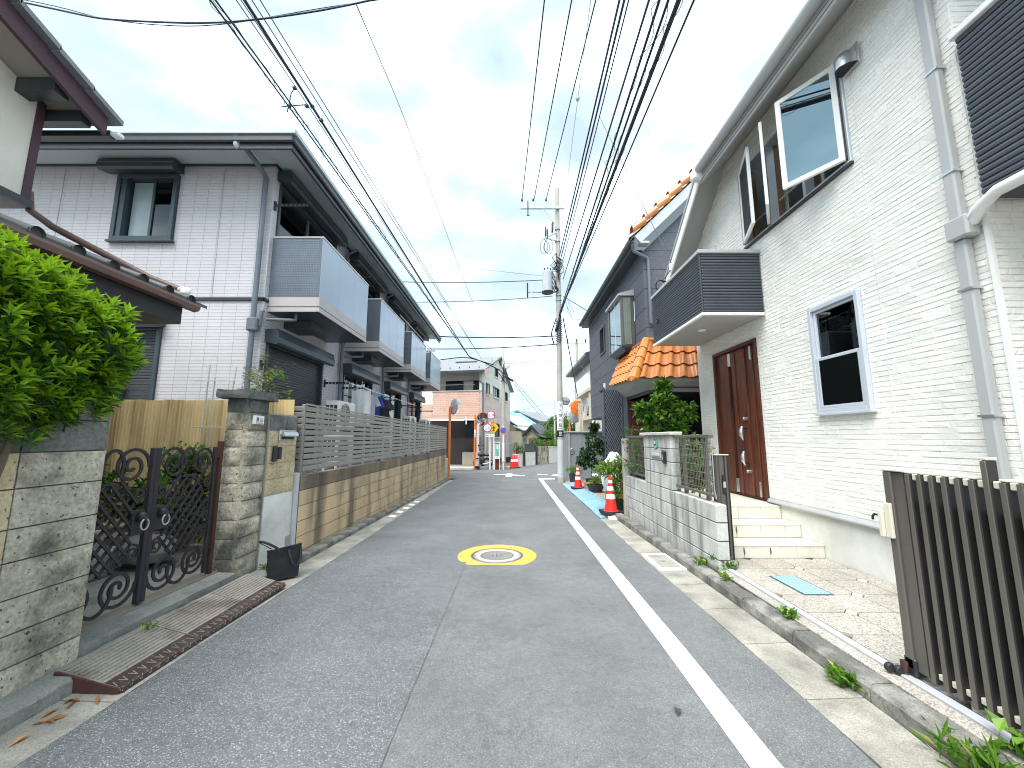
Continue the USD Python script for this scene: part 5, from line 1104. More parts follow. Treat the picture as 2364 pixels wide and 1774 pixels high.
# tiled steps
stp = thing('porch_steps', 'beige tiled porch steps leading to the brown front door', 'steps', (2.9, 5, 0.12))
lev = [(4.62, 0.12, 0.262), (4.965, 0.262, 0.415), (5.30, 0.415, 0.578)]
for k, (y, z0, z1) in enumerate(lev):
    y2 = lev[k + 1][0] if k < 2 else 7.12
    xl, xr = 2.30, 3.498
    part(stp, 'step_core', MB().box(xl + 0.01, xr, y + 0.012, y2 + 0.02, 0.0, z1 - 0.012), 'mortar')
    n = 4; off = (0.0, 0.12, 0.05)[k]
    xs = sorted({xl, xr, *[xl + off + 0.295 * i for i in range(0, 5) if xl < xl + off + 0.295 * i < xr - 0.03]})
    for a, b in zip(xs[:-1], xs[1:]):
        part(stp, 'riser_tile', MB().box(a + 0.002, b - 0.002, y, y + 0.013, z0 + 0.003, z1 - 0.014, b=0.002), 'step_tile')
        yt = y
        while yt < y2 - 0.02:
            ye = min(yt + (0.34 if k < 2 else 0.3), y2 + (0.002 if k < 2 else 0))
            part(stp, 'tread_tile', MB().box(a + 0.002, b - 0.002, yt - (0.006 if yt == y else -0.002), ye - 0.002, z1 - 0.0135, z1, b=0.003), 'step_tile'); yt = ye
    for i in (1, 2):
        if i < len(xs) - 1: part(stp, 'dark_seep_stain', MB().add([[xs[i] - 0.006, y - 0.0012, z1 - 0.03], [xs[i] + 0.007, y - 0.0012, z1 - 0.03], [xs[i] + 0.012, y - 0.0012, z1 - 0.08], [xs[i] + 0.003, y - 0.0012, z0 + 0.03], [xs[i] - 0.010, y - 0.0012, z1 - 0.07]], [[0, 1, 2], [0, 2, 3], [0, 3, 4]]), 'mortar_dark')
part(stp, 'side_wall', MB().box(2.262, 2.31, 5.28, 7.1, 0.0, 0.57), 'step_tile')
gm = MB()
for y, z in ((4.72, 0.30), (5.05, 0.45), (5.38, 0.60)):
    for _ in range(5): gm.hexa(*[[[3.47 + a * 0.02, y + rng.uniform(-.1, .12) * 0 + b * 0.05, z + c] for a, b in ((0, 0), (1, 0), (1, 1), (0, 1))] for c in (-0.16, 0.0)])
# dark front balcony
by0, by1, bx, bz0, bz1 = 5.25, 7.15, 2.63, 3.13, 4.03
bl = part(wh, 'front_balcony', MB().box(bx + 0.02, 3.478, by0 + 0.02, by1, bz0 + 0.03, bz0 + 0.12).box(bx + 0.02, bx + 0.12, by0 + 0.02, by1, bz0 + 0.12, bz1).box(bx + 0.12, 3.478, by0 + 0.02, by0 + 0.12, bz0 + 0.12, bz1), 'dark_trim', label='dark boarded balcony above the front door')
FB1, FB2 = FX(bx + 0.02, -1), FY(by0 + 0.02)
nb = 20; h_ = (bz1 - bz0 - 0.05) / nb
for i in range(nb):
    z = bz0 + 0.045 + h_ * i
    for fr, u0, u1 in ((FB1, by0 + 0.022, by1), (FB2, bx + 0.022, 3.478)):
        pr = [(0, z + 0.002), (0.016, z + 0.004), (0.020, z + h_ * 0.5), (0.012, z + h_ - 0.006), (0, z + h_ - 0.004)]
        part(bl, 'board', MB().hexa([fr(np.array([u0, n, zz])) for n, zz in pr], [fr(np.array([u1, n, zz])) for n, zz in pr]), 'dark_siding')
part(bl, 'coping', MB().box(bx - 0.02, bx + 0.14, by0 - 0.02, by1, bz1, bz1 + 0.055, b=0.006).box(bx + 0.141, 3.478, by0 - 0.02, by0 + 0.14, bz1, bz1 + 0.054, b=0.006), 'gutter_grey')
part(bl, 'bottom_trim', MB().box(bx - 0.012, bx + 0.03, by0 - 0.012, by1, bz0, bz0 + 0.04, b=0.004).box(bx + 0.031, 3.478, by0 - 0.012, by0 + 0.03, bz0, bz0 + 0.04, b=0.004), 'white_trim')
part(bl, 'soffit', MB().box(bx + 0.03, 3.478, by0 + 0.03, by1 - 0.01, bz0 + 0.012, bz0 + 0.028), 'soffit_grey')
part(bl, 'corner_bead', MB().box(bx - 0.004, bx + 0.012, by0 - 0.004, by0 + 0.012, bz0 + 0.041, bz1 - 0.001), 'dark_siding')
part(bl, 'down_light', MB().lathe([(0, 0.0), (0.055, 0.0), (0.065, 0.014)], (3.0, 6.05, bz0 - 0.004), 24), 'white_trim', smooth=40)
part(bl, 'vent_cap', MB().box(6.85, 6.93, 0.0, 0.05, 3.50, 3.57, FB1, b=0.008), 'black_plastic')
# near upper balcony over the parking space
nb_ = part(wh, 'side_balcony', MB().box(3.44, 6, -1.6, 2.66, 3.20, 3.30).box(3.44, 3.54, -1.6, 2.66, 3.30, 4.50), 'dark_trim', label='dark boarded balcony at the right edge')
FB3 = FX(3.44, -1)
for i in range(27):
    z = 3.21 + 0.048 * i; pr = [(0, z + 0.002), (0.016, z + 0.004), (0.020, z + 0.024), (0.012, z + 0.042), (0, z + 0.044)]
    part(nb_, 'board', MB().hexa([FB3(np.array([-1.6, n, zz])) for n, zz in pr], [FB3(np.array([2.655, n, zz])) for n, zz in pr]), 'dark_siding')
part(nb_, 'coping', MB().box(3.39, 3.56, -1.6, 2.68, 4.505, 4.56, b=0.006), 'white_trim')
part(nb_, 'bottom_pipe', MB().tube([[3.40, -1.6, 3.20], [3.40, 2.55, 3.17], [3.42, 2.68, 3.12], [3.44, 2.76, 3.05]], 0.042, 12), 'white_trim', smooth=True)
part(nb_, 'soffit', MB().box(3.46, 6, -1.6, 2.64, 3.17, 3.199), 'dark_trim')
# main downpipe with hopper and white duct on the near wall
mp = part(wh, 'downpipe', MB().box(2.80, 2.885, 0.02, 0.085, 0.2, 2.95, FH, b=0.012).box(2.80, 2.885, 0.02, 0.085, 3.12, 5.75, FH, b=0.012), 'gutter_grey')
part(mp, 'hopper', MB().box(2.74, 2.90, 0.012, 0.12, 2.95, 3.12, FH, b=0.015), 'gutter_grey')
for z in (1.6, 2.55, 3.5, 4.4, 5.3): part(mp, 'clip', MB().box(2.792, 2.893, 0.012, 0.092, z, z + 0.018, FH), 'silver')
part(wh, 'duct_cover', MB().tube([[3.78, 2.66, 2.62], [3.86, 2.60, 2.66], [3.95, 2.62, 2.60], [3.96, 2.62, 0.3]], 0.06, 12), 'white_trim', smooth=True)
# ------------------------------------------------------------------ block wall with mesh fence, pillar, gate post
rw = thing('front_wall', 'low grey concrete block wall with a pillar in front of the porch', 'wall', (2.2, 6, 0))
FR = FX(2.14, -1)
part(rw, 'core', MB().box(4.285, 7.595, -0.118, -0.006, -0.15, 0.75, FR).box(5.40, 6.47, -0.116, -0.006, 0.75, 1.485, FR), 'mortar_dark')
zr = [-0.11, 0.0, 0.193, 0.383, 0.571, 0.757]
ubl = [4.28]
r5 = np.random.default_rng(21)
while ubl[-1] < 7.3: ubl.append(ubl[-1] + float(r5.choice([0.15, 0.2, 0.24])))
ubl.append(7.6)
for k, (z0, z1) in enumerate(zip(zr[:-1], zr[1:])):
    for a, b in zip(ubl[:-1], ubl[1:]):
        part(rw, 'block', MB().box(a + 0.0012, b - 0.0012, -0.118, r5.uniform(-0.0005, 0.002), z0 + 0.0045, z1 - 0.0045, FR, b=0.006), 'block_grey')
zp = [0.757, 0.945, 1.125, 1.305, 1.488]
for k, (z0, z1) in enumerate(zip(zp[:-1], zp[1:])):
    us = [5.39, 5.62, 5.78, 6.0, 6.22, 6.48] if k < 2 else [5.39, 5.75, 6.12, 6.48]
    for a, b in zip(us[:-1], us[1:]): part(rw, 'block', MB().box(a + 0.0012, b - 0.0012, -0.118, r5.uniform(-0.0005, 0.002), z0 + 0.0045, z1 - 0.0045, FR, b=0.006), 'block_grey')
part(rw, 'cap_stone', MB().box(5.34, 6.54, -0.15, 0.045, 1.490, 1.535, FR, b=0.008), 'granite')
part(rw, 'old_end_post', MB().box(7.62, 7.73, -0.1, 0.02, -0.15, 1.44, FR, b=0.008), 'pole_concrete')
hn = thing('house_number', 'small pale green oval plate on the grey block pillar', 'plate', (2.13, 5.93, 1.38))
part(hn, 'plate', MB().prism([(5.93 + 0.085 * math.cos(a), 1.385 + 0.085 * math.sin(a)) for a in np.linspace(0, 2 * math.pi, 17)[:-1]], 0.004, 0.014, FR), 'board_green')
part(hn, 'inner_plate', MB().prism([(5.93 + 0.05 * math.cos(a), 1.39 + 0.05 * math.sin(a)) for a in np.linspace(0, 2 * math.pi, 13)[:-1]], 0.014, 0.018, FR), 'cyan_dark')
for y in (5.91, 5.95): part(hn, 'mark', MB().box(y - 0.008, y + 0.008, 0.018, 0.021, 1.365, 1.415, FR), 'sign_white')
ms = thing('mail_slot', 'grey mail slot plate in the grey block pillar', 'letterbox', (2.13, 5.9, 1.22))
part(ms, 'plate', MB().box(5.72, 6.12, 0.003, 0.016, 1.165, 1.265, FR, b=0.004), 'gutter_grey')
part(ms, 'flap', MB().box(5.76, 6.08, 0.016, 0.026, 1.19, 1.235, FR, b=0.004), 'alu_frame')
iw = thing('door_phone', 'black and grey door phone on the grey block pillar', 'intercom', (2.13, 5.58, 1.2))
part(iw, 'body', MB().box(5.535, 5.61, 0.003, 0.04, 1.10, 1.27, FR, b=0.008), 'black_plastic')
part(iw, 'face', MB().box(5.615, 5.65, 0.003, 0.03, 1.12, 1.28, FR, b=0.006), 'black_rubber')
part(iw, 'lens', MB().box(5.59, 5.605, 0.040, 0.043, 1.15, 1.22, FR), 'alu_frame')
def meshfence(label, y0, y1, nv, posts):
    t = thing('mesh_fence', label, 'fence', (2.2, (y0 + y1) / 2, 0.757))
    F = FX(2.2, -1)
    part(t, 'top_rail', MB().box(y0 - 0.03, y1, -0.025, 0.025, 1.455, 1.49, F, b=0.005), 'alu_bronze')
    part(t, 'bottom_rail', MB().box(y0 - 0.03, y1, -0.02, 0.02, 0.815, 0.845, F, b=0.005), 'alu_bronze')
    for p in posts: part(t, 'post', MB().box(p - 0.03, p + 0.03, -0.06, -0.024, 0.757, 1.455, F, b=0.004), 'alu_bronze')
    for k in range(nv):
        y = y0 + (y1 - y0) * (k + 0.5) / nv
        part(t, 'upright_wire', MB().tube([[y, 0.004, 0.845], [y, 0.004, 1.455]], 0.0024, 5, fr=F), 'fence_wire')
    for k in range(7): part(t, 'cross_wire', MB().tube([[y0, 0.010, 0.89 + 0.085 * k], [y1, 0.010, 0.89 + 0.085 * k]], 0.0026, 5, fr=F), 'fence_wire')
    part(t, 'end_hoop', MB().tube([[y0 - 0.02, 0.0, 1.46], [y0 - 0.035, 0.005, 1.38], [y0 - 0.03, 0.005, 0.9], [y0 - 0.06, 0.005, 0.80]], 0.006, 6, fr=F), 'galv', smooth=True)
meshfence('bronze mesh fence between the grey pillar and the gate post', 4.42, 5.375, 24, (4.62, 5.20))
meshfence('bronze mesh fence beyond the grey pillar', 6.50, 7.58, 24, (6.7, 7.4))
gpst = thing('gate_post', 'ribbed bronze aluminium gate post with a lock plate beside the steps', 'gate post', (2.375, 4.6, 0.12))
part(gpst, 'post', MB().box(2.302, 2.452, 4.55, 4.64, 0.10, 1.255, b=0.006), 'alu_bronze')
for x in (2.312, 2.345, 2.402, 2.44): part(gpst, 'rib', MB().box(x - 0.004, x + 0.004, 4.538, 4.552, 0.12, 1.254), 'alu_bronze' if x < 2.4 else 'alu_dark')
part(gpst, 'cap', MB().box(2.298, 2.456, 4.535, 4.645, 1.256, 1.268, b=0.004), 'cream_plastic')
part(gpst, 'lock_plate', MB().box(2.365, 2.405, 4.534, 4.552, 0.83, 1.04, b=0.006), 'black_plastic')
part(gpst, 'lock_label', MB().box(2.370, 2.400, 4.5325, 4.536, 0.90, 0.965), 'gutter_grey')
# folding gate pushed open
fg = thing('folding_gate', 'bronze accordion folding gate pushed open at the right edge', 'gate', (2.27, 2.0, 0.12))
part(fg, 'lead_post', MB().box(2.235, 2.315, 2.385, 2.435, 0.17, 1.255, b=0.006).box(2.25, 2.30, 2.32, 2.384, 0.17, 1.25), 'alu_bronze')
part(fg, 'lead_cap', MB().box(2.232, 2.318, 2.305, 2.438, 1.256, 1.27, b=0.004), 'cream_plastic')
ygs = [2.29 - 0.0632 * k for k in range(22)]
for k, y in enumerate(ygs):
    tall = k == 6
    b = part(fg, 'bar', MB().box(2.245, 2.295, y - 0.013, y + 0.013, 0.155, 1.345 if tall else 1.25, b=0.004), 'alu_dark')
    part(b, 'bar_face', MB().box(2.238, 2.2445, y - 0.012, y + 0.012, 0.157, 1.342 if tall else 1.248, b=0.002), 'alu_bronze')
    part(b, 'cap', MB().box(2.243, 2.297, y - 0.015, y + 0.015, 1.346 if tall else 1.251, 1.36 if tall else 1.263, b=0.003), 'cream_plastic')
    if k < 21:
        part(fg, 'spacer', MB().box(2.255, 2.285, y - 0.05, y - 0.0135, 1.215, 1.25, b=0.004), 'cream_plastic')
        part(fg, 'spacer', MB().box(2.255, 2.285, y - 0.05, y - 0.0135, 0.185, 0.215, b=0.004), 'cream_plastic')
        for z in (0.25, 0.68):
            part(fg, 'link', MB().bar([2.31, y + 0.03, z + 0.42], [2.31, y - 0.09, z], 0.034, 0.012, (1, 0, 0)), 'alu_dark')
            part(fg, 'link', MB().bar([2.325, y + 0.03, z], [2.325, y - 0.09, z + 0.42], 0.034, 0.012, (1, 0, 0)), 'alu_dark')
part(fg, 'rear_link_stack', MB().box(2.335, 2.35, 0.93, 2.22, 0.26, 1.08), 'alu_dark')
lk = part(fg, 'lock_box', MB().box(2.215, 2.234, 2.39, 2.432, 0.87, 1.07, b=0.004).box(2.20, 2.234, 2.433, 2.46, 0.87, 1.02, b=0.004), 'cream_plastic')
part(lk, 'handle', MB().tube([[2.22, 2.46, 0.99], [2.22, 2.50, 0.99], [2.22, 2.515, 0.975], [2.22, 2.515, 0.955]], 0.007, 6), 'black_plastic', smooth=True)
for y in (2.41, 1.83):
    c = part(fg, 'caster_box', MB().box(2.235, 2.315, y - 0.035, y + 0.035, 0.135, 0.23, b=0.008), 'black_plastic')
    part(c, 'wheel', MB().lathe([(0, -0.014), (0.02, -0.014), (0.026, -0.008), (0.026, 0.008), (0.02, 0.014), (0, 0.014)], (2.20, y + 0.03, 0.145), 14, 'y').lathe([(0, -0.014), (0.02, -0.014), (0.026, -0.008), (0.026, 0.008), (0.02, 0.014), (0, 0.014)], (2.165, y + 0.05, 0.15), 14, 'y'), 'black_rubber', smooth=30)
    part(c, 'bolt', MB().tube([[2.225, y + 0.02, 0.14], [2.225, y + 0.02, 0.20]], 0.018, 8), 'rust', smooth=True)
# ------------------------------------------------------------------ dark house with orange tiles
dh = thing('dark_house', 'dark blue grey panelled house with an orange tiled roof and porch canopy', 'house', (4, 12, -0.1))
XD, YD, YE = 3.0, 8.57, 14.95
FD, FDn = FX(XD, -1), FY(YD)
ZT = 5.72
dop = [(12.42, 13.02, 4.22, 5.07), (9.35, 10.60, 3.72, 4.96), (8.57, 10.2, -0.4, 2.42)]
part(dh, 'street_wall', wall(MB(), FD, YD + 0.02, 13.25, -0.4, ZT, dop, 0.15, -0.012).box(13.25, YE, -0.162, -0.012, 2.15, ZT, FD), 'dark_trim')
part(dh, 'near_wall', MB().box(XD + 0.165, 8, -0.162, -0.012, 2.42, ZT, FDn).prism([(XD + 0.02, ZT), (8, ZT), (8, ZT + (8 - XD) * 0.97)], -0.162, -0.012, FDn).box(4.6, 8, -0.162, -0.012, -0.3, 2.42, FDn), 'dark_trim')
part(dh, 'far_walls', MB().box(XD + 0.17, 8, YE - 0.16, YE, 2.15, ZT).box(XD + 0.17, 8, 13.1, 13.24, -0.4, 2.15).box(XD + 0.02, 8, 13.25, YE, 2.12, 2.148), 'dark_house')
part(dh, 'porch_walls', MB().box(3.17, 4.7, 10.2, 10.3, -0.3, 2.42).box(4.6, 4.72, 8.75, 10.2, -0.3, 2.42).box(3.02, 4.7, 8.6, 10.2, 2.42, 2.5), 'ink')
part(dh, 'inner_floors', MB().box(3.3, 8, 8.75, 14.7, 2.8, 2.9).box(4.5, 4.6, 10.0, 14.7, 2.9, 5.7), 'interior')
FPd = FY(10.185)
for i in range(4):
    for j in range(5): part(dh, 'red_panel', MB().box(3.02 + 0.09 * i, 3.105 + 0.09 * i, 0, 0.012, 0.9 + 0.3 * j, 1.195 + 0.3 * j, FPd, b=0.003), 'red_panel')
dots = MB()
for i in range(8):
    for j in range(15): dots.box(3.035 + 0.045 * i, 3.046 + 0.045 * i, 0.0125, 0.0135, 0.95 + 0.1 * j, 0.962 + 0.1 * j, FPd)
part(dh, 'panel_holes', dots, 'ink', kind='stuff')
H = 0.455; zz = ZT
def panels(fr, u0, u1, splits, holes, zlo, ztop, inside=None, tri=None):
    z = ZT - H
    while z > zlo - H:
        us = [u0, *splits, u1]
        for a, b in zip(us[:-1], us[1:]):
            for c in clip_holes(a + 0.004, b - 0.004, max(z, zlo) + 0.004, z + H - 0.004, holes): part(dh, 'wall_panel', MB().box(c[0], c[1], -0.012, 0.0, c[2], c[3], fr, b=0.004), 'dark_house')
        z -= H
hd_ = [(h[0] - 0.03, h[1] + 0.03, h[2] - 0.03, h[3] + 0.03) for h in dop] + [(13.25, 99, -9, 2.15)]
panels(FD, YD, YE, [10.9, 13.25], hd_, -0.3, ZT)
panels(FDn, XD, 6.6, [5.2], [(3.0, 4.6, -9, 2.45)], -0.3, ZT)
for k in range(8):   # gable panels
    z0 = ZT + H * k; xl0, xl1 = XD + 0.03 + (z0 - ZT) / 0.97, XD + 0.03 + (z0 + H - ZT) / 0.97
    part(dh, 'wall_panel', MB().prism([(xl0, z0 + 0.004), (6.6, z0 + 0.004), (6.6, z0 + H - 0.004), (xl1, z0 + H - 0.004)], -0.012, 0.0, FDn), 'dark_house')
# roof with verge tiles
PR = 0.97; ex, ez = 2.74, 5.90
rz2 = lambda x: ez + (x - ex) * PR
YR0, YR1 = 8.36, 15.1
part(dh, 'roof', MB().hexa([[ex, YR0 + 0.05, rz2(ex)], [6.5, YR0 + 0.05, rz2(6.5)], [6.5, YR1, rz2(6.5)], [ex, YR1, rz2(ex)]], [[ex, YR0 + 0.05, rz2(ex) + 0.10], [6.5, YR0 + 0.05, rz2(6.5) + 0.10], [6.5, YR1, rz2(6.5) + 0.10], [ex, YR1, rz2(ex) + 0.10]]), 'dark_trim')
part(dh, 'barge_board', MB().hexa([[ex + 0.16, YR0, rz2(ex + 0.16) - 0.24], [6.5, YR0, rz2(6.5) - 0.24], [6.5, YR0 + 0.045, rz2(6.5) - 0.24], [ex + 0.16, YR0 + 0.045, rz2(ex + 0.16) - 0.24]], [[ex + 0.03, YR0, rz2(ex + 0.03) + 0.04], [6.5, YR0, rz2(6.5) + 0.04], [6.5, YR0 + 0.045, rz2(6.5) + 0.04], [ex + 0.03, YR0 + 0.045, rz2(ex + 0.03) + 0.04]]).box(ex + 0.16, ex + 0.36, YR0 + 0.001, YR0 + 0.2, rz2(ex + 0.16) - 0.245, rz2(ex + 0.16) - 0.2), 'pale_barge')
part(dh, 'eave_box', MB().box(ex, XD, YR0 + 0.21, YR1 - 0.1, ZT - 0.004, ZT + 0.02).box(ex, ex + 0.03, YR0 + 0.05, YR1, ZT, ez + 0.05), 'dark_trim')
gp_ = [(0.0, 0.0), (-0.07, 0.012), (-0.09, 0.05), (-0.088, 0.10), (-0.075, 0.10), (-0.07, 0.05), (0.0, 0.04)]
part(dh, 'eave_gutter', MB().hexa([[ex - 0.004 + a, YR0 + 0.05, ez - 0.07 + b] for a, b in gp_], [[ex - 0.004 + a, YR1 + 0.1, ez - 0.07 + b] for a, b in gp_]), 'dark_trim')
for k in range(12):
    s0 = 0.40 * k; x0_, x1_ = ex - 0.02 + s0 * 0.718, ex - 0.02 + (s0 + 0.44) * 0.718
    P = []
    for x, lift in ((x0_, 0.075), (x1_, 0.0)):
        P.append([[x - 0.05 * math.sin(a) * 0.7 * 0 , YR0 + 0.08 - 0.135 * math.cos(a), rz2(x) + 0.16 + lift + 0.14 * math.sin(a)] for a in np.linspace(-0.75, math.pi, 11)])
    part(dh, 'verge_tile', MB().grid(np.array(P)), 'terracotta', smooth=60)
    for j in range(1, 4):
        P = [[[x, YR0 + 0.07 + 0.27 * j - 0.15 + 0.27 * t, rz2(x) + 0.12 + lift + 0.03 * math.sin(t * 2 * math.pi)] for t in np.linspace(0, 1, 7)] for x, lift in ((x0_, 0.04), (x1_, 0.0))]
        part(dh, 'roof_tile', MB().grid(np.array(P)), 'terracotta', smooth=60)
dp = part(dh, 'downpipe', MB().tube([[ex + 0.0, YR0 + 0.1, ez - 0.06], [ex + 0.02, YR0 + 0.12, ez - 0.22], [XD + 0.08, YD - 0.06, ez - 0.38], [XD + 0.10, YD - 0.06, ez - 0.5], [XD + 0.10, YD - 0.06, 4.0], [XD + 0.20, YD - 0.06, 3.95]], 0.036, 10), 'steel_pipe', smooth=True)
# small window, bay window
sm = frame(dh, 'small_window', FD, 12.39, 13.05, 4.19, 5.10, 0.05, -0.12, 0.03, 'dark_trim')
part(sm, 'pane', MB().box(12.44, 13.0, -0.07, -0.06, 4.24, 5.05, FD), 'glass_dark'); part(sm, 'stile', MB().box(12.69, 12.74, -0.09, -0.03, 4.24, 5.05, FD), 'dark_trim')
xb0, yb0, yb1, zb0, zb1 = 2.67, 9.35, 10.60, 3.70, 4.93
by = part(dh, 'bay_window', MB().box(xb0, 2.999, yb0, yb1, zb0 - 0.05, zb0, b=0.004), 'dark_trim')
part(by, 'bay_base', MB().hexa([[2.78, yb0 + 0.1, zb0 - 0.14], [2.999, yb0 + 0.1, zb0 - 0.14], [2.999, yb1 - 0.1, zb0 - 0.14], [2.78, yb1 - 0.1, zb0 - 0.14]], [[xb0 + 0.01, yb0 + 0.01, zb0 - 0.051], [2.999, yb0 + 0.01, zb0 - 0.051], [2.999, yb1 - 0.01, zb0 - 0.051], [xb0 + 0.01, yb1 - 0.01, zb0 - 0.051]]), 'navy_metal')
part(by, 'bay_roof', MB().hexa([[xb0 - 0.06, yb0 - 0.05, zb1], [2.999, yb0 - 0.05, zb1], [2.999, yb1 + 0.05, zb1], [xb0 - 0.06, yb1 + 0.05, zb1]], [[xb0 - 0.06, yb0 - 0.05, zb1 + 0.05], [2.999, yb0 - 0.05, zb1 + 0.16], [2.999, yb1 + 0.05, zb1 + 0.16], [xb0 - 0.06, yb1 + 0.05, zb1 + 0.05]]), 'gutter_grey')
for x, y in ((xb0, yb0), (xb0, yb1 - 0.07), (2.93, yb0), (2.93, yb1 - 0.07)): part(by, 'corner_post', MB().box(x, x + 0.069, y, y + 0.07, zb0 + 0.001, zb1 - 0.001), 'alu_bronze')
part(by, 'front_pane', MB().box(xb0 + 0.02, xb0 + 0.025, yb0 + 0.07, yb1 - 0.07, zb0, zb1), 'glass_bright')
part(by, 'side_pane', MB().box(xb0 + 0.07, 2.93, yb0 + 0.02, yb0 + 0.025, zb0, zb1), 'glass_clear')
cu = MB(); us = np.linspace(xb0 + 0.08, 2.95, 40)
cu.grid(np.array([[[u, yb0 + 0.045 + 0.012 * math.sin(u * 150), z] for z in (zb0 + 0.02, zb1 - 0.02)] for u in us]))
ys_c = np.linspace(yb0 + 0.1, yb1 - 0.1, 60)
cu.grid(np.array([[[xb0 + 0.16 + 0.012 * math.sin(u * 90), u, z] for z in (zb0 + 0.02, zb1 - 0.02)] for u in ys_c]))
part(by, 'curtain', cu, 'curtain', smooth=True)
part(by, 'glazing_bar', MB().box(xb0 + 0.012, xb0 + 0.032, yb0 + 0.60, yb0 + 0.63, zb0 + 0.001, zb1 - 0.001), 'alu_frame')
# porch canopy of glazed tiles
def canopy(B0, B1, T0, T1, cols, rows, mat, parent):
    B0, B1, T0, T1 = map(np.array, (B0, B1, T0, T1))
    nrm = np.cross(B1 - B0, T0 - B0); nrm = nrm / np.linalg.norm(nrm); nrm = nrm if nrm[2] > 0 else -nrm
    at = lambda s, t: (B0 + (B1 - B0) * s) * (1 - t) + (T0 + (T1 - T0) * s) * t
    for r in range(rows):
        for c in range(cols):
            n = 11; P = []
            for t, lift in ((r / rows, 0.035), ((r + 1.06) / rows, 0.0)):
                row = []
                for i in range(n):
                    f = i / (n - 1); w = 0.042 * math.sin(min(f / 0.52, 1) * math.pi) if f < 0.52 else -0.016 * math.sin((f - 0.52) / 0.48 * math.pi)
                    row.append(at((c + f) / cols, t) + nrm * (0.03 + lift + w))
                P.append(row)
            P = np.array(P); mb = MB().grid(P)
            edge = np.array([P[0], P[0] - nrm * 0.014]); mb.grid(edge)
            part(parent, 'canopy_tile', mb, mat, smooth=50)
hipB, hipT = np.array([2.50, 7.95, 2.63]), np.array([3.0, 8.56, 3.56])
endB, endT = np.array([2.50, 9.80, 2.72]), np.array([2.99, 10.42, 3.60])
cp = part(dh, 'porch_canopy', MB().hexa([hipB + [0.02, 0.03, -0.02], [4.3, 7.98, 2.62], [4.3, 8.556, 2.5], [2.99, 8.56, 2.5]], [hipB + [0.02, 0.03, 0.03], [4.3, 7.98, 2.67], [4.3, 8.556, 3.5], [2.99, 8.556, 3.5]]).hexa([hipB + [0.02, 0.03, -0.02], [2.99, 8.56, 2.5], [2.99, 10.3, 2.5], endB + [0.03, -0.05, -0.02]], [hipB + [0.02, 0.03, 0.03], [2.988, 8.56, 3.5], [2.988, 10.3, 3.5], endB + [0.03, -0.05, 0.03]]), 'soffit_grey', label='orange glazed tile canopy over the porch')
canopy(endB, hipB + [0.0, 0.08, 0.0], endT, hipT, 8, 4, 'terracotta', cp)
canopy(hipB + [0.08, 0, 0], [4.25, 7.95, 2.66], hipT, [4.4, 8.56, 3.56], 6, 3, 'terracotta', cp)
d = hipT - hipB; L_ = np.linalg.norm(d); d /= L_
sx = np.cross(d, [0, 0, 1.0]); sx /= np.linalg.norm(sx); nx_ = np.cross(sx, d); nx_ = nx_ if nx_[2] > 0 else -nx_
for k in range(4):
    a, b = hipB - d * 0.06 + d * (L_ + 0.04) * k / 4, hipB - d * 0.06 + d * (L_ + 0.04) * (k + 1.1) / 4
    ph = np.linspace(-0.25, math.pi + 0.25, 13)
    P = np.array([[c + sx * 0.095 * s_ * math.cos(p) + nx_ * (0.055 + 0.095 * s_ * math.sin(p)) for p in ph] for c, s_ in ((a, 1.12), (b, 0.95))])
    mb = MB().grid(P).grid(np.array([P[0], P[0] * 0.88 + P[0].mean(0) * 0.12]))
    if k == 0:
        C_ = P[0].mean(0) - d * 0.07
        for q in (0.85, 0.5): pass
        mb.grid(np.array([P[0], P[0] * 0.75 + (P[0].mean(0) - d * 0.05) * 0.25, P[0] * 0.4 + (P[0].mean(0) - d * 0.085) * 0.6, np.repeat([P[0].mean(0) - d * 0.095], 13, 0)]))
    part(cp, 'ridge_tile', mb, 'terracotta_ridge', smooth=50)
for k in range(5):
    a, b = hipT + (endT - hipT) * k / 5, hipT + (endT - hipT) * (k + 1.05) / 5
    part(cp, 'top_ridge_tile', MB().tube([a + [-0.03, 0, 0.03], b + [-0.03, 0, 0.03]], [0.062, 0.052], 10), 'terracotta', smooth=40)
for k in range(4):
    part(cp, 'top_ridge_tile', MB().tube([[3.0 + 0.35 * k, 8.53, 3.60], [3.37 + 0.35 * k, 8.53, 3.60]], [0.062, 0.052], 10), 'terracotta', smooth=40)
part(cp, 'porch_lamp', MB().box(3.35, 4.1, 8.35, 8.45, 2.44, 2.50), 'gutter_grey')
# dark lattice screen
la = thing('lattice_screen', 'dark folded lattice gate standing against the dark house', 'lattice', (2.72, 10.6, -0.1))
xl0, xl1, zl0, zl1 = 2.50, 2.97, -0.1, 2.80
def lat(x_top, slope, y, w, nm, m):
    """a slat of the lattice clipped to the panel"""
    pts = [(x_top + slope * (zl1 - z), z) for z in np.linspace(zl0, zl1, 60)]
    pts = [p for p in pts if xl0 <= p[0] <= xl1]
    if len(pts) > 3: part(la, nm, MB().bar([pts[0][0], y, pts[0][1]], [pts[-1][0], y, pts[-1][1]], w, 0.012, (0, 1, 0)), m)
for k in range(-28, 9): lat(xl0 + 0.057 * k, 0.5, 10.60, 0.022, 'slat', 'steel_pipe')
for k in range(0, 14): lat(xl0 + 0.115 * k, -0.5, 10.615, 0.016, 'cross_slat', 'dark_siding')
for x in (xl0 - 0.015, xl1 + 0.01): part(la, 'upright', MB().box(x - 0.012, x + 0.012, 10.59, 10.63, zl0, zl1 + 0.02), 'dark_siding')
part(la, 'dark_backing', MB().box(2.52, 2.96, 10.70, 10.72, -0.1, 2.75), 'ink')
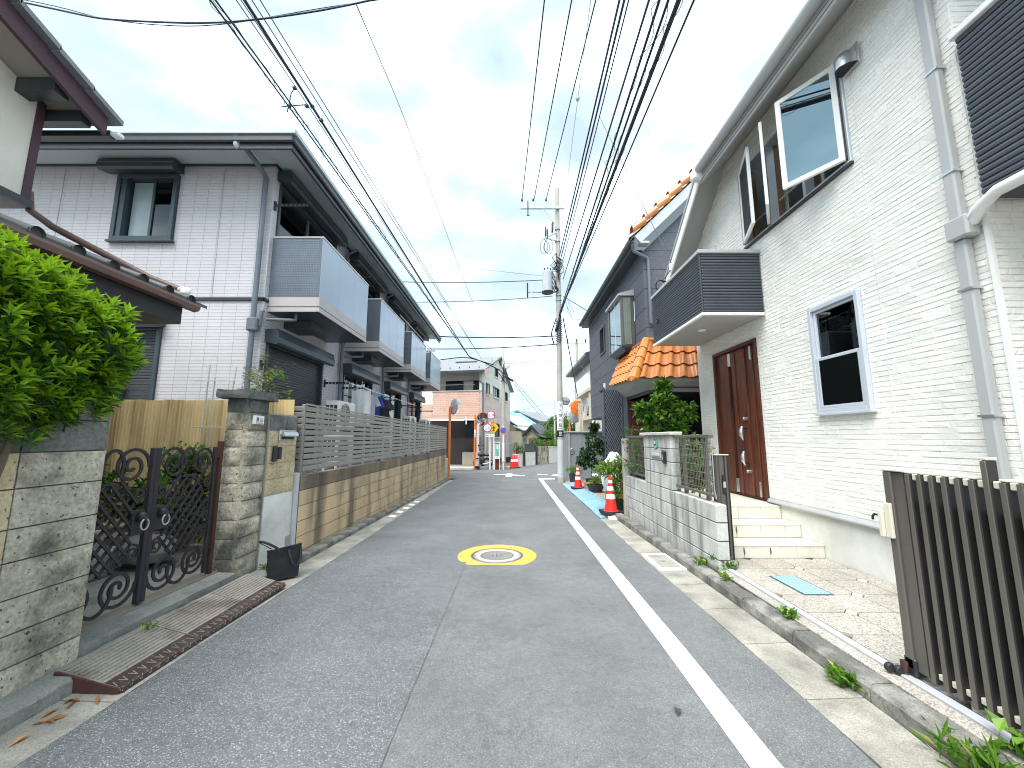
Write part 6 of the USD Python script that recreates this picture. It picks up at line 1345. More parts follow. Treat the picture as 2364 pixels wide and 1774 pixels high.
# security light and meter
sl_ = thing('security_light', 'small black twin security light on the corner of the dark wall', 'lamp', (2.95, 12.6, 3.0))
part(sl_, 'base', MB().box(12.52, 12.64, 0.0, 0.05, 2.98, 3.2, FD, b=0.01), 'white_trim')
for y in (12.7, 12.42): part(sl_, 'lamp_head', MB().tube([[y, 0.05, 3.0], [y, 0.14, 2.94]], [0.035, 0.06], 10, fr=FD), 'black_plastic', smooth=40)
# grey shed
sh = thing('grey_shed', 'flat grey metal shed with a pale coping beyond the potted plants', 'shed', (2.8, 15.6, -0.2))
part(sh, 'front_wall', MB().box(2.16, 3.6, 15.45, 15.5, -0.3, 1.66), 'shed_grey')
for i in range(3): part(sh, 'front_panel', MB().box(2.30 + 0.42 * i + 0.003, 2.30 + 0.42 * (i + 1) - 0.003, 15.43, 15.452, -0.2, 1.64, b=0.003), 'shed_grey')
part(sh, 'side_wall', MB().box(2.18, 3.6, 15.5, 17.0, -0.3, 1.66), 'shed_grey')
part(sh, 'coping', MB().box(2.10, 3.62, 15.36, 17.1, 1.665, 1.72, b=0.01), 'gutter_grey')
part(sh, 'corner_post', MB().box(2.14, 2.24, 15.40, 15.449, -0.3, 1.66), 'gutter_grey')
part(sh, 'downpipe', MB().tube([[2.12, 15.38, 1.6], [2.10, 15.38, 1.4], [2.12, 15.40, -0.2]], 0.03, 8), 'gutter_grey', smooth=True)
part(sh, 'round_vent', MB().lathe([(0, -0.03), (0.09, -0.03), (0.11, -0.01), (0.11, 0.02)], (2.32, 15.42, 0.95), 20, 'y'), 'silver', smooth=40)
for i, z in enumerate((0.98, 0.65, 0.42)): part(sh, 'slot', MB().box(2.55, 2.72, 15.424, 15.4295, z, z + 0.02), 'gutter_grey' if i < 2 else 'sign_white')
vp = thing('vent_pipes', 'white vent pipes rising behind the grey shed', 'pipes', (3.3, 17.3, 0))
for x in (2.98, 3.05, 3.12): part(vp, 'pipe', MB().tube([[x, 17.5, -0.2], [x, 17.5, 3.0]], 0.03, 8), 'beige_wall', smooth=True)
for x in (3.42, 3.58): part(vp, 'pipe', MB().tube([[x, 16.6, 1.2], [x, 16.6, 2.35]], 0.06, 10), 'white_trim', smooth=True)
# ------------------------------------------------------------------ the corner building beyond the junction
O5, d5, e5 = np.array([-1.74, 22.5, 0]), np.array([.203, .979, 0]), np.array([-.979, .203, 0])
FPr, FPf = Fr(O5, d5, (0.979, -0.203, 0)), Fr(O5, e5, (-0.203, -0.979, 0))
pk = thing('corner_house', 'pink tiled corner house with a garage and cream upper storey beyond the junction', 'house', (-3, 25, -0.24))
wr = [(0.9, 1.65, 4.10, 4.72), (2.6, 4.15, 4.12, 4.72), (5.9, 6.8, 4.14, 4.76), (3.0, 3.75, 5.48, 6.02), (2.6, 4.25, 1.55, 2.36)]
part(pk, 'side_wall', wall(MB(), FPr, 0, 7.8, -0.3, 4.08, wr, 0.15), 'pink_wall')
up = [(0, 4.085), (7.8, 4.085), (7.8, 4.95), (3.9, 6.72), (0, 5.35)]
part(pk, 'upper_side_wall', MB().prism(up, -0.15, 0.0, FPr, [[(h[0], max(h[2], 4.10)), (h[1], max(h[2], 4.10)), (h[1], h[3]), (h[0], h[3])] for h in wr[:4]]), 'cream_wall')
for k in range(14):
    z = 0.1 + 0.455 * k
    if z < 6.3:
        t0, t1 = (0.0, 7.8) if z < 4.9 else (0.0 if z < 5.3 else (z - 5.35) * 2.85, 7.8 - (z - 4.95) * 2.2)
        for a, b in ((t0, min(t1, 3.9)), (3.9, t1)):
            for c in clip_holes(a + 0.006, b - 0.006, z + 0.006, min(z + 0.449, 6.5), [(h[0] - 0.05, h[1] + 0.05, h[2] - 0.05, h[3] + 0.05) for h in wr] + [(-1, 9, 4.075, 4.09)]):
                if c[1] - c[0] > 0.1: part(pk, 'side_panel', MB().box(c[0], c[1], 0, 0.012, c[2], c[3], FPr, b=0.004), 'pink_wall' if z < 3.8 else 'cream_wall')
for h in wr:
    f = frame(pk, 'side_window', FPr, h[0] - 0.04, h[1] + 0.04, h[2] - 0.04, h[3] + 0.04, 0.06, -0.1, 0.04, 'dark_trim')
    part(f, 'sill', MB().box(h[0] - 0.08, h[1] + 0.08, 0.0, 0.08, h[2] - 0.10, h[2] - 0.041, FPr), 'cream_wall')
    part(f, 'pane', MB().box(h[0], h[1], -0.06, -0.05, h[2], h[3], FPr), 'glass')
    part(f, 'stile', MB().box((h[0] + h[1]) / 2 - 0.03, (h[0] + h[1]) / 2 + 0.03, -0.08, -0.02, h[2], h[3], FPr), 'dark_trim')
    part(f, 'curtain', MB().box(h[0] + 0.05, h[0] + (h[1] - h[0]) * 0.6, -0.2, -0.19, h[2], h[3], FPr), 'curtain')
part(pk, 'balcony_wall', MB().box(0.0, 3.0, -0.12, -0.012, 2.67, 4.14, FPf).box(0, 0.10, -1.4, -0.12, 2.67, 4.14, FPf).box(3.0, 6.5, -0.12, 0.0, 2.67, 3.42, FPf), 'pink_joint')
pc = rowcells(0.0, 3.0, 2.74, 4.12, 0.11, 0.33, 0.014, [], bond=0.5)
tiles(pk, 'brick_tile', FPf, pc, 'pink_tile', -0.012, 0.012, keep=120)
part(pk, 'balcony_coping', MB().box(-0.03, 3.05, -0.16, 0.03, 4.14, 4.20, FPf), 'gutter_grey')
part(pk, 'balcony_floor', MB().box(0.12, 6.5, -1.6, -0.15, 2.62, 2.70, FPf), 'pink_joint')
part(pk, 'left_screen', MB().box(3.02, 6.5, -0.1, -0.06, 3.42, 4.2, FPf), 'white_paint')
part(pk, 'recess_wall', MB().box(0.0, 0.62, -1.62, -1.5, 4.14, 5.3, FPf).box(2.8, 6.5, -1.62, -1.5, 2.7, 5.3, FPf).box(0.62, 2.8, -1.62, -1.5, 5.0, 5.3, FPf), 'cream_wall')
bwn = part(pk, 'balcony_window', MB().box(0.62, 2.8, -1.60, -1.56, 4.0, 5.0, FPf), 'glass_dark')
part(bwn, 'curtain', MB().box(1.0, 1.62, -1.555, -1.53, 4.0, 4.95, FPf), 'curtain')
part(bwn, 'stile', MB().box(1.62, 1.70, -1.555, -1.51, 4.0, 5.0, FPf), 'dark_trim'); part(bwn, 'stile', MB().box(0.62, 0.68, -1.555, -1.51, 4.0, 5.0, FPf), 'dark_trim')
part(pk, 'laundry_pole', MB().tube([[0.6, -0.6, 4.62], [3.4, -0.6, 4.62]], 0.02, 6, fr=FPf), 'white_paint')
part(pk, 'garage_wall', MB().box(-0.0, 6.5, -4.0, -3.9, -0.3, 2.62, FPf).box(0.0, 0.12, -3.9, 0.0, -0.3, 2.62, FPf).box(0.12, 4.0, -2.6, -2.5, -0.3, 1.46, FPf), 'garage_dark')
part(pk, 'garage_window', MB().box(0.2, 1.85, -2.52, -2.49, 1.5, 2.6, FPf), 'glass_dark')
part(pk, 'garage_window_frame', MB().box(0.95, 1.02, -2.48, -2.44, 1.5, 2.6, FPf).box(0.2, 1.85, -2.48, -2.44, 1.44, 1.5, FPf), 'dark_trim')
part(pk, 'garage_lintel', MB().box(0.0, 6.5, -0.14, -0.01, 2.55, 2.669, FPf), 'pink_tile')
part(pk, 'corner_pillar', MB().box(0.0, 0.28, -0.3, -0.001, -0.3, 2.62, FPf), 'pink_wall')
part(pk, 'floor', MB().box(0.0, 6.5, -3.9, 0.3, -0.3, -0.20, FPf), 'concrete_plain')
part(pk, 'low_block', MB().box(0.7, 1.8, -2.3, -2.0, -0.2, 0.6, FPf, b=0.03), 'beige_wall')
rr_ = [FPr(np.array(p)) for p in ([-0.35, 0.25, 5.22], [3.9, 0.25, 6.86], [8.1, 0.25, 4.95])]
def off(p, w): return p + e5 * w
for a, b, nm in ((rr_[0], rr_[1], 'roof_front'), (rr_[1], rr_[2], 'roof_back')):
    part(pk, nm, MB().hexa([a, b, off(b, 7), off(a, 7)], [p + [0, 0, 0.10] for p in (a, b, off(b, 7), off(a, 7))]), 'roof_slate')
part(pk, 'skylight', MB().hexa([rr_[0] * 0.45 + rr_[1] * 0.55 + e5 * w + [0, 0, 0.101 + dz] for w, dz in ((1.2, 0), (2.6, 0))] + [rr_[0] * 0.40 + rr_[1] * 0.60 + e5 * w + [0, 0, 0.101] for w in (2.6, 1.2)], [rr_[0] * 0.45 + rr_[1] * 0.55 + e5 * w + [0, 0, 0.17] for w in (1.2, 2.6)] + [rr_[0] * 0.40 + rr_[1] * 0.60 + e5 * w + [0, 0, 0.17] for w in (2.6, 1.2)]), 'dark_trim')
for k in range(8): part(pk, 'snow_guard', MB().box(-0.02, 0.06, -0.02, 0.02, 0, 0.08, Fr(rr_[0] * 0.86 + rr_[1] * 0.14 + e5 * (0.5 + 0.6 * k) + [0, 0, 0.10], d5, (0.979, -0.203, 0))), 'dark_trim')
part(pk, 'eave_gutter', MB().bar(rr_[0] + [0, 0, 0.02], off(rr_[0], 7) + [0, 0, 0.02], 0.12, 0.14), 'dark_trim')
part(pk, 'eave_end', MB().bar(rr_[0] + [0, 0, -0.1], rr_[0] * 0.8 + rr_[1] * 0.2 + [0, 0, -0.16], 0.06, 0.3), 'pink_tile')
part(pk, 'downpipe', MB().tube([off(rr_[0], 0.6), off(rr_[0], 0.5) + d5 * 0.3 + [0, 0, -0.4], FPr(np.array([0.05, 0.08, 4.55])), FPr(np.array([0.05, 0.08, 2.6])), FPr(np.array([0.05, 0.08, 0]))], 0.05, 8), 'steel_pipe', smooth=True)
for t in (0.5, 1.2, 1.5): part(pk, 'service_pipe', MB().tube([FPr(np.array([t, 0.1, -0.2])), FPr(np.array([t, 0.1, 1.6 + 0.5 * (t < 1)]))], 0.06, 8), 'cream_wall', smooth=True)
part(pk, 'base_band', MB().box(0.3, 7.8, 0.0, 0.05, -0.3, 0.12, FPr), 'brown_wall')
part(pk, 'meter_cabinet', MB().box(6.2, 7.6, 0.02, 0.25, 0.1, 1.08, FPr, b=0.01), 'pole_wrap')
# street furniture at the corner
def signpost(name, label, x, y, zt, w=0.045, mat='white_paint', cat='signpost', lean=0.0):
    t = thing(name, label, cat, (x, y, -0.24))
    part(t, 'post', MB().tube([[x, y, -0.3], [x + lean, y, zt]], w, 10), mat, smooth=True)
    return t
FSg = FY(21.4)
def disc(mb, u, z, r, n0, n1, fr, n=28, sx=1.0): return mb.prism([(u + r * sx * math.cos(a), z + r * math.sin(a)) for a in np.linspace(0, 2 * math.pi, n + 1)[:-1]], n0, n1, fr)
s1 = signpost('width_limit_sign', 'tall white post with two round red rimmed limit signs', -1.18, 21.55, 2.75)
for z, u, tx, h in ((2.69, -1.14, '1.9', 0.15), (2.0, -1.33, '14', 0.17)):
    k = part(s1, 'round_sign', disc(MB(), u, z, 0.235, 0, 0.012, FSg), 'sign_red', label='upper round sign' if z > 2.5 else 'lower round sign')
    part(k, 'white_face', disc(MB(), u, z, 0.185, 0.012, 0.016, FSg), 'sign_white')
    tm = MB(); w = text(MB(), tx, h, 0, 0, FSg, 0.016, True); text(tm, tx, h, u - w / 2, z - h / 2, FSg, 0.0165, True)
    part(k, 'number', tm, 'sign_blue' if z > 2.5 else 'sign_lightblue')
    if z > 2.5:
        for s in (-1, 1): part(k, 'side_mark', MB().prism([(u + s * 0.185, z + 0.07), (u + s * 0.12, z), (u + s * 0.185, z - 0.07)], 0.0165, 0.019, FSg), 'sign_blue')
pl = part(s1, 'text_plate', MB().box(-1.42, -0.95, 0, 0.012, 1.52, 1.68, FSg), 'sign_white')
tm = MB()
for k in range(6): tm.box(-1.40 + 0.025 * k, -1.385 + 0.025 * k, 0.012, 0.014, 1.57, 1.64, FSg)
for u in (-1.17, -1.05): tm.box(u, u + 0.06, 0.012, 0.014, 1.565, 1.58, FSg).box(u + 0.022, u + 0.038, 0.012, 0.014, 1.56, 1.64, FSg).box(u, u + 0.06, 0.012, 0.014, 1.61, 1.625, FSg)
part(pl, 'lettering', tm, 'ink')
s2 = signpost('warning_sign', 'yellow diamond warning sign behind the lower round limit sign', -0.99, 21.65, 2.4)
FSh = FY(21.58)
dm = part(s2, 'diamond', MB().prism([(-1.0, 1.66), (-0.72, 2.02), (-1.0, 2.38), (-1.28, 2.02)], 0, 0.012, FSh), 'sign_yellow')
part(dm, 'figure', MB().box(-1.02, -0.96, 0.012, 0.016, 1.88, 2.12, FSh).box(-1.09, -0.89, 0.012, 0.015, 1.98, 2.02, FSh).box(-1.05, -0.93, 0.012, 0.0155, 1.84, 1.87, FSh).mesh(trimesh.creation.icosphere(1, 0.001)), 'ink')
part(s2, 'small_plate', MB().box(-1.12, -0.86, 0, 0.012, 2.42, 2.45, FSh), 'sign_white')
s3 = signpost('no_parking_sign', 'round blue and red sign on a white post in front of the grey pole', -0.47, 21.75, 2.1)
FSi = FY(21.68)
k3 = part(s3, 'round_sign', disc(MB(), -0.475, 1.87, 0.165, 0, 0.012, FSi), 'sign_red')
part(k3, 'blue_face', disc(MB(), -0.475, 1.87, 0.125, 0.012, 0.016, FSi), 'sign_blue')
part(s3, 'long_plate', MB().box(-0.54, -0.42, 0.0, 0.01, 0.2, 1.2, FSi), 'sign_white')
nbd = thing('notice_board', 'white framed notice board with a green poster beside the signposts', 'notice board', (-0.8, 21.6, -0.24))
for x in (-0.93, -0.67): part(nbd, 'leg', MB().box(x - 0.018, x + 0.018, 21.58, 21.62, -0.3, 1.2), 'white_paint')
part(nbd, 'panel', MB().box(-0.95, -0.65, 21.565, 21.579, 0.35, 1.25), 'sign_white')
part(nbd, 'poster', MB().box(-0.91, -0.70, 21.558, 21.564, 0.50, 1.12), 'board_green')
part(nbd, 'paper', MB().box(-0.83, -0.74, 21.553, 21.557, 0.85, 1.08), 'sign_white')
part(nbd, 'header', MB().box(-0.93, -0.67, 21.555, 21.5645, 1.16, 1.21), 'ink')
part(nbd, 'backdrop', MB().box(-0.9, -0.7, 21.7, 21.75, -0.3, 0.3), 'red_panel')
# curved mirrors
def mirror(name, label, x, y, zt, c, nrm, r, hoodmat, backmat, facemat='mirror_face', pmat='orange_paint', prad=0.05):
    t = thing(name, label, 'mirror', (x, y, zg(y)))
    part(t, 'pole', MB().tube([[x, y, zg(y) - 0.1], [x, y, zt]], prad, 12), pmat, smooth=True)
    n = np.array(nrm, float); n /= np.linalg.norm(n); U = np.cross([0, 0, 1.0], n); U /= np.linalg.norm(U); Zv = np.cross(n, U)
    def lath(prof, mat, nm):
        ph = np.linspace(0, 2 * math.pi, 33)
        P = np.array([[np.array(c) + n * z + (U * math.cos(a) + Zv * math.sin(a)) * rr for a in ph] for rr, z in prof])
        return part(t, nm, MB().grid(P), mat, smooth=40)
    lath([(0.0, 0.05), (r * 0.35, 0.044), (r * 0.7, 0.026), (r * 0.96, 0.0)], facemat, 'mirror_face')
    lath([(r * 0.96, 0.0), (r, 0.01), (r * 1.03, -0.015), (r * 0.98, -0.035), (r * 0.6, -0.06), (0, -0.065)], backmat, 'mirror_back')
    rb = MB()
    for k in range(6):
        a = k * math.pi / 3; v = U * math.cos(a) + Zv * math.sin(a)
        rb.bar(np.array(c) - n * 0.066, np.array(c) + v * r * 0.95 - n * 0.045, 0.03, 0.02, n)
    part(t, 'back_ribs', rb, backmat)
    a = np.linspace(0.05 * math.pi, 0.95 * math.pi, 16)
    P = np.array([[np.array(c) + n * z + (U * math.cos(q) + Zv * math.sin(q)) * r * 1.03 for q in a] for z in (-0.01, 0.14)])
    part(t, 'hood', MB().grid(P), hoodmat, smooth=True)
    part(t, 'bracket', MB().bar([x, y, c[2]], np.array(c) - n * 0.06, 0.06, 0.05), 'galv')
    return t
mirror('curved_mirror', 'tall orange pole with a grey backed round mirror at the end of the slat fence', -2.575, 16.38, 2.72, (-2.41, 16.45, 2.76), (0.80, 0.55, -0.1), 0.335, 'mirror_back', 'mirror_back')
m2 = mirror('curved_mirror', 'orange pole with a round mirror facing the street in front of the pink house', -2.02, 21.62, 2.72, (-1.64, 21.52, 2.47), (0.42, -0.9, -0.12), 0.36, 'orange_paint', 'orange_faded')
part(m2, 'cross_arm', MB().bar([-2.5, 21.6, 2.44], [-1.98, 21.6, 2.44], 0.05).bar([-2.5, 21.6, 2.2], [-2.5, 21.6, 2.62], 0.06), 'white_paint')
part(m2, 'white_plate', MB().box(-2.06, -1.96, 21.545, 21.56, 1.5, 1.9), 'sign_white')
part(m2, 'plate_mark', MB().box(-2.03, -1.99, 21.54, 21.544, 1.54, 1.62).box(-2.03, -1.99, 21.54, 21.544, 1.68, 1.74), 'ink')
m3 = mirror('curved_mirror', 'big orange backed round mirror on an orange pole above the grey shed', 3.60, 21.0, 3.42, (3.45, 20.92, 3.03), (-0.35, 0.9, -0.1), 0.40, 'orange_paint', 'orange_paint')
part(m3, 'name_plate', MB().box(3.40, 3.72, 20.80, 20.82, 2.93, 3.12), 'galv')
mirror('curved_mirror', 'second grey mirror below the big orange backed mirror above the shed', 3.13, 21.5, 2.5, (3.35, 21.45, 2.62), (-0.2, 0.95, -0.1), 0.36, 'mirror_back', 'mirror_back')
# motorcycle by the pink house
mc = thing('motorcycle', 'black motorcycle parked between the orange mirror pole and the signposts', 'motorcycle', (-1.62, 22.0, -0.22))
for x, zc2 in ((-1.86, 0.08), (-1.38, 0.08)):
    part(mc, 'wheel', MB().lathe([(0.20, -0.05), (0.28, -0.055), (0.30, 0), (0.28, 0.055), (0.20, 0.05), (0.20, -0.05)], (x, 22.05, zc2), 22, 'y'), 'black_rubber', smooth=40)
    part(mc, 'spokes', MB().lathe([(0.0, -0.02), (0.2, -0.02), (0.2, 0.02), (0, 0.02)], (x, 22.05, zc2), 10, 'y'), 'galv')
part(mc, 'engine', MB().box(-1.78, -1.5, 21.93, 22.15, 0.05, 0.35, b=0.05), 'alu_dark')
part(mc, 'tank', MB().add(trimesh.creation.icosphere(2, 1.0).vertices * [0.22, 0.13, 0.12] + [-1.68, 22.05, 0.55], trimesh.creation.icosphere(2, 1.0).faces), 'black_plastic', smooth=True)
part(mc, 'seat', MB().box(-1.55, -1.2, 21.95, 22.15, 0.48, 0.58, b=0.04), 'black_rubber')
part(mc, 'fork', MB().tube([[-1.86, 22.0, 0.08], [-1.76, 22.0, 0.75]], 0.025, 8).tube([[-1.86, 22.1, 0.08], [-1.76, 22.1, 0.75]], 0.025, 8), 'galv', smooth=True)
part(mc, 'handlebar', MB().tube([[-1.72, 21.75, 0.80], [-1.76, 21.9, 0.84], [-1.76, 22.2, 0.84], [-1.72, 22.35, 0.80]], 0.018, 8), 'black_plastic', smooth=True)
part(mc, 'headlight', MB().lathe([(0, 0.1), (0.06, 0.09), (0.09, 0.0), (0.05, -0.08)], (-1.82, 22.05, 0.68), 14, 'x'), 'silver', smooth=40)
part(mc, 'exhaust', MB().tube([[-1.6, 21.92, 0.05], [-1.4, 21.90, 0.06], [-1.1, 21.90, 0.16]], 0.045, 8), 'galv', smooth=True)
for x in (-1.80, -1.55): part(mc, 'mirror', MB().tube([[x, 21.85, 0.82], [x - 0.02, 21.8, 1.02]], 0.008, 5).lathe([(0, -0.01), (0.05, 0), (0, 0.01)], (x - 0.02, 21.8, 1.05), 10, 'y'), 'black_plastic')
wb = thing('white_bin', 'small white container beside the orange mirror pole', 'container', (-1.95, 21.9, -0.2))
part(wb, 'tub', MB().lathe([(0, -0.2), (0.12, -0.2), (0.15, 0.1), (0.16, 0.12), (0, 0.12)], (-1.93, 21.95, 0.15), 16), 'white_paint', smooth=40)
part(wb, 'lid', MB().lathe([(0, 0.15), (0.165, 0.14), (0.165, 0.12)], (-1.93, 21.95, 0.15), 16), 'gutter_grey', smooth=40)
bd = MB(); rb_ = np.random.default_rng(5)
one('corner_bed', 'low planted concrete bed at the foot of the signposts', 'planting bed', MB().box(-1.75, -0.1, 21.75, 22.6, -0.3, -0.08, b=0.02), 'concrete_dark')
# red cones
def cone(label, x, y, z, stripes=((0.28, 0.37), (0.44, 0.52), (0.58, 0.64)), group=None):
    t = thing('traffic_cone', label, 'traffic cone', (x, y, z), 7.0, group)
    rad = lambda zz: 0.125 - (zz - 0.06) / 0.64 * 0.10
    cuts = [0.06] + [c for s in stripes for c in s] + [0.69]
    for i, (a, b) in enumerate(zip(cuts[:-1], cuts[1:])):
        o = 0.002 if i % 2 else 0.0
        part(t, 'reflective_band' if i % 2 else 'red_section', MB().lathe([(rad(a) + o, a), (rad(b) + o, b)], (0, 0, 0), 28), 'cone_white' if i % 2 else 'cone_red', smooth=True, local=True)
    part(t, 'tip', MB().lathe([(rad(0.69), 0.69), (0.022, 0.715), (0.012, 0.725), (0, 0.725)], (0, 0, 0), 20), 'cone_red', smooth=40, local=True)
    part(t, 'foot', MB().lathe([(rad(0.06), 0.06), (0.15, 0.055), (0.155, 0.04)], (0, 0, 0), 28), 'cone_red', smooth=40, local=True)
    part(t, 'base', MB().box(-0.19, 0.19, -0.19, 0.19, 0.0, 0.042, b=0.012), 'cone_base', local=True)
    part(t, 'base_weight', MB().box(-0.195, 0.195, -0.195, 0.195, 0.043, 0.055, b=0.005).box(-0.175, 0.175, -0.175, 0.175, -0.02, -0.001), 'black_rubber', local=True)
    return t
cone('far red and white traffic cone standing on the blue ramp by the flower bowl', 2.06, 12.6, zg(12.6) + 0.055)
cone('nearest traffic cone beside the end of the grey block wall', 1.95, 8.02, zg(8.02) + 0.075)
for k, (x, y) in enumerate(((0.0, 22.85), (0.14, 23.0), (0.27, 23.15))):
    cone(['left red cone in the row beyond the grey pole', 'middle red cone in the row beyond the grey pole', 'right red cone in the row beyond the grey pole'][k], x, y, -0.24, ((0.35, 0.5),), 'red cones at the foot of the far block wall')
# ------------------------------------------------------------------ walls and houses along the side street
o6, d6 = np.array([.2, 23.4, -0.0]), np.array([.523, .852, 0])
FS6 = Fr(o6, d6, (0.852, -0.523, 0))
def lowwall(label, name, t0, t1, z1, mat, courses=0, bl=0.9):
    t = thing(name, label, 'wall', tuple(FS6(np.array([(t0 + t1) / 2, 0, -0.24]))))
    part(t, 'wall_body', MB().box(t0, t1, -0.14, -0.006, -0.5, z1, FS6), 'mortar')
    n = max(1, round((t1 - t0) / bl)); rows = max(1, courses)
    for i in range(n):
        for j in range(rows):
            a, b = t0 + (t1 - t0) * i / n, t0 + (t1 - t0) * (i + 1) / n; c, d_ = -0.24 + (z1 + 0.24) * j / rows, -0.24 + (z1 + 0.24) * (j + 1) / rows
            part(t, 'block', MB().box(a + 0.006, b - 0.006, -0.006, 0.004, c + 0.006, d_ - 0.006, FS6, b=0.006), mat)
    part(t, 'coping', MB().box(t0 - 0.01, t1 + 0.01, -0.16, 0.02, z1, z1 + 0.03, FS6, b=0.005), mat)
    return t
lowwall('nearest pale rendered low wall right of the red cones', 'low_wall', -0.10, 0.84, 0.48, 'concrete_white')
lowwall('second pale rendered low wall under the dark fence panel', 'low_wall', 1.22, 2.45, 0.55, 'concrete_white')
lowwall('mossy grey stone block wall beyond the pale low walls', 'low_wall', 2.85, 4.3, 0.88, 'stone_grey', 4, 0.45)
lowwall('white wall at the far end of the side street', 'low_wall', 4.4, 8.0, 0.85, 'concrete_white')
g6 = thing('dark_gate', 'black slatted gate between the two pale low walls', 'gate', tuple(FS6(np.array([1.0, 0, -0.2]))))
for i in range(5): part(g6, 'slat', MB().box(0.86 + 0.07 * i, 0.915 + 0.07 * i, -0.08, -0.05, -0.2, 0.62, FS6), 'dark_trim')
part(g6, 'post', MB().box(0.845, 0.86, -0.1, -0.03, -0.3, 0.7, FS6).box(1.205, 1.22, -0.1, -0.03, -0.3, 0.7, FS6), 'dark_trim')
f6 = thing('dark_fence', 'dark fence panel on the second pale low wall', 'fence', tuple(FS6(np.array([1.8, 0, 0.6]))))
for i in range(14): part(f6, 'slat', MB().box(1.26 + 0.08 * i, 1.325 + 0.08 * i, -0.09, -0.06, 0.58, 1.10, FS6), 'navy_metal')
part(f6, 'rail', MB().box(1.24, 2.4, -0.058, -0.045, 0.66, 0.70, FS6).box(1.24, 2.4, -0.058, -0.045, 1.0, 1.04, FS6), 'navy_metal')
p6 = thing('dark_gate_post', 'dark gate opening beside the mossy stone wall', 'gate', tuple(FS6(np.array([2.65, 0, 0]))))
part(p6, 'gate_panel', MB().box(2.48, 2.66, -0.10, -0.05, -0.25, 0.55, FS6), 'stone_dark'); part(p6, 'post', MB().box(2.67, 2.83, -0.12, 0.0, -0.3, 0.9, FS6), 'navy_metal')
def house6(label, t0, t1, n0, n1, ze, zr, wallm, roofm, along=True, wins=(), oh_=0.25):
    """gabled house in the side-street frame: t along the street, n behind it (negative)"""
    t = thing('side_street_house', label, 'house', tuple(FS6(np.array([(t0 + t1) / 2, (n0 + n1) / 2, -0.24]))))
    G = lambda a, b, z: FS6(np.array([a, b, z]))
    part(t, 'walls', MB().box(t0, t1, n1, n0, -0.5, ze, FS6), wallm)
    if along:      # the gable faces the street side n0
        tm = (t0 + t1) / 2
        part(t, 'gable', MB().prism([(t0, ze), (t1, ze), (tm, zr - 0.08)], n1, n0, FS6), wallm)
        for s, a in ((0, t0 - oh_), (1, t1 + oh_)):
            P = [G(a, n0 + oh_, ze - 0.12), G(tm, n0 + oh_, zr), G(tm, n1 - oh_, zr), G(a, n1 - oh_, ze - 0.12)]
            part(t, 'roof', MB().hexa(P, [p + [0, 0, 0.09] for p in P]), roofm)
            P2 = [G(a, n0 + oh_ + 0.03, ze - 0.16), G(tm, n0 + oh_ + 0.03, zr - 0.1)]
            part(t, 'barge_board', MB().bar(*P2, 0.05, 0.16), 'dark_trim')
    else:          # the gable faces the camera, the ridge runs along the street
        nm = (n0 + n1) / 2
        part(t, 'gable', MB().prism([(n0, ze), (n1, ze), (nm, zr - 0.08)], -t1, -t0, Fr(o6, FS6.N, -np.array(d6))), wallm)
        for a in (n0 + oh_, n1 - oh_):
            P = [G(t0 - oh_, a, ze - 0.12), G(t0 - oh_, nm, zr), G(t1 + oh_, nm, zr), G(t1 + oh_, a, ze - 0.12)]
            part(t, 'roof', MB().hexa(P, [p + [0, 0, 0.09] for p in P]), roofm)
            part(t, 'barge_board', MB().bar(G(t0 - oh_ - 0.02, a, ze - 0.14), G(t0 - oh_ - 0.02, nm, zr - 0.08), 0.05, 0.14), 'dark_trim')
    for u0, u1, z0, z1 in wins:
        f = part(t, 'window', MB().box(u0, u1, n0, n0 + 0.04, z0, z1, FS6), 'dark_trim')
        part(f, 'pane', MB().box(u0 + 0.05, u1 - 0.05, n0 + 0.041, n0 + 0.045, z0 + 0.05, z1 - 0.05, FS6), 'glass_dark')
    return t, G
ha, G = house6('low beige house with a pale tin roof right of the pink house', 6.1, 8.6, -3.6, -6.0, 2.45, 3.15, 'beige_wall', 'tin_roof', False, ((6.8, 7.3, 1.2, 1.9),))
part(ha, 'lean_to_roof', MB().hexa([G(5.6, -2.7, 2.0), G(8.2, -2.7, 2.0), G(8.2, -3.6, 2.35), G(5.6, -3.6, 2.35)], [G(5.6, -2.7, 2.07), G(8.2, -2.7, 2.07), G(8.2, -3.6, 2.42), G(5.6, -3.6, 2.42)]), 'tin_roof')
part(ha, 'side_wall', MB().box(5.7, 6.0, -4.2, -2.9, -0.3, 1.98, FS6), 'beige_wall')
house6('house with a weathered pale blue roof behind the tin roofed house', 8.2, 10.6, -4.6, -7.4, 2.75, 3.6, 'cream_wall', 'blue_roof', False)
hb, G = house6('small beige house with a dark tiled roof behind the dark fence panel', 5.4, 6.7, -1.3, -2.25, 1.75, 2.35, 'beige_wall', 'roof_tile_dark', False, ((5.7, 6.1, 0.9, 1.5),))
part(hb, 'porch_wall', MB().box(5.0, 5.38, -1.9, -1.35, -0.3, 1.45, FS6), 'brown_wall')
part(hb, 'porch_roof', MB().hexa([G(4.8, -0.7, 1.50), G(6.5, -0.7, 1.42), G(6.5, -1.3, 1.66), G(4.8, -1.3, 1.74)], [G(4.8, -0.7, 1.54), G(6.5, -0.7, 1.46), G(6.5, -1.3, 1.72), G(4.8, -1.3, 1.80)]), 'roof_tile_dark')
house6('large pale beige house with a dark roof edge behind the trees', 11.5, 15.5, -4.6, -8.5, 3.0, 3.9, 'beige_wall', 'roof_slate', False, ((12.0, 12.7, 2.0, 2.7), (13.4, 14.2, 2.0, 2.7)), 0.4)
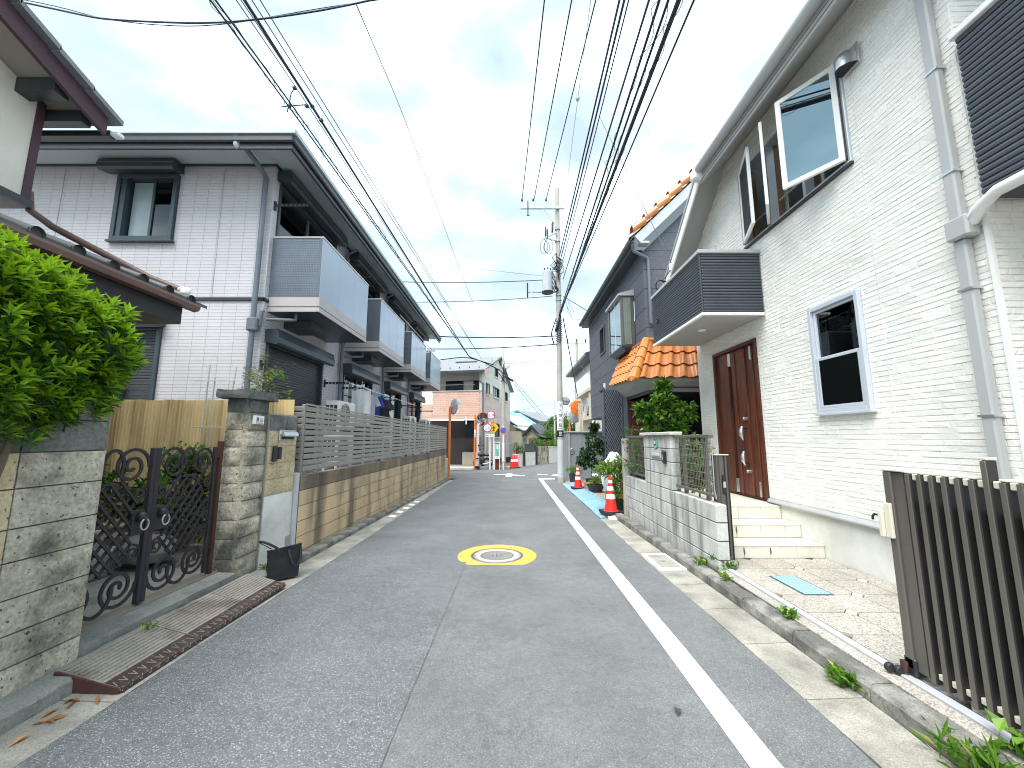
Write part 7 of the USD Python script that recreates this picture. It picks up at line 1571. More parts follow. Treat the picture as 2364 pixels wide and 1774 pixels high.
# house with a white balcony beyond the dark house
fb = thing('balcony_house', 'far house with a white balcony seen past the end of the dark house', 'house', (5, 20, -0.2))
part(fb, 'walls', MB().box(4.0, 9, 18.6, 25, -0.3, 5.4), 'cream_wall')
part(fb, 'roof', MB().hexa([[3.45, 18.2, 5.3], [9, 18.2, 5.3], [9, 25, 5.3], [3.45, 25, 5.3]], [[3.45, 18.2, 5.45], [9, 18.2, 7.2], [9, 25, 7.2], [3.45, 25, 5.45]]), 'dark_trim')
part(fb, 'balcony', MB().box(3.68, 4.0, 18.7, 22.5, 3.85, 4.62), 'white_trim')
part(fb, 'balcony_floor', MB().box(3.66, 4.0, 18.65, 22.6, 3.70, 3.84), 'beige_wall')
part(fb, 'window', MB().box(3.95, 3.998, 19.2, 20.8, 2.6, 3.6), 'glass_dark'); part(fb, 'shutter_column', MB().box(3.72, 3.95, 18.75, 19.1, 2.5, 3.69), 'beige_wall')
part(fb, 'lower_roof', MB().box(3.68, 4.0, 18.65, 22.6, 2.35, 2.5), 'beige_wall')
wpst = thing('white_pole', 'thin white pole standing by the trees in the side street', 'pole', (3.3, 28.6, -0.24))
part(wpst, 'pole', MB().tube([[3.10, 28.9, -0.3], [3.12, 28.9, 4.2]], 0.06, 10), 'pole_wrap', smooth=True); part(wpst, 'collar', MB().tube([[3.10, 28.9, 2.8], [3.10, 28.9, 2.95]], 0.085, 10), 'galv', smooth=True)
# ------------------------------------------------------------------ utility pole, transformer, wires
px, py_ = 1.85, 15.2
up_ = thing('utility_pole', 'grey concrete utility pole with crossarm and transformer right of the road', 'utility pole', (px, py_, -0.2))
zs_ = [-0.4, 1.25, 11.75]
part(up_, 'shaft', MB().tube([[px, py_, 1.38], [px + 0.03, py_, 11.74]], [0.118, 0.085], 24), 'pole_concrete', smooth=40)
part(up_, 'lower_sleeve', MB().tube([[px, py_, 0.0], [px, py_, 1.379]], [0.128, 0.124], 24), 'pole_wrap', smooth=40)
part(up_, 'foot', MB().tube([[px, py_, -0.4], [px, py_, -0.001]], [0.145, 0.135], 24), 'pole_concrete', smooth=40)
part(up_, 'top_cap', MB().tube([[px + 0.03, py_, 11.74], [px + 0.03, py_, 11.80]], [0.09, 0.07], 20), 'galv', smooth=40)
bn = part(up_, 'advert_sleeve', MB().tube([[px, py_, 1.75], [px, py_, 2.84]], 0.1265, 24), 'sign_white', smooth=40)
class FCyl:    # frame wrapped round the pole
    flip = False
    def __call__(s, p):
        a = p[..., 0] / 0.1275; r = 0.1275 + p[..., 1]
        return np.stack([px + r * np.sin(a), py_ - r * np.cos(a), p[..., 2]], -1)
FC = FCyl(); tx = MB()
for i, ch in enumerate('矢部医院'): glyph(tx, ch, -0.065, 2.44 - 0.185 * i, 0.125, FC, 0.0, 0.12)
for r_ in range(4):
    for c in range(3):
        if r_ == 1 and c == 1: continue
        tx.box(-0.10 + 0.075 * c, -0.075 + 0.075 * c, 0, 0.001, 2.62 + 0.048 * r_, 2.65 + 0.048 * r_, FC)
tx.lathe([(0, 0), (0.001, 0)], (0, 0, 0), 3, 'z') if False else None
tx.box(-0.015, 0.012, 0, 0.001, 2.66, 2.71, FC)
for c in range(6): tx.box(-0.09 + 0.03 * c, -0.072 + 0.03 * c, 0, 0.001, 1.80, 1.83, FC)
for c in range(4): tx.box(-0.085 + 0.042 * c, -0.06 + 0.042 * c, 0, 0.001, 1.86, 1.89, FC)
part(bn, 'lettering', tx, 'ink_blue')
bp_ = part(up_, 'number_plate', MB().tube([[px, py_, 1.50], [px, py_, 1.74]], 0.128, 24), 'ink', smooth=40)
t2 = MB()
for r_, n_ in ((1.655, 5), (1.60, 4), (1.545, 5)):
    for c in range(n_): t2.box(-0.065 + 0.026 * c, -0.048 + 0.026 * c, 0.001, 0.003, r_, r_ + 0.032, FC)
part(bp_, 'lettering', t2, 'sign_white', kind='stuff')
def armx(z, x0, x1, mat='galv', y=py_ - 0.13): return part(up_, 'crossarm', MB().box(x0, x1, y - 0.04, y + 0.04, z - 0.045, z + 0.045), mat)
ca = armx(10.83, 0.36, 2.14)
part(up_, 'arm_brace', MB().bar([1.30, py_ - 0.13, 10.78], [1.86, py_ - 0.12, 9.95], 0.04, 0.03), 'galv')
for x in (0.41, 0.87, 1.40): part(up_, 'insulator', MB().lathe([(0.03, 0), (0.045, 0.02), (0.03, 0.07), (0.055, 0.09), (0.035, 0.15), (0.055, 0.18), (0.03, 0.26)], (x, py_ - 0.13, 10.87), 12), 'ceramic', smooth=40); part(up_, 'insulator_cap', MB().tube([[x, py_ - 0.13, 11.10], [x, py_ - 0.13, 11.24]], [0.055, 0.03], 10), 'cable', smooth=True)
part(up_, 'arrester', MB().tube([[0.65, py_ - 0.2, 10.45], [0.65, py_ - 0.2, 11.1]], 0.022, 8).bar([0.6, py_ - 0.2, 10.46], [0.72, py_ - 0.2, 10.46], 0.03), 'cable', smooth=40)
for z in (9.92, 9.4, 8.5, 7.1, 6.9): part(up_, 'clamp_band', MB().tube([[px + 0.02, py_, z], [px + 0.02, py_, z + 0.05]], 0.125, 20), 'galv', smooth=40)
for x, z in ((1.36, 9.55), (1.43, 9.45), (1.63, 9.72), (1.66, 9.78)): part(up_, 'cutout_fuse', MB().tube([[x, py_ - 0.15, z], [x + 0.01, py_ - 0.15, z + 0.42]], 0.03, 8), 'cable', smooth=True)
part(up_, 'fuse_arm', MB().bar([1.30, py_ - 0.15, 9.48], [1.80, py_ - 0.12, 9.75], 0.06).bar([1.5, py_ - 0.15, 9.45], [1.80, py_ - 0.12, 9.42], 0.05), 'galv')
for cxx, r, z in ((1.29, 0.22, 9.1), (1.40, 0.17, 9.08), (1.48, 0.24, 9.12)): part(up_, 'coiled_lead', MB().tube([[cxx + r * 0.7 * math.cos(a), py_ - 0.2, z + r * 1.4 * math.sin(a)] for a in np.linspace(0, 2 * math.pi, 24)], 0.011, 5), 'cable', smooth=True)
tf = part(up_, 'transformer', MB().lathe([(0, -0.02), (0.20, -0.01), (0.235, 0.03), (0.235, 0.06), (0.215, 0.065), (0.21, 0.82), (0.20, 0.86), (0.16, 0.90), (0, 0.92)], (1.42, py_ - 0.12, 7.20), 28), 'transformer', smooth=35)
part(tf, 'base_ring', MB().lathe([(0.0, -0.025), (0.225, -0.015), (0.24, 0.03)], (1.42, py_ - 0.12, 7.195), 28), 'dark_trim', smooth=40)
for x, y in ((1.30, -0.2), (1.42, -0.25), (1.54, -0.2)): part(tf, 'bushing', MB().lathe([(0.03, 0), (0.04, 0.04), (0.025, 0.08), (0.02, 0.14)], (x, py_ + y, 8.06), 10), 'cable', smooth=40)
part(tf, 'hanger', MB().box(1.62, 1.78, py_ - 0.16, py_ - 0.08, 7.35, 7.45).box(1.62, 1.78, py_ - 0.16, py_ - 0.08, 7.85, 7.95), 'galv')
for k in range(4): part(up_, 'lead_cable', MB().tube([[1.60, py_ - 0.28, 8.0 - 0.2 * k], [1.68, py_ - 0.3, 7.8 - 0.2 * k], [1.76, py_ - 0.2, 7.45 - 0.08 * k], [1.86, py_ - 0.13, 7.30]], 0.018, 6), 'cable', smooth=True)
rk_ = np.random.default_rng(4)
for k in range(16):
    a = rk_.uniform(-0.35, 0.25, 5); z0 = rk_.uniform(8.05, 8.7)
    part(up_, 'tangled_lead', MB().tube([[px - 0.05, py_ - 0.14, z0 + 0.2], [px + a[0], py_ - 0.2, z0 + a[1] * 0.5], [px + a[2] * 0.9, py_ - 0.25, z0 - 0.15 + a[3] * 0.5], [px + 0.02, py_ - 0.14, z0 - 0.35 + a[4] * 0.4]], 0.014, 5), 'cable', smooth=True)
for k in range(10):
    z = 6.05 - 0.09 * k
    part(up_, 'cable_wrap', MB().tube([[px - 0.13, py_ - 0.06 - 0.01 * k, z], [px, py_ - 0.16, z - 0.08], [px + 0.14, py_ - 0.07, z + 0.05]], 0.016, 5), 'cable', smooth=True)
part(up_, 'splice_closure', MB().tube([[px - 0.14, py_ - 0.14, 5.6], [px + 0.06, py_ - 0.15, 6.25]], 0.05, 10), 'cable', smooth=True)
a2 = part(up_, 'side_arm', MB().bar([0.62, py_ - 0.1, 7.24], [1.75, py_ - 0.1, 7.24], 0.07), 'galv')
for x in (0.62, 0.80): part(a2, 'pin', MB().tube([[x, py_ - 0.12, 6.98], [x, py_ - 0.12, 7.6]], 0.028, 8), 'cable' if x < 0.7 else 'ceramic', smooth=True)
for z in (5.1, 4.6, 4.0, 3.5): part(up_, 'step_bolt', MB().tube([[px - 0.25 if z in (4.6,) else px - 0.16, py_ - 0.05, z], [px, py_, z]], 0.012, 6), 'galv')
rmi = part(up_, 'round_mirror', MB().lathe([(0, -0.03), (0.13, -0.025), (0.165, 0.0), (0.175, 0.02), (0, 0.04)], (2.08, py_ + 0.05, 2.885), 24, 'y'), 'mirror_back', smooth=40)
part(rmi, 'bracket', MB().bar([px + 0.1, py_, 2.9], [2.08, py_ + 0.06, 2.89], 0.04), 'galv')
part(rmi, 'rib', MB().bar([1.95, py_ + 0.015, 2.885], [2.21, py_ + 0.015, 2.885], 0.02).bar([2.08, py_ + 0.015, 2.75], [2.08, py_ + 0.015, 3.02], 0.02), 'galv')
# camera rays, used to place the wires at their real heights
F_, TH = 910., math.radians(7.821)
def raydir(u, v):
    a, b = u - 1182., v - 887.
    return np.array([a, math.cos(TH) * F_ + math.sin(TH) * b, math.sin(TH) * F_ - math.cos(TH) * b])
def atz(u, v, z): d = raydir(u, v); return CAMP + d * (z - 1.45) / d[2]
def aty(u, v, y): d = raydir(u, v); return CAMP + d * y / d[1]
def wire(name, label, pts, r, mat='cable', group=None, sag=0.0, ext=0.0, n=24, cat='cable', spiral=None):
    P = np.array(pts, float)
    if ext: P = np.vstack([P, P[-1] + (P[-1] - P[-2]) / np.linalg.norm(P[-1] - P[-2]) * ext])
    L = np.concatenate([[0], np.cumsum(np.linalg.norm(np.diff(P, axis=0), axis=1))]); s_ = np.linspace(0, L[-1], n)
    Q = np.stack([np.interp(s_, L, P[:, k]) for k in range(3)], 1)
    if len(P) > 2:
        for _ in range(2): Q[1:-1] = (Q[:-2] + 2 * Q[1:-1] + Q[2:]) / 4
    if sag: Q[:, 2] -= sag * 4 * (s_ / L[-1]) * (1 - s_ / L[-1])
    path = one(name, label, cat, MB().tube(Q, r, 6), mat, smooth=True, group=group)
    if spiral:
        m = 14 * n; t = np.linspace(0, 1, m); C = np.stack([np.interp(t, np.linspace(0, 1, n), Q[:, k]) for k in range(3)], 1)
        w = np.stack([np.cos(t * spiral[1]), np.zeros(m), np.sin(t * spiral[1])], 1) * spiral[0] * (0.6 + 0.4 * np.sin(t * 37))[:, None]
        part(path, 'wrap_wire', MB().tube(C + w, 0.0045, 4), 'cable_blue')
    return Q
gR = 'power cables running overhead from the crossarm'
for (u0, v0), (u1, v1), lab in (((1204.6, 466), (1257, 0), 'leftmost of the three thin cables from the crossarm insulators'), ((1232, 466), (1320, 0), 'middle of the three thin cables from the crossarm insulators'), ((1259.6, 466), (1375.6, 0), 'rightmost of the three thin cables from the crossarm insulators')):
    wire('power_cable', lab, [aty(u0, v0, py_ - 0.13), atz(u1, v1, 10.75)], 0.016, 'cable_blue', ext=4)
q = wire('guy_wire', 'very thin wire with a round grey weight on it above the road', [aty(1303, 470, py_ - 0.2), aty(1334, 228, 9.0), atz(1364, 0, 10.2)], 0.006, 'cable_grey', ext=3)
part('/World/guy_wire', 'insulator_ball', MB().lathe([(0, -0.07), (0.045, -0.05), (0.06, 0), (0.045, 0.05), (0, 0.07)], aty(1334, 228, 9.0), 12), 'mirror_back', smooth=True)
for (u0, v0), (u1, v1), r, m, lab in (((1292, 590), (1428.8, 0), 0.019, 'cable_blue', 'left of the pair of thick cables above the transformer'), ((1296, 592), (1440, 0), 0.020, 'cable_blue', 'right of the pair of thick cables above the transformer'), ((1300, 600), (1450, 0), 0.012, 'cable_blue', 'thin cable close beside the thick pair above the transformer')):
    wire('power_cable', lab, [aty(u0, v0, py_ - 0.2), atz(u1, v1, 8.3)], r, m, ext=4, sag=0.05)
for (u0, v0), (u1, v1), z, r, m, sp, lab in (((1300, 645), (1496.8, 0), 7.0, 0.016, 'cable_blue', None, 'dark cable left of the thick bundled cables'), ((1292, 722), (1520.6, 0), 6.4, 0.017, 'cable', (0.06, 150), 'left cable of the thick bundle with wire loops'), ((1294, 726), (1541, 0), 6.4, 0.016, 'cable', (0.05, 130), 'middle cable of the thick bundle'), ((1291, 728), (1565, 0), 6.3, 0.029, 'cable', (0.05, 170), 'thickest cable in the bundle right of the road'), ((1300, 705), (1599.7, 0), 6.3, 0.013, 'cable', None, 'outer thin cable right of the thickest one')):
    wire('bundled_cable', lab, [aty(u0, v0, py_ - 0.16), atz(u1, v1, z)], r, m, ext=4, sag=0.04, spiral=sp)
# left bundle from beyond the junction, over the slat fence
jn = aty(1083, 824, 21.0)
for (um, vm), (u1, v1), z, r, m, sp, lab in (((667, 246), (485, 0), 6.6, 0.013, 'cable', (0.06, 190), 'lower cable of the looping bundle over the apartment house'), ((672, 240), (497, 0), 6.65, 0.013, 'cable', (0.05, 160), 'upper cable of the looping bundle over the apartment house'), ((718, 242), (564, 0), 7.0, 0.023, 'cable', None, 'thick black cable over the left side of the road'), ((693, 215), (545, 0), 7.1, 0.008, 'cable_grey', None, 'thin grey wire left of the thick black cable'), ((700, 215), (556, 0), 7.15, 0.008, 'cable_grey', None, 'second thin grey wire beside the thick black cable')):
    wire('left_cable', lab, [jn, aty(um, vm, 6.2), atz(u1, v1, z)], r, m, ext=3, spiral=sp, n=30)
for (u1, v1), lab in (((581, 0), 'thin grey wire right of the thick black cable'), ((600, 0), 'rightmost thin grey wire over the left side of the road')):
    wire('left_cable', lab, [aty(1112, 830, 21.0), atz(u1, v1, 7.3)], 0.009, 'cable_grey', ext=3)
sp_ = [atz(600, 230, 7.0) * 0 + aty(665, 246, 6.3), aty(682, 202, 6.3)]
spc = thing('cable_spacer', 'wire spacer with bent prongs between the cables above the apartment house', 'cable spacer', tuple(aty(670, 246, 6.3)))
A_ = lambda a, b: aty(400 + a * 600 / 1660, b * 600 / 1660, 6.2)
part(spc, 'prong', MB().tube([A_(690, 684), A_(740, 678), A_(850, 670)], 0.009, 6), 'cable_blue', smooth=True)
part(spc, 'prong', MB().tube([A_(728, 716), A_(740, 665), A_(752, 600), A_(775, 562)], 0.009, 6), 'cable_blue', smooth=True)
for p in ((740, 678), (775, 562), (853, 678), (888, 682), (945, 770)): part(spc, 'clamp', MB().box(-0.03, 0.03, -0.03, 0.03, -0.025, 0.025, Fr(A_(*p), (1, 0, 0), (0, 1, 0)), b=0.008), 'cable')
wire('single_wire', 'single thin wire running from the top down to the far junction', [aty(1152, 800, 22.0), aty(1090, 700, 17.0), aty(925, 250, 9.0), atz(823, 12, 7.4)], 0.009, 'cable_grey', n=24)
# cable crossing above
cr = [aty(*p, 4.6) for p in ((-40, -14), (45, 4), (130, 22), (230, 44), (330, 50), (440, 54), (530, 52), (640, 40), (740, 25), (820, 9), (900, -9))]
wire('crossing_cable', 'thick dark cable crossing the road overhead at the top left', cr, 0.0125, 'cable_blue', n=40)
wire('crossing_cable', 'thinner cable hanging along the crossing cable at the top left', [c + [0, 0.03, 0.03 + 0.05 * math.sin(k)] for k, c in enumerate(cr)], 0.006, 'cable_blue', n=40)
xk = [((928, 651), (1252, 647), 15.0, 0.016, 'upper cable crossing to the left at the transformer'), ((962, 698), (1276, 684), 15.0, 0.014, 'lower cable crossing to the left at the transformer'), ((1015, 777), (1284, 776), 15.1, 0.022, 'thick cable crossing to the left below the splice'), ((985, 806), (1286, 795), 15.1, 0.020, 'lowest thick cable crossing to the left house'), ((960, 600), (1285, 640), 15.1, 0.006, 'thin drooping wire crossing to the left')]
for a, b, y, r, lab in xk: wire('cross_street_cable', lab, [aty(*a, y), aty(*b, y)], r, 'cable_blue', sag=0.06)
wire('pole_lead', 'dark cable hanging down the left side of the utility pole', [aty(1284, 735, py_ - 0.15), aty(1272, 772, py_ - 0.2), aty(1279, 795, py_ - 0.15)], 0.024, 'cable', n=14)
wire('house_drop', 'cable from the utility pole to the eave of the dark house', [aty(1300, 684, 15.0), np.array([2.70, 13.5, 5.9])], 0.014, 'cable_blue')
wire('house_drop', 'slack thin wire from the pole to the gutter of the dark house', [aty(1308, 705, 15.0), aty(1320, 735, 14.9), np.array([2.68, 14.3, 5.82])], 0.008, 'cable_blue')
wire('house_drop', 'thin wire from the cables down to the verge of the white house', [aty(1383, 268, 9.5), np.array([3.02, 7.1, 4.75])], 0.007, 'cable_blue')
wire('house_drop', 'wire from the pole to the security light on the dark house', [aty(1340, 845, 17.0), np.array([2.95, 12.58, 3.15])], 0.007, 'cable_grey')
hx = thing('wire_anchor', 'black service wire coil and insulator at the end of the white house verge', 'wire anchor', (2.9, 7.2, 4.5))
c0 = np.array([2.78, 7.05, 4.28])
part(hx, 'coil', MB().tube([c0 + [0.09 * math.cos(a), 0.02 * math.sin(2 * a), 0.10 * math.sin(a)] for a in np.linspace(0, 4 * math.pi, 40)], 0.012, 5), 'cable', smooth=True)
part(hx, 'insulator', MB().tube([[3.0, 7.08, 4.72], [2.95, 7.0, 4.55]], 0.018, 8), 'white_trim', smooth=True)
part(hx, 'lead', MB().tube([[2.95, 7.0, 4.55], [2.86, 7.0, 4.42], [2.80, 7.02, 4.36], [3.1, 7.05, 4.30]], 0.012, 6), 'cable', smooth=True)
# far poles
fp = thing('utility_pole', 'slim grey utility pole in front of the pink corner house', 'utility pole', (-0.46, 22.25, -0.24))
part(fp, 'shaft', MB().tube([[-0.46, 22.25, -0.4], [-0.5, 22.25, 5.85]], [0.12, 0.085], 16), 'pole_concrete', smooth=40)
part(fp, 'lightning_rod', MB().tube([[-0.5, 22.25, 5.85], [-0.5, 22.25, 6.7]], 0.025, 8), 'galv', smooth=True)
for k in range(8):
    a = rk_.uniform(-0.4, 0.4, 4); z = rk_.uniform(4.7, 5.4)
    part(fp, 'tangled_lead', MB().tube([[-0.5 + a[0], 22.1, z + 0.3], [-0.55 + a[1] * 0.5, 22.05, z], [-0.48 + a[2] * 0.5, 22.1, z - 0.3]], 0.025, 5), 'cable', smooth=True)
part(fp, 'splice_closure', MB().tube([[-0.4, 22.1, 4.95], [0.05, 22.1, 4.65]], 0.06, 8), 'cable', smooth=True)
wire('far_cable', 'upper dark cable bundle joining the slim pole by the pink house', [jn, aty(1120, 838, 21.8), aty(1155, 856, 22.1)], 0.03, 'cable', n=12)
wire('far_cable', 'dark bundle crossing left over the roof of the pink house', [aty(1017, 831, 21.5), aty(1065, 825, 21.3), aty(1083, 826, 21.2), aty(1140, 843, 21.8)], 0.028, 'cable', n=16)
for (a, b), (c, d), lab in (((1176, 873), (1245, 958), 'left of the two wires sloping down from the slim pole'), ((1178, 870), (1255, 956), 'right of the two wires sloping down from the slim pole')):
    wire('far_cable', lab, [aty(a, b, 22.2), aty(c, d, 32)], 0.016, 'cable_grey', n=10)
wire('far_cable', 'level wire crossing behind the utility pole above the far roofs', [aty(1160, 840, 30), aty(1290, 834, 30), aty(1380, 833, 30)], 0.02, 'cable_grey', n=10)
wire('far_cable', 'thin wire with a branch above the far trees', [aty(1175, 952, 30), aty(1285, 931, 30), aty(1330, 900, 30)], 0.012, 'cable_grey', n=10)
fq = thing('utility_pole', 'distant grey utility pole with a crossarm beyond the dark house', 'utility pole', (5.7, 34, -0.5))
part(fq, 'shaft', MB().tube([[5.7, 34, -0.5], [5.7, 34, 10.1]], [0.16, 0.11], 14), 'pole_concrete', smooth=40)
for z, w in ((9.75, 0.85), (7.0, 0.4), (6.3, 0.45)): part(fq, 'crossarm', MB().box(5.7 - w, 5.7 + w, 33.86, 33.94, z - 0.05, z + 0.05), 'galv')
for x in (4.92, 5.7, 6.48): part(fq, 'insulator', MB().tube([[x, 33.9, 9.7], [x, 33.9, 10.1]], 0.05, 6), 'cable')
for (u0, v0), (u1, v1), r, lab in (((1300, 735), (1333, 915), 0.022, 'thick cable falling from the pole behind the orange backed mirror'), ((1306, 690), (1322, 790), 0.008, 'left thin wire from the utility pole to the distant crossarm'), ((1310, 690), (1333, 786), 0.008, 'middle thin wire from the utility pole to the distant crossarm'), ((1314, 695), (1352, 786), 0.008, 'right thin wire from the utility pole to the distant crossarm')):
    wire('far_cable', lab, [aty(u0, v0, 15.3), aty(u1, v1, 21.0 if r > 0.01 else 33.8)], r, 'cable' if r > 0.01 else 'cable_grey', n=10)
# ------------------------------------------------------------------ blue ramps, pots, covered bike
for k in range(3):
    y0, y1 = 7.86 + 2.26 * k, 7.86 + 2.26 * (k + 1) - 0.02
    X0, X1 = (lambda y: Rf(y) + 0.01), (lambda y: Rf(y) + 0.50)
    t = thing('blue_ramp', ['pale blue ramp mat nearest the camera with a white end', 'middle pale blue ramp mat along the forecourt', 'farthest pale blue ramp mat beside the utility pole'][k], 'ramp mat', (1.9, y0, zg(y0)), group='pale blue ramp mats along the forecourt')
    a, b = zg(y0), zg(y1)
    part(t, 'slope', MB().hexa([[X0(y0), y0, a], [X0(y0) + 0.10, y0, a], [X0(y1) + 0.10, y1, b], [X0(y1), y1, b]], [[X0(y0), y0, a + 0.012], [X0(y0) + 0.10, y0, a + 0.045], [X0(y1) + 0.10, y1, b + 0.045], [X0(y1), y1, b + 0.012]]), 'blue_mat')
    part(t, 'top', MB().hexa([[X0(y0) + 0.101, y0, a], [X1(y0), y0, a], [X1(y1), y1, b], [X0(y1) + 0.101, y1, b]], [[X0(y0) + 0.101, y0, a + 0.046], [X1(y0), y0, a + 0.085], [X1(y1), y1, b + 0.085], [X0(y1) + 0.101, y1, b + 0.046]]), 'blue_mat')
    for q in range(4): part(t, 'bolt', MB().lathe([(0, 0.006), (0.018, 0.004), (0.02, 0)], (X1(y0) - 0.06, y0 + 0.3 + 0.5 * q, zg(y0 + 0.3 + 0.5 * q) + 0.082), 8), 'ink')
    if k == 0: part(t, 'white_end', MB().hexa([[1.84, 7.66, zg(7.7) + 0.002], [2.10, 7.66, zg(7.7) + 0.002], [2.10, 7.859, a], [1.84, 7.859, a]], [[1.84, 7.66, zg(7.7) + 0.006], [2.10, 7.66, zg(7.7) + 0.03], [2.10, 7.859, a + 0.084], [1.84, 7.859, a + 0.05]]), 'mat_end', label='white end piece')
one('green_mat', 'small bright green mat behind the nearest traffic cone', 'mat', MB().hexa([[x, y, zg(y) + 0.056] for x, y in ((2.13, 7.9), (2.6, 7.9), (2.6, 8.6), (2.13, 8.6))], [[x, y, zg(y) + 0.068] for x, y in ((2.13, 7.9), (2.6, 7.9), (2.6, 8.6), (2.13, 8.6))]), 'green_mat')
cb = thing('covered_scooter', 'scooter under a loose white cover behind the nearest traffic cone', 'scooter', (2.45, 9.6, -0.05))
ico = trimesh.creation.icosphere(4, 1.0); V = np.array(ico.vertices)
V = V * [0.26, 0.52, 0.52]; V[:, 2] = np.where(V[:, 2] < 0, V[:, 2] * 1.0, V[:, 2]); th_ = np.arctan2(V[:, 1] / 0.5, V[:, 0] / 0.26)
V *= (1 + 0.16 * np.sin(th_ * 7 + V[:, 2] * 5)[:, None] * np.clip(0.6 - V[:, 2:3], 0, 1) + 0.45 * (meshkit.fbm(V * 4, 3)[:, None] - 0.5))
part(cb, 'cover', MB().add(V + [2.46, 9.7, 0.55], ico.faces), 'cover_white', smooth=True)
part(cb, 'dark_body', MB().box(2.17, 2.26, 9.25, 9.6, 0.2, 0.8, b=0.03), 'gutter_grey')
for y in (9.35, 10.1): part(cb, 'wheel', MB().lathe([(0.10, -0.05), (0.2, -0.05), (0.215, 0), (0.2, 0.05), (0.1, 0.05), (0.1, -0.05)], (2.42, y, zg(y) + 0.26), 18, 'x'), 'black_rubber', smooth=40)
part(cb, 'kick_stand', MB().box(2.2, 2.24, 9.5, 9.54, -0.05, 0.3), 'alu_dark')
# ------------------------------------------------------------------ plants
def tone(V, F, mats, parent, name, prob, r, keep=0, size=None):
    """splits leaves over materials; the largest in view become parts of their own"""
    n = len(V) // 4; m = r.choice(len(mats), n, p=prob)
    q = V.reshape(n, 4, 3); dist = np.linalg.norm(q.mean(1) - CAMP, axis=1); area = np.linalg.norm(q[:, 2] - q[:, 0], axis=1) / dist
    big = set(np.argsort(-area)[:keep].tolist())
    for k in big: part(parent, 'leaf', MB().add(q[k], [[0, 1, 2], [0, 2, 3]]), mats[m[k]])
    for i, mt in enumerate(mats):
        idx = np.array([k for k in range(n) if m[k] == i and k not in big])
        if len(idx):
            W = q[idx].reshape(-1, 3); b = np.arange(len(idx))[:, None] * 4
            part(parent, name, MB().add(W, np.vstack([b + [0, 1, 2], b + [0, 2, 3]])), mt, kind='stuff')
def rosettes(C, D, nl, L, W, r, spread=1.0):
    A, B, Ls, Ws, K = [], [], [], [], []
    for c, d in zip(C, D):
        d = d / np.linalg.norm(d); x = np.cross(d, [0.3, 0.5, 0.8]); x /= np.linalg.norm(x); y = np.cross(d, x)
        for k in range(nl):
            t = k / nl; ph = k * 2.4 + r.uniform(0, 0.5); tilt = (0.35 + 1.15 * t) * spread
            v = d * math.cos(tilt) + (x * math.cos(ph) + y * math.sin(ph)) * math.sin(tilt)
            A.append(c - d * L * 0.55 * t); B.append(v); Ls.append(L * r.uniform(0.75, 1.15)); Ws.append(W * r.uniform(0.8, 1.15)); K.append(t)
    return np.array(A), np.array(B), np.array(Ls), np.array(Ws), np.array(K)
# big green bush over the stone wall
rb = np.random.default_rng(12)
bush = thing('green_bush', 'big leafy green bush growing over the stone wall at the left edge', 'bush', (-3.2, 1.9, 0.2))
lobes = [((-2.95, 1.75, 2.12), (0.52, 0.72, 0.50)), ((-2.86, 2.10, 1.90), (0.42, 0.52, 0.42)), ((-2.80, 2.32, 1.78), (0.30, 0.34, 0.30)), ((-2.95, 1.40, 1.95), (0.5, 0.6, 0.6)), ((-2.70, 1.80, 1.72), (0.28, 0.45, 0.22)), ((-3.2, 1.3, 2.35), (0.5, 0.6, 0.4)), ((-2.66, 2.34, 2.02), (0.24, 0.32, 0.32)), ((-2.72, 2.05, 2.22), (0.26, 0.4, 0.25))]
C, D = [], []
for (c, s), n in zip(lobes, (400, 300, 160, 320, 150, 180, 190, 170)):
    d = rb.normal(size=(n * 2, 3)); d /= np.linalg.norm(d, axis=1, keepdims=True); d = d[(d[:, 0] > -0.55)][:n]
    rad = rb.uniform(0.72, 1.05, (len(d), 1)) * (0.86 + 0.3 * meshkit.fbm(d * 2.2 + c, 2)[:, None])
    p = np.array(c) + d * np.array(s) * rad
    C.append(p); D.append(d * 0.75 + [0, 0, 0.75])
C, D = np.vstack(C), np.vstack(D)
ex_ = np.array([[-2.60, 2.06, 1.47], [-2.58, 2.14, 1.44], [-2.56, 2.0, 1.50]])   # the low shoot in front of the wall
C, D = np.vstack([C, ex_]), np.vstack([D, np.array([[0.3, 0.2, 1.0]] * 3)])
A, B, Ls, Ws, K = rosettes(C, D, 13, 0.076, 0.025, rb)
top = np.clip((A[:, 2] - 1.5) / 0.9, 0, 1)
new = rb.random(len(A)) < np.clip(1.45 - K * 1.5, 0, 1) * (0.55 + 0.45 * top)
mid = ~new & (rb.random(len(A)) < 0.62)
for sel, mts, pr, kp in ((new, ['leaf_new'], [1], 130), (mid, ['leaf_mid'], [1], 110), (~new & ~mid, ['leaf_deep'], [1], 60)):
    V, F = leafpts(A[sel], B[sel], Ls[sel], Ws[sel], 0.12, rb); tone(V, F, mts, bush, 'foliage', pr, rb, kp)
inn = MB()
for c, s in lobes:
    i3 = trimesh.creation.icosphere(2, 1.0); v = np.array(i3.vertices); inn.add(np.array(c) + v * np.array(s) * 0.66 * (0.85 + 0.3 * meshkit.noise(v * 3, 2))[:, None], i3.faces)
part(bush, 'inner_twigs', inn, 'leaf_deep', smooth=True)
part(bush, 'trunk', MB().tube([[-3.0, 1.8, 0.2], [-2.98, 1.82, 1.0], [-2.93, 1.85, 1.8]], [0.05, 0.04, 0.03], 8), 'bark', smooth=True)
for k in range(8): part(bush, 'branch', MB().tube([[-2.93, 1.85, 1.5], C[k * 37] * 0.6 + np.array([-2.93, 1.85, 1.7]) * 0.4, C[k * 37]], [0.018, 0.012, 0.006], 6), 'bark', smooth=True)
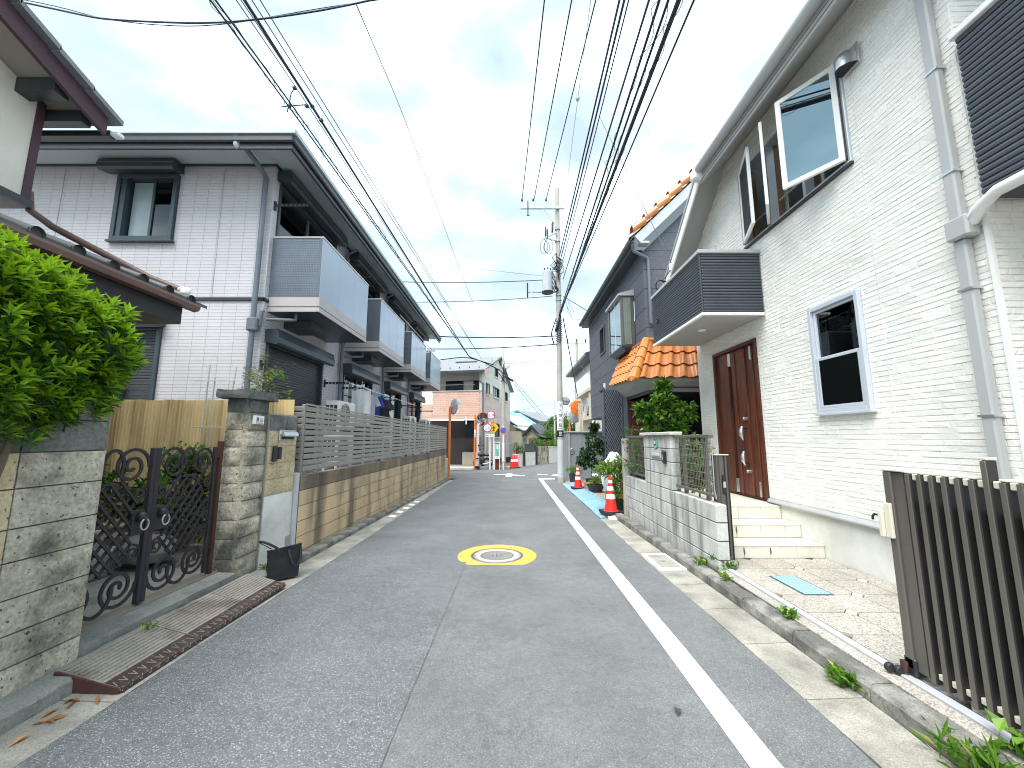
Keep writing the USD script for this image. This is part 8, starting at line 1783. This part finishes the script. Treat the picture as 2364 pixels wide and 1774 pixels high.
part(bush, 'low_stem', MB().tube([[-2.66, 2.05, 1.15], [-2.63, 2.06, 1.3], [-2.60, 2.07, 1.47]], [0.022, 0.018, 0.012], 8), 'bark', smooth=True)
def plant(name, label, cat, base, blobs, nper, L, W, mats, prob, seed, stems=(), keep=20, nl=7, spread=1.0, group=None, droop=0.3):
    r = np.random.default_rng(seed); t = thing(name, label, cat, base, 0, group)
    C, D = [], []
    for c, s in blobs:
        d = r.normal(size=(nper, 3)); d /= np.linalg.norm(d, axis=1, keepdims=True)
        C.append(np.array(c) + d * np.array(s) * r.uniform(0.45, 1.05, (nper, 1))); D.append(d * 0.8 + [0, 0, droop])
    A, B, Ls, Ws, K = rosettes(np.vstack(C), np.vstack(D), nl, L, W, r, spread)
    V, F = leafpts(A, B, Ls, Ws, 0.12, r); tone(V, F, mats, t, 'foliage', prob, r, keep)
    for s in stems: part(t, 'stem', MB().tube(s, np.linspace(0.018, 0.008, len(s)) if len(s) > 2 else 0.012, 6), 'bark', smooth=True)
    return t
def pot(t, c, r0, r1, h, mat):
    part(t, 'pot', MB().lathe([(0, 0), (r0, 0), (r1, h), (r1 + 0.012, h), (r1 + 0.012, h + 0.02), (r1 - 0.01, h + 0.02), (r1 - 0.02, h - 0.03), (0, h - 0.03)], c, 20), mat, smooth=40)
# garden behind the gate
tb = plant('clipped_bush', 'round clipped green bush behind the right gate leaf', 'bush', (-3.78, 4.62, 0.3), [((-3.78, 4.62, 1.16), (0.34, 0.24, 0.24))], 420, 0.03, 0.018, ['leaf_green', 'leaf_mid', 'leaf_deep'], [0.4, 0.35, 0.25], 31, ([[-3.78, 4.62, 0.2], [-3.78, 4.62, 1.0]],), 10)
part(tb, 'inner_twigs', MB().add(trimesh.creation.icosphere(2, 0.17).vertices + [-3.78, 4.62, 1.14], trimesh.creation.icosphere(2, 0.24).faces), 'leaf_deep', smooth=True)
plant('spiky_shrub', 'spiky leaved shrub behind the left gate leaf', 'shrub', (-4.4, 3.95, 0.3), [((-4.4, 3.95, 1.15), (0.20, 0.18, 0.14)), ((-4.15, 3.8, 0.75), (0.25, 0.2, 0.15))], 16, 0.20, 0.035, ['leaf_green', 'leaf_fresh', 'leaf_deep'], [0.5, 0.25, 0.25], 32, ([[-4.4, 3.95, 0.2], [-4.4, 3.95, 1.15]],), 30, 9)
plant('broadleaf_shrub', 'yellow green broad leaved shrub low behind the gate', 'shrub', (-3.75, 4.2, 0.3), [((-3.75, 4.3, 0.80), (0.25, 0.15, 0.18)), ((-3.3, 4.6, 0.55), (0.2, 0.2, 0.3)), ((-3.25, 4.7, 1.1), (0.15, 0.15, 0.25))], 16, 0.13, 0.05, ['leaf_yellow', 'leaf_green', 'leaf_deep'], [0.15, 0.4, 0.45], 33, (), 20, 7)
plant('dark_garden_shrub', 'dark leafy shrub filling the garden behind the left gate leaf', 'shrub', (-4.6, 4.6, 0.3), [((-4.7, 4.62, 0.80), (0.3, 0.2, 0.3)), ((-5.2, 4.6, 0.9), (0.3, 0.2, 0.35)), ((-4.25, 4.7, 0.7), (0.25, 0.2, 0.3))], 60, 0.10, 0.04, ['leaf_deep', 'leaf_mid', 'leaf_green'], [0.55, 0.3, 0.15], 35, (), 10, 7)
plant('dark_garden_shrub', 'dark leafy shrub low behind the right gate leaf beside the hinge post', 'shrub', (-3.4, 4.7, 0.3), [((-3.45, 4.78, 0.75), (0.3, 0.15, 0.35)), ((-3.05, 4.75, 0.8), (0.15, 0.15, 0.4)), ((-3.8, 4.7, 0.65), (0.25, 0.15, 0.25))], 60, 0.09, 0.04, ['leaf_deep', 'leaf_mid', 'leaf_green'], [0.55, 0.3, 0.15], 36, (), 10, 7)
st_ = thing('garden_stones', 'rounded grey garden stones beside the steps behind the gate', 'stones', (-4, 3.9, 0.3))
for c, s in (((-3.7, 3.2, 0.38), (0.18, 0.3, 0.16)), ((-4.2, 3.3, 0.55), (0.2, 0.25, 0.2)), ((-3.62, 4.1, 0.36), (0.25, 0.22, 0.14)), ((-4.0, 2.9, 0.5), (0.2, 0.2, 0.2))):
    i3 = trimesh.creation.icosphere(3, 1.0); v = np.array(i3.vertices); part(st_, 'stone', MB().add(np.array(c) + v * s * (0.85 + 0.3 * meshkit.fbm(v * 2 + c, 3))[:, None], i3.faces), 'concrete_dark', smooth=True)
# nandina by the pillar
rn = np.random.default_rng(8); nd = thing('feathery_shrub', 'slender feathery shrub with pale tips behind the pillar cap', 'shrub', (-3.0, 4.75, 0.2))
A, B, Ls, Ws = [], [], [], []
for k in range(26):
    b0 = np.array([-3.02, 4.75, 1.75 + 0.5 * rn.random()]); dr = rn.normal(size=3) * [1, 0.5, 0.35]; dr[2] = abs(dr[2]) * 0.5 + 0.12; dr /= np.linalg.norm(dr); L = rn.uniform(0.18, 0.40)
    part(nd, 'twig', MB().tube([b0, b0 + dr * L * 0.6 + [0, 0, 0.03], b0 + dr * L], [0.005, 0.004, 0.002], 4), 'bark')
    for q in range(22):
        A.append(b0 + dr * L * rn.uniform(0.3, 1.05) + rn.normal(0, 0.02, 3)); v = rn.normal(size=3) * [1, 1, 0.35] + dr * 0.8; B.append(v); Ls.append(rn.uniform(0.035, 0.065)); Ws.append(0.011)
V, F = leafpts(np.array(A), np.array(B), Ls, Ws, 0.1, rn); tone(V, F, ['leaf_fresh', 'leaf_green', 'leaf_yellow', 'leaf_brown'], nd, 'foliage', [0.35, 0.35, 0.22, 0.08], rn, 20)
part(nd, 'stem', MB().tube([[-3.02, 4.75, 0.2], [-3.03, 4.75, 1.4], [-3.0, 4.75, 2.25]], [0.016, 0.013, 0.006], 6), 'bark', smooth=True)
# right side plants
big = [((2.70, 7.05, 2.05), (0.26, 0.22, 0.26)), ((2.74, 7.1, 2.34), (0.14, 0.14, 0.14)), ((2.40, 7.2, 1.92), (0.20, 0.18, 0.18)), ((3.00, 6.95, 1.95), (0.22, 0.18, 0.18)), ((2.68, 7.1, 1.60), (0.36, 0.22, 0.22)), ((2.92, 7.0, 1.62), (0.2, 0.18, 0.18))]
plant('leafy_tree', 'small bright green leafy tree behind the grey pillar', 'tree', (2.62, 7.1, 0.0), big, 27, 0.135, 0.078, ['leaf_green', 'leaf_fresh', 'leaf_deep'], [0.45, 0.38, 0.17], 41, ([[2.65, 7.1, 0.0], [2.64, 7.1, 0.9], [2.62, 7.08, 1.9]], [[2.64, 7.1, 1.2], [2.45, 7.2, 1.75]], [[2.64, 7.1, 1.2], [2.88, 6.95, 1.75]]), 120, 6, 1.15, droop=0.0)
plant('brown_shrub', 'brownish shrub with dry leaves left of the bright tree', 'shrub', (2.5, 7.7, 0), [((2.45, 7.55, 1.5), (0.25, 0.2, 0.22)), ((2.35, 7.6, 1.2), (0.2, 0.2, 0.2))], 24, 0.08, 0.03, ['leaf_brown', 'leaf_deep'], [0.5, 0.5], 42, ([[2.45, 7.6, 0], [2.45, 7.6, 1.5]],), 15)
plant('trailing_shrub', 'grey green trailing shrub spilling over the far mesh fence', 'shrub', (2.15, 7.5, 0.8), [((2.20, 7.55, 1.50), (0.22, 0.25, 0.16)), ((2.18, 7.0, 1.30), (0.10, 0.3, 0.15)), ((2.12, 7.55, 0.98), (0.3, 0.15, 0.08)), ((2.16, 7.0, 0.98), (0.10, 0.35, 0.12))], 26, 0.055, 0.022, ['leaf_fresh', 'leaf_blue', 'leaf_green'], [0.3, 0.3, 0.4], 43, (), 20, 6)
plant('hedge_shrub', 'green and yellow hedge plant behind the near mesh fence', 'hedge', (2.55, 5.6, 0.2), [((2.50, 5.35, 1.25), (0.16, 0.35, 0.25)), ((2.52, 5.3, 0.95), (0.15, 0.35, 0.25)), ((2.55, 5.9, 1.1), (0.2, 0.4, 0.4))], 50, 0.06, 0.03, ['leaf_green', 'leaf_yellow', 'leaf_brown', 'leaf_deep'], [0.35, 0.2, 0.12, 0.33], 44, ([[2.5, 5.4, 0.3], [2.5, 5.4, 1.2]],), 40, 6)
plant('side_shrub', 'green shrub under the canopy beside the white house corner', 'shrub', (3.1, 7.5, 0), [((3.10, 7.4, 1.55), (0.2, 0.2, 0.2)), ((2.95, 7.35, 1.3), (0.25, 0.2, 0.2))], 20, 0.10, 0.05, ['leaf_green', 'leaf_deep'], [0.5, 0.5], 45, ([[3.1, 7.4, 0], [3.1, 7.4, 1.5]],), 15)
p = plant('fatsia', 'bright palmate leaved potted plant beside the old concrete post', 'potted plant', (2.12, 8.45, -0.05), [((2.12, 8.35, 0.74), (0.22, 0.22, 0.20)), ((2.20, 8.3, 0.45), (0.24, 0.2, 0.24)), ((1.96, 8.5, 0.84), (0.18, 0.18, 0.12)), ((2.25, 8.2, 0.95), (0.16, 0.18, 0.14))], 24, 0.15, 0.036, ['leaf_yellow', 'leaf_green', 'leaf_fresh'], [0.3, 0.4, 0.3], 46, ([[2.15, 8.4, 0.0], [2.12, 8.35, 0.7]],), 60, 8, 1.2)
pot(p, (2.15, 8.42, -0.06), 0.12, 0.16, 0.24, 'pot_black')
p = plant('tall_camellia', 'tall dark leaved potted shrub against the grey shed', 'potted plant', (2.55, 12.9, -0.12), [((2.62, 12.9, 1.40), (0.28, 0.25, 0.30)), ((2.45, 12.9, 1.0), (0.32, 0.25, 0.25)), ((2.6, 12.9, 0.65), (0.30, 0.25, 0.25)), ((2.30, 12.8, 0.75), (0.25, 0.25, 0.2)), ((2.66, 12.9, 1.80), (0.15, 0.12, 0.15)), ((2.85, 12.9, 1.2), (0.2, 0.2, 0.25))], 36, 0.12, 0.06, ['leaf_blue', 'leaf_deep'], [0.6, 0.4], 47, ([[2.55, 12.9, 0.0], [2.56, 12.9, 0.8], [2.64, 12.9, 1.75]],), 40, 7, 1.2, droop=0.0)
pot(p, (2.55, 12.9, -0.14), 0.15, 0.20, 0.28, 'pot_black')
p = plant('flower_bowl', 'dark bowl of spiky leaves and white flowers behind the far traffic cone', 'potted plant', (2.42, 11.7, -0.10), [((2.42, 11.7, 0.22), (0.18, 0.18, 0.08))], 24, 0.15, 0.02, ['leaf_green', 'leaf_fresh', 'leaf_yellow'], [0.4, 0.35, 0.25], 48, (), 20, 6, 0.9, droop=0.9)
pot(p, (2.42, 11.7, -0.10), 0.16, 0.25, 0.20, 'pot_black')
for k in range(6): part(p, 'flower', MB().add(trimesh.creation.icosphere(1, 0.045).vertices * [1, 1, 0.7] + [2.38 + 0.05 * (k % 3), 11.75 + 0.06 * (k // 3), 0.36 + 0.03 * (k % 2)], trimesh.creation.icosphere(1, 0.045).faces), 'sign_white', smooth=True)
p = plant('potted_fern', 'low green potted plant beside the foot of the utility pole', 'potted plant', (2.28, 14.7, -0.15), [((2.28, 14.7, 0.28), (0.26, 0.25, 0.14))], 45, 0.11, 0.025, ['leaf_green', 'leaf_mid', 'leaf_fresh'], [0.4, 0.4, 0.2], 49, (), 20, 6, droop=0.5)
pot(p, (2.28, 14.7, -0.16), 0.16, 0.20, 0.30, 'pot_black')
p = thing('black_bucket', 'black bucket beside the covered scooter', 'bucket', (2.25, 9.0, -0.05)); pot(p, (2.22, 9.0, -0.05), 0.11, 0.14, 0.30, 'pot_black'); part(p, 'handle', MB().tube([[2.08, 9.0, 0.25], [2.14, 8.98, 0.38], [2.22, 8.97, 0.42], [2.30, 8.98, 0.38], [2.36, 9.0, 0.25]], 0.006, 5), 'galv', smooth=True)
for x, y, r0, lab in ((2.30, 12.2, 0.13, 'terracotta pot beside the bowl of white flowers'), (2.40, 8.75, 0.13, 'terracotta pot half hidden behind the palmate leaved plant')):
    p = thing('terracotta_pot', lab, 'pot', (x, y, zg(y) + 0.055)); pot(p, (x, y, zg(y) + 0.055), r0 * 0.75, r0, 0.2, 'pot_terra'); part(p, 'soil', MB().lathe([(0, 0.18), (r0 - 0.02, 0.18)], (x, y, zg(y) + 0.055), 14), 'soil')
# weeds
def weed(label, base, n, L, W, mats, prob, seed, up=0.9):
    r = np.random.default_rng(seed); t = thing('weed', label, 'weed', base)
    d = r.normal(size=(n, 3)) * [0.7, 0.7, 0.3]; d[:, 2] = np.abs(d[:, 2]) + up * r.uniform(0.2, 1, n)
    c = np.array(base) + r.normal(0, 1, (n, 3)) * [L * 0.5, L * 0.7, 0]; c[:, 2] = base[2] + r.uniform(0, L * 0.9, n)
    V, F = leafpts(c, d, L * r.uniform(0.6, 1.1, n), W * r.uniform(0.7, 1.2, n), 0.1, r); tone(V, F, mats, t, 'foliage', prob, r, 25)
    part(t, 'stems', MB().tube([np.array(base) - [0, 0, 0.02], np.array(base) + [0, 0, L * 0.9]], 0.004, 5), 'leaf_green')
gm_ = ['leaf_green', 'leaf_mid', 'leaf_fresh', 'leaf_yellow']
weed('bushy green weed growing out of the right kerb near the folding gate', (1.965, 2.53, 0.02), 190, 0.055, 0.035, gm_, [0.35, 0.3, 0.25, 0.10], 61)
weed('grassy weed at the bottom right corner by the kerb', (1.985, 1.86, 0.0), 170, 0.12, 0.014, gm_, [0.3, 0.2, 0.4, 0.1], 62)
weed('broad leaved weed beside the rail at the bottom right corner', (2.17, 1.84, 0.10), 46, 0.075, 0.05, gm_, [0.45, 0.25, 0.3, 0.0], 63)
weed('tall weed at the foot of the bronze gate post', (2.22, 4.36, 0.10), 110, 0.09, 0.04, gm_, [0.45, 0.35, 0.2, 0.0], 64)
weed('pale grassy weed along the foot of the grey block wall', (2.11, 4.55, 0.06), 130, 0.07, 0.018, gm_, [0.35, 0.1, 0.35, 0.2], 65)
weed('small weed on the kerb below the gate post', (2.06, 4.02, 0.10), 40, 0.045, 0.025, gm_, [0.4, 0.3, 0.3, 0.0], 66)
weed('small weed on the kerb opposite the cyan meter lid', (2.10, 3.20, 0.10), 60, 0.05, 0.03, gm_, [0.4, 0.3, 0.3, 0.0], 67)
weed('tiny sprout in the gutter by the kerb ramp', (-2.56, 2.98, 0.12), 22, 0.035, 0.016, gm_, [0.2, 0.1, 0.5, 0.2], 68)
weed('tiny yellow green sprout at the foot of the white patch', (-2.62, 4.40, 0.08), 40, 0.035, 0.02, gm_, [0.2, 0.1, 0.4, 0.3], 69)
dl = np.random.default_rng(9)
for k in range(11):
    x, y = dl.uniform(-2.5, -2.3), dl.uniform(2.12, 2.46)
    V, F = leafpts(np.array([[x, y, zg(y) + 0.018]]), np.array([[dl.normal(), dl.normal(), 0.05]]), [dl.uniform(0.05, 0.09)], [0.022], 0.2, dl)
    one('fallen_leaf', 'dry brown leaf lying in the gutter by the brown ramp end', 'leaf', MB().add(V, F), 'dead_leaf', group='dry leaves in the gutter by the ramp')
V, F = leafpts(np.array([[0.87, 2.28, 0.012]]), np.array([[0.3, 1, 0.1]]), [0.075], [0.04], 0.3, dl)
one('fallen_leaf', 'single dark leaf lying on the road left of the white line', 'leaf', MB().add(V, F), 'leaf_blue')
# far trees
def tree(label, x, y, z0, h, blobs, n, L, mats, prob, seed, cat='tree'):
    r = np.random.default_rng(seed); t = thing('far_tree', label, cat, (x, y, z0))
    part(t, 'trunk', MB().tube([[x, y, z0], [x + 0.05, y, z0 + h * 0.5], [x, y, z0 + h * 0.8]], [0.12, 0.09, 0.04], 8), 'bark', smooth=True)
    C = []
    for c, s in blobs:
        d = r.normal(size=(n, 3)); d /= np.linalg.norm(d, axis=1, keepdims=True); C.append(np.array(c) + d * np.array(s) * (r.uniform(0.35, 1.0, (n, 1)) ** 0.6) * (0.75 + 0.5 * meshkit.fbm(d * 2.5 + c, 3)[:, None]))
        part(t, 'limb', MB().tube([[x, y, z0 + h * 0.35], np.array(c)], [0.05, 0.02], 6), 'bark', smooth=True)
    C = np.vstack(C); D = r.normal(size=C.shape) + [0, 0, 0.3]
    V, F = leafpts(C, D, np.full(len(C), L) * r.uniform(0.6, 1.2, len(C)), np.full(len(C), L * 0.55), 0.15, r); tone(V, F, mats, t, 'crown', prob, r, 0)
tree('round bright green tree beyond the small beige house', 2.9, 29.2, -0.2, 2.2, [((2.6, 29.2, 1.15), (0.75, 0.7, 0.75)), ((3.3, 29.4, 1.0), (0.7, 0.7, 0.8)), ((2.9, 29.3, 1.7), (0.7, 0.6, 0.45))], 1500, 0.10, ['leaf_green', 'leaf_mid', 'leaf_deep', 'leaf_fresh'], [0.4, 0.25, 0.2, 0.15], 71)
tree('taller tree behind the white pole at the far end', 4.0, 31.5, -0.2, 3.4, [((3.1, 31.5, 2.2), (0.8, 0.8, 0.75)), ((4.2, 31.8, 2.0), (0.9, 0.8, 0.9)), ((2.6, 31.4, 1.6), (0.7, 0.7, 0.6)), ((3.5, 31.5, 2.8), (0.6, 0.5, 0.45)), ((4.0, 31.5, 2.6), (0.5, 0.5, 0.45))], 1300, 0.13, ['leaf_green', 'leaf_fresh', 'leaf_mid', 'leaf_deep'], [0.4, 0.25, 0.2, 0.15], 72)
tree('green tree seen between the orange mirror poles above the shed', 4.2, 27, -0.2, 3.4, [((4.0, 27, 2.5), (0.7, 0.7, 0.8)), ((4.7, 27.2, 2.0), (0.8, 0.8, 0.8)), ((5.2, 27, 2.4), (0.6, 0.6, 0.7))], 1100, 0.12, ['leaf_green', 'leaf_mid', 'leaf_deep', 'leaf_fresh'], [0.4, 0.3, 0.2, 0.1], 73)
tree('dense green hedge above the mossy stone wall', 2.2, 26.9, 0.2, 1.2, [((2.3, 27.9, 1.0), (0.5, 0.5, 0.4)), ((2.75, 28.3, 0.95), (0.5, 0.5, 0.45))], 700, 0.08, ['leaf_mid', 'leaf_deep', 'leaf_green'], [0.3, 0.4, 0.3], 74, 'hedge')
tree('leafy shrub between the dark fence panel and the mossy stone wall', 1.55, 26.6, 0, 1.4, [((1.5, 26.6, 1.15), (0.35, 0.35, 0.45)), ((1.95, 27.0, 1.0), (0.35, 0.35, 0.4))], 600, 0.08, ['leaf_green', 'leaf_fresh', 'leaf_mid', 'leaf_deep'], [0.4, 0.2, 0.2, 0.2], 76, 'shrub')
tree('small garden shrub behind the nearest pale low wall', 0.3, 24.9, 0, 1.0, [((0.25, 25.0, 0.85), (0.22, 0.25, 0.35)), ((0.55, 25.3, 0.7), (0.2, 0.2, 0.3))], 350, 0.07, ['leaf_green', 'leaf_mid', 'leaf_deep'], [0.4, 0.3, 0.3], 75, 'shrub')
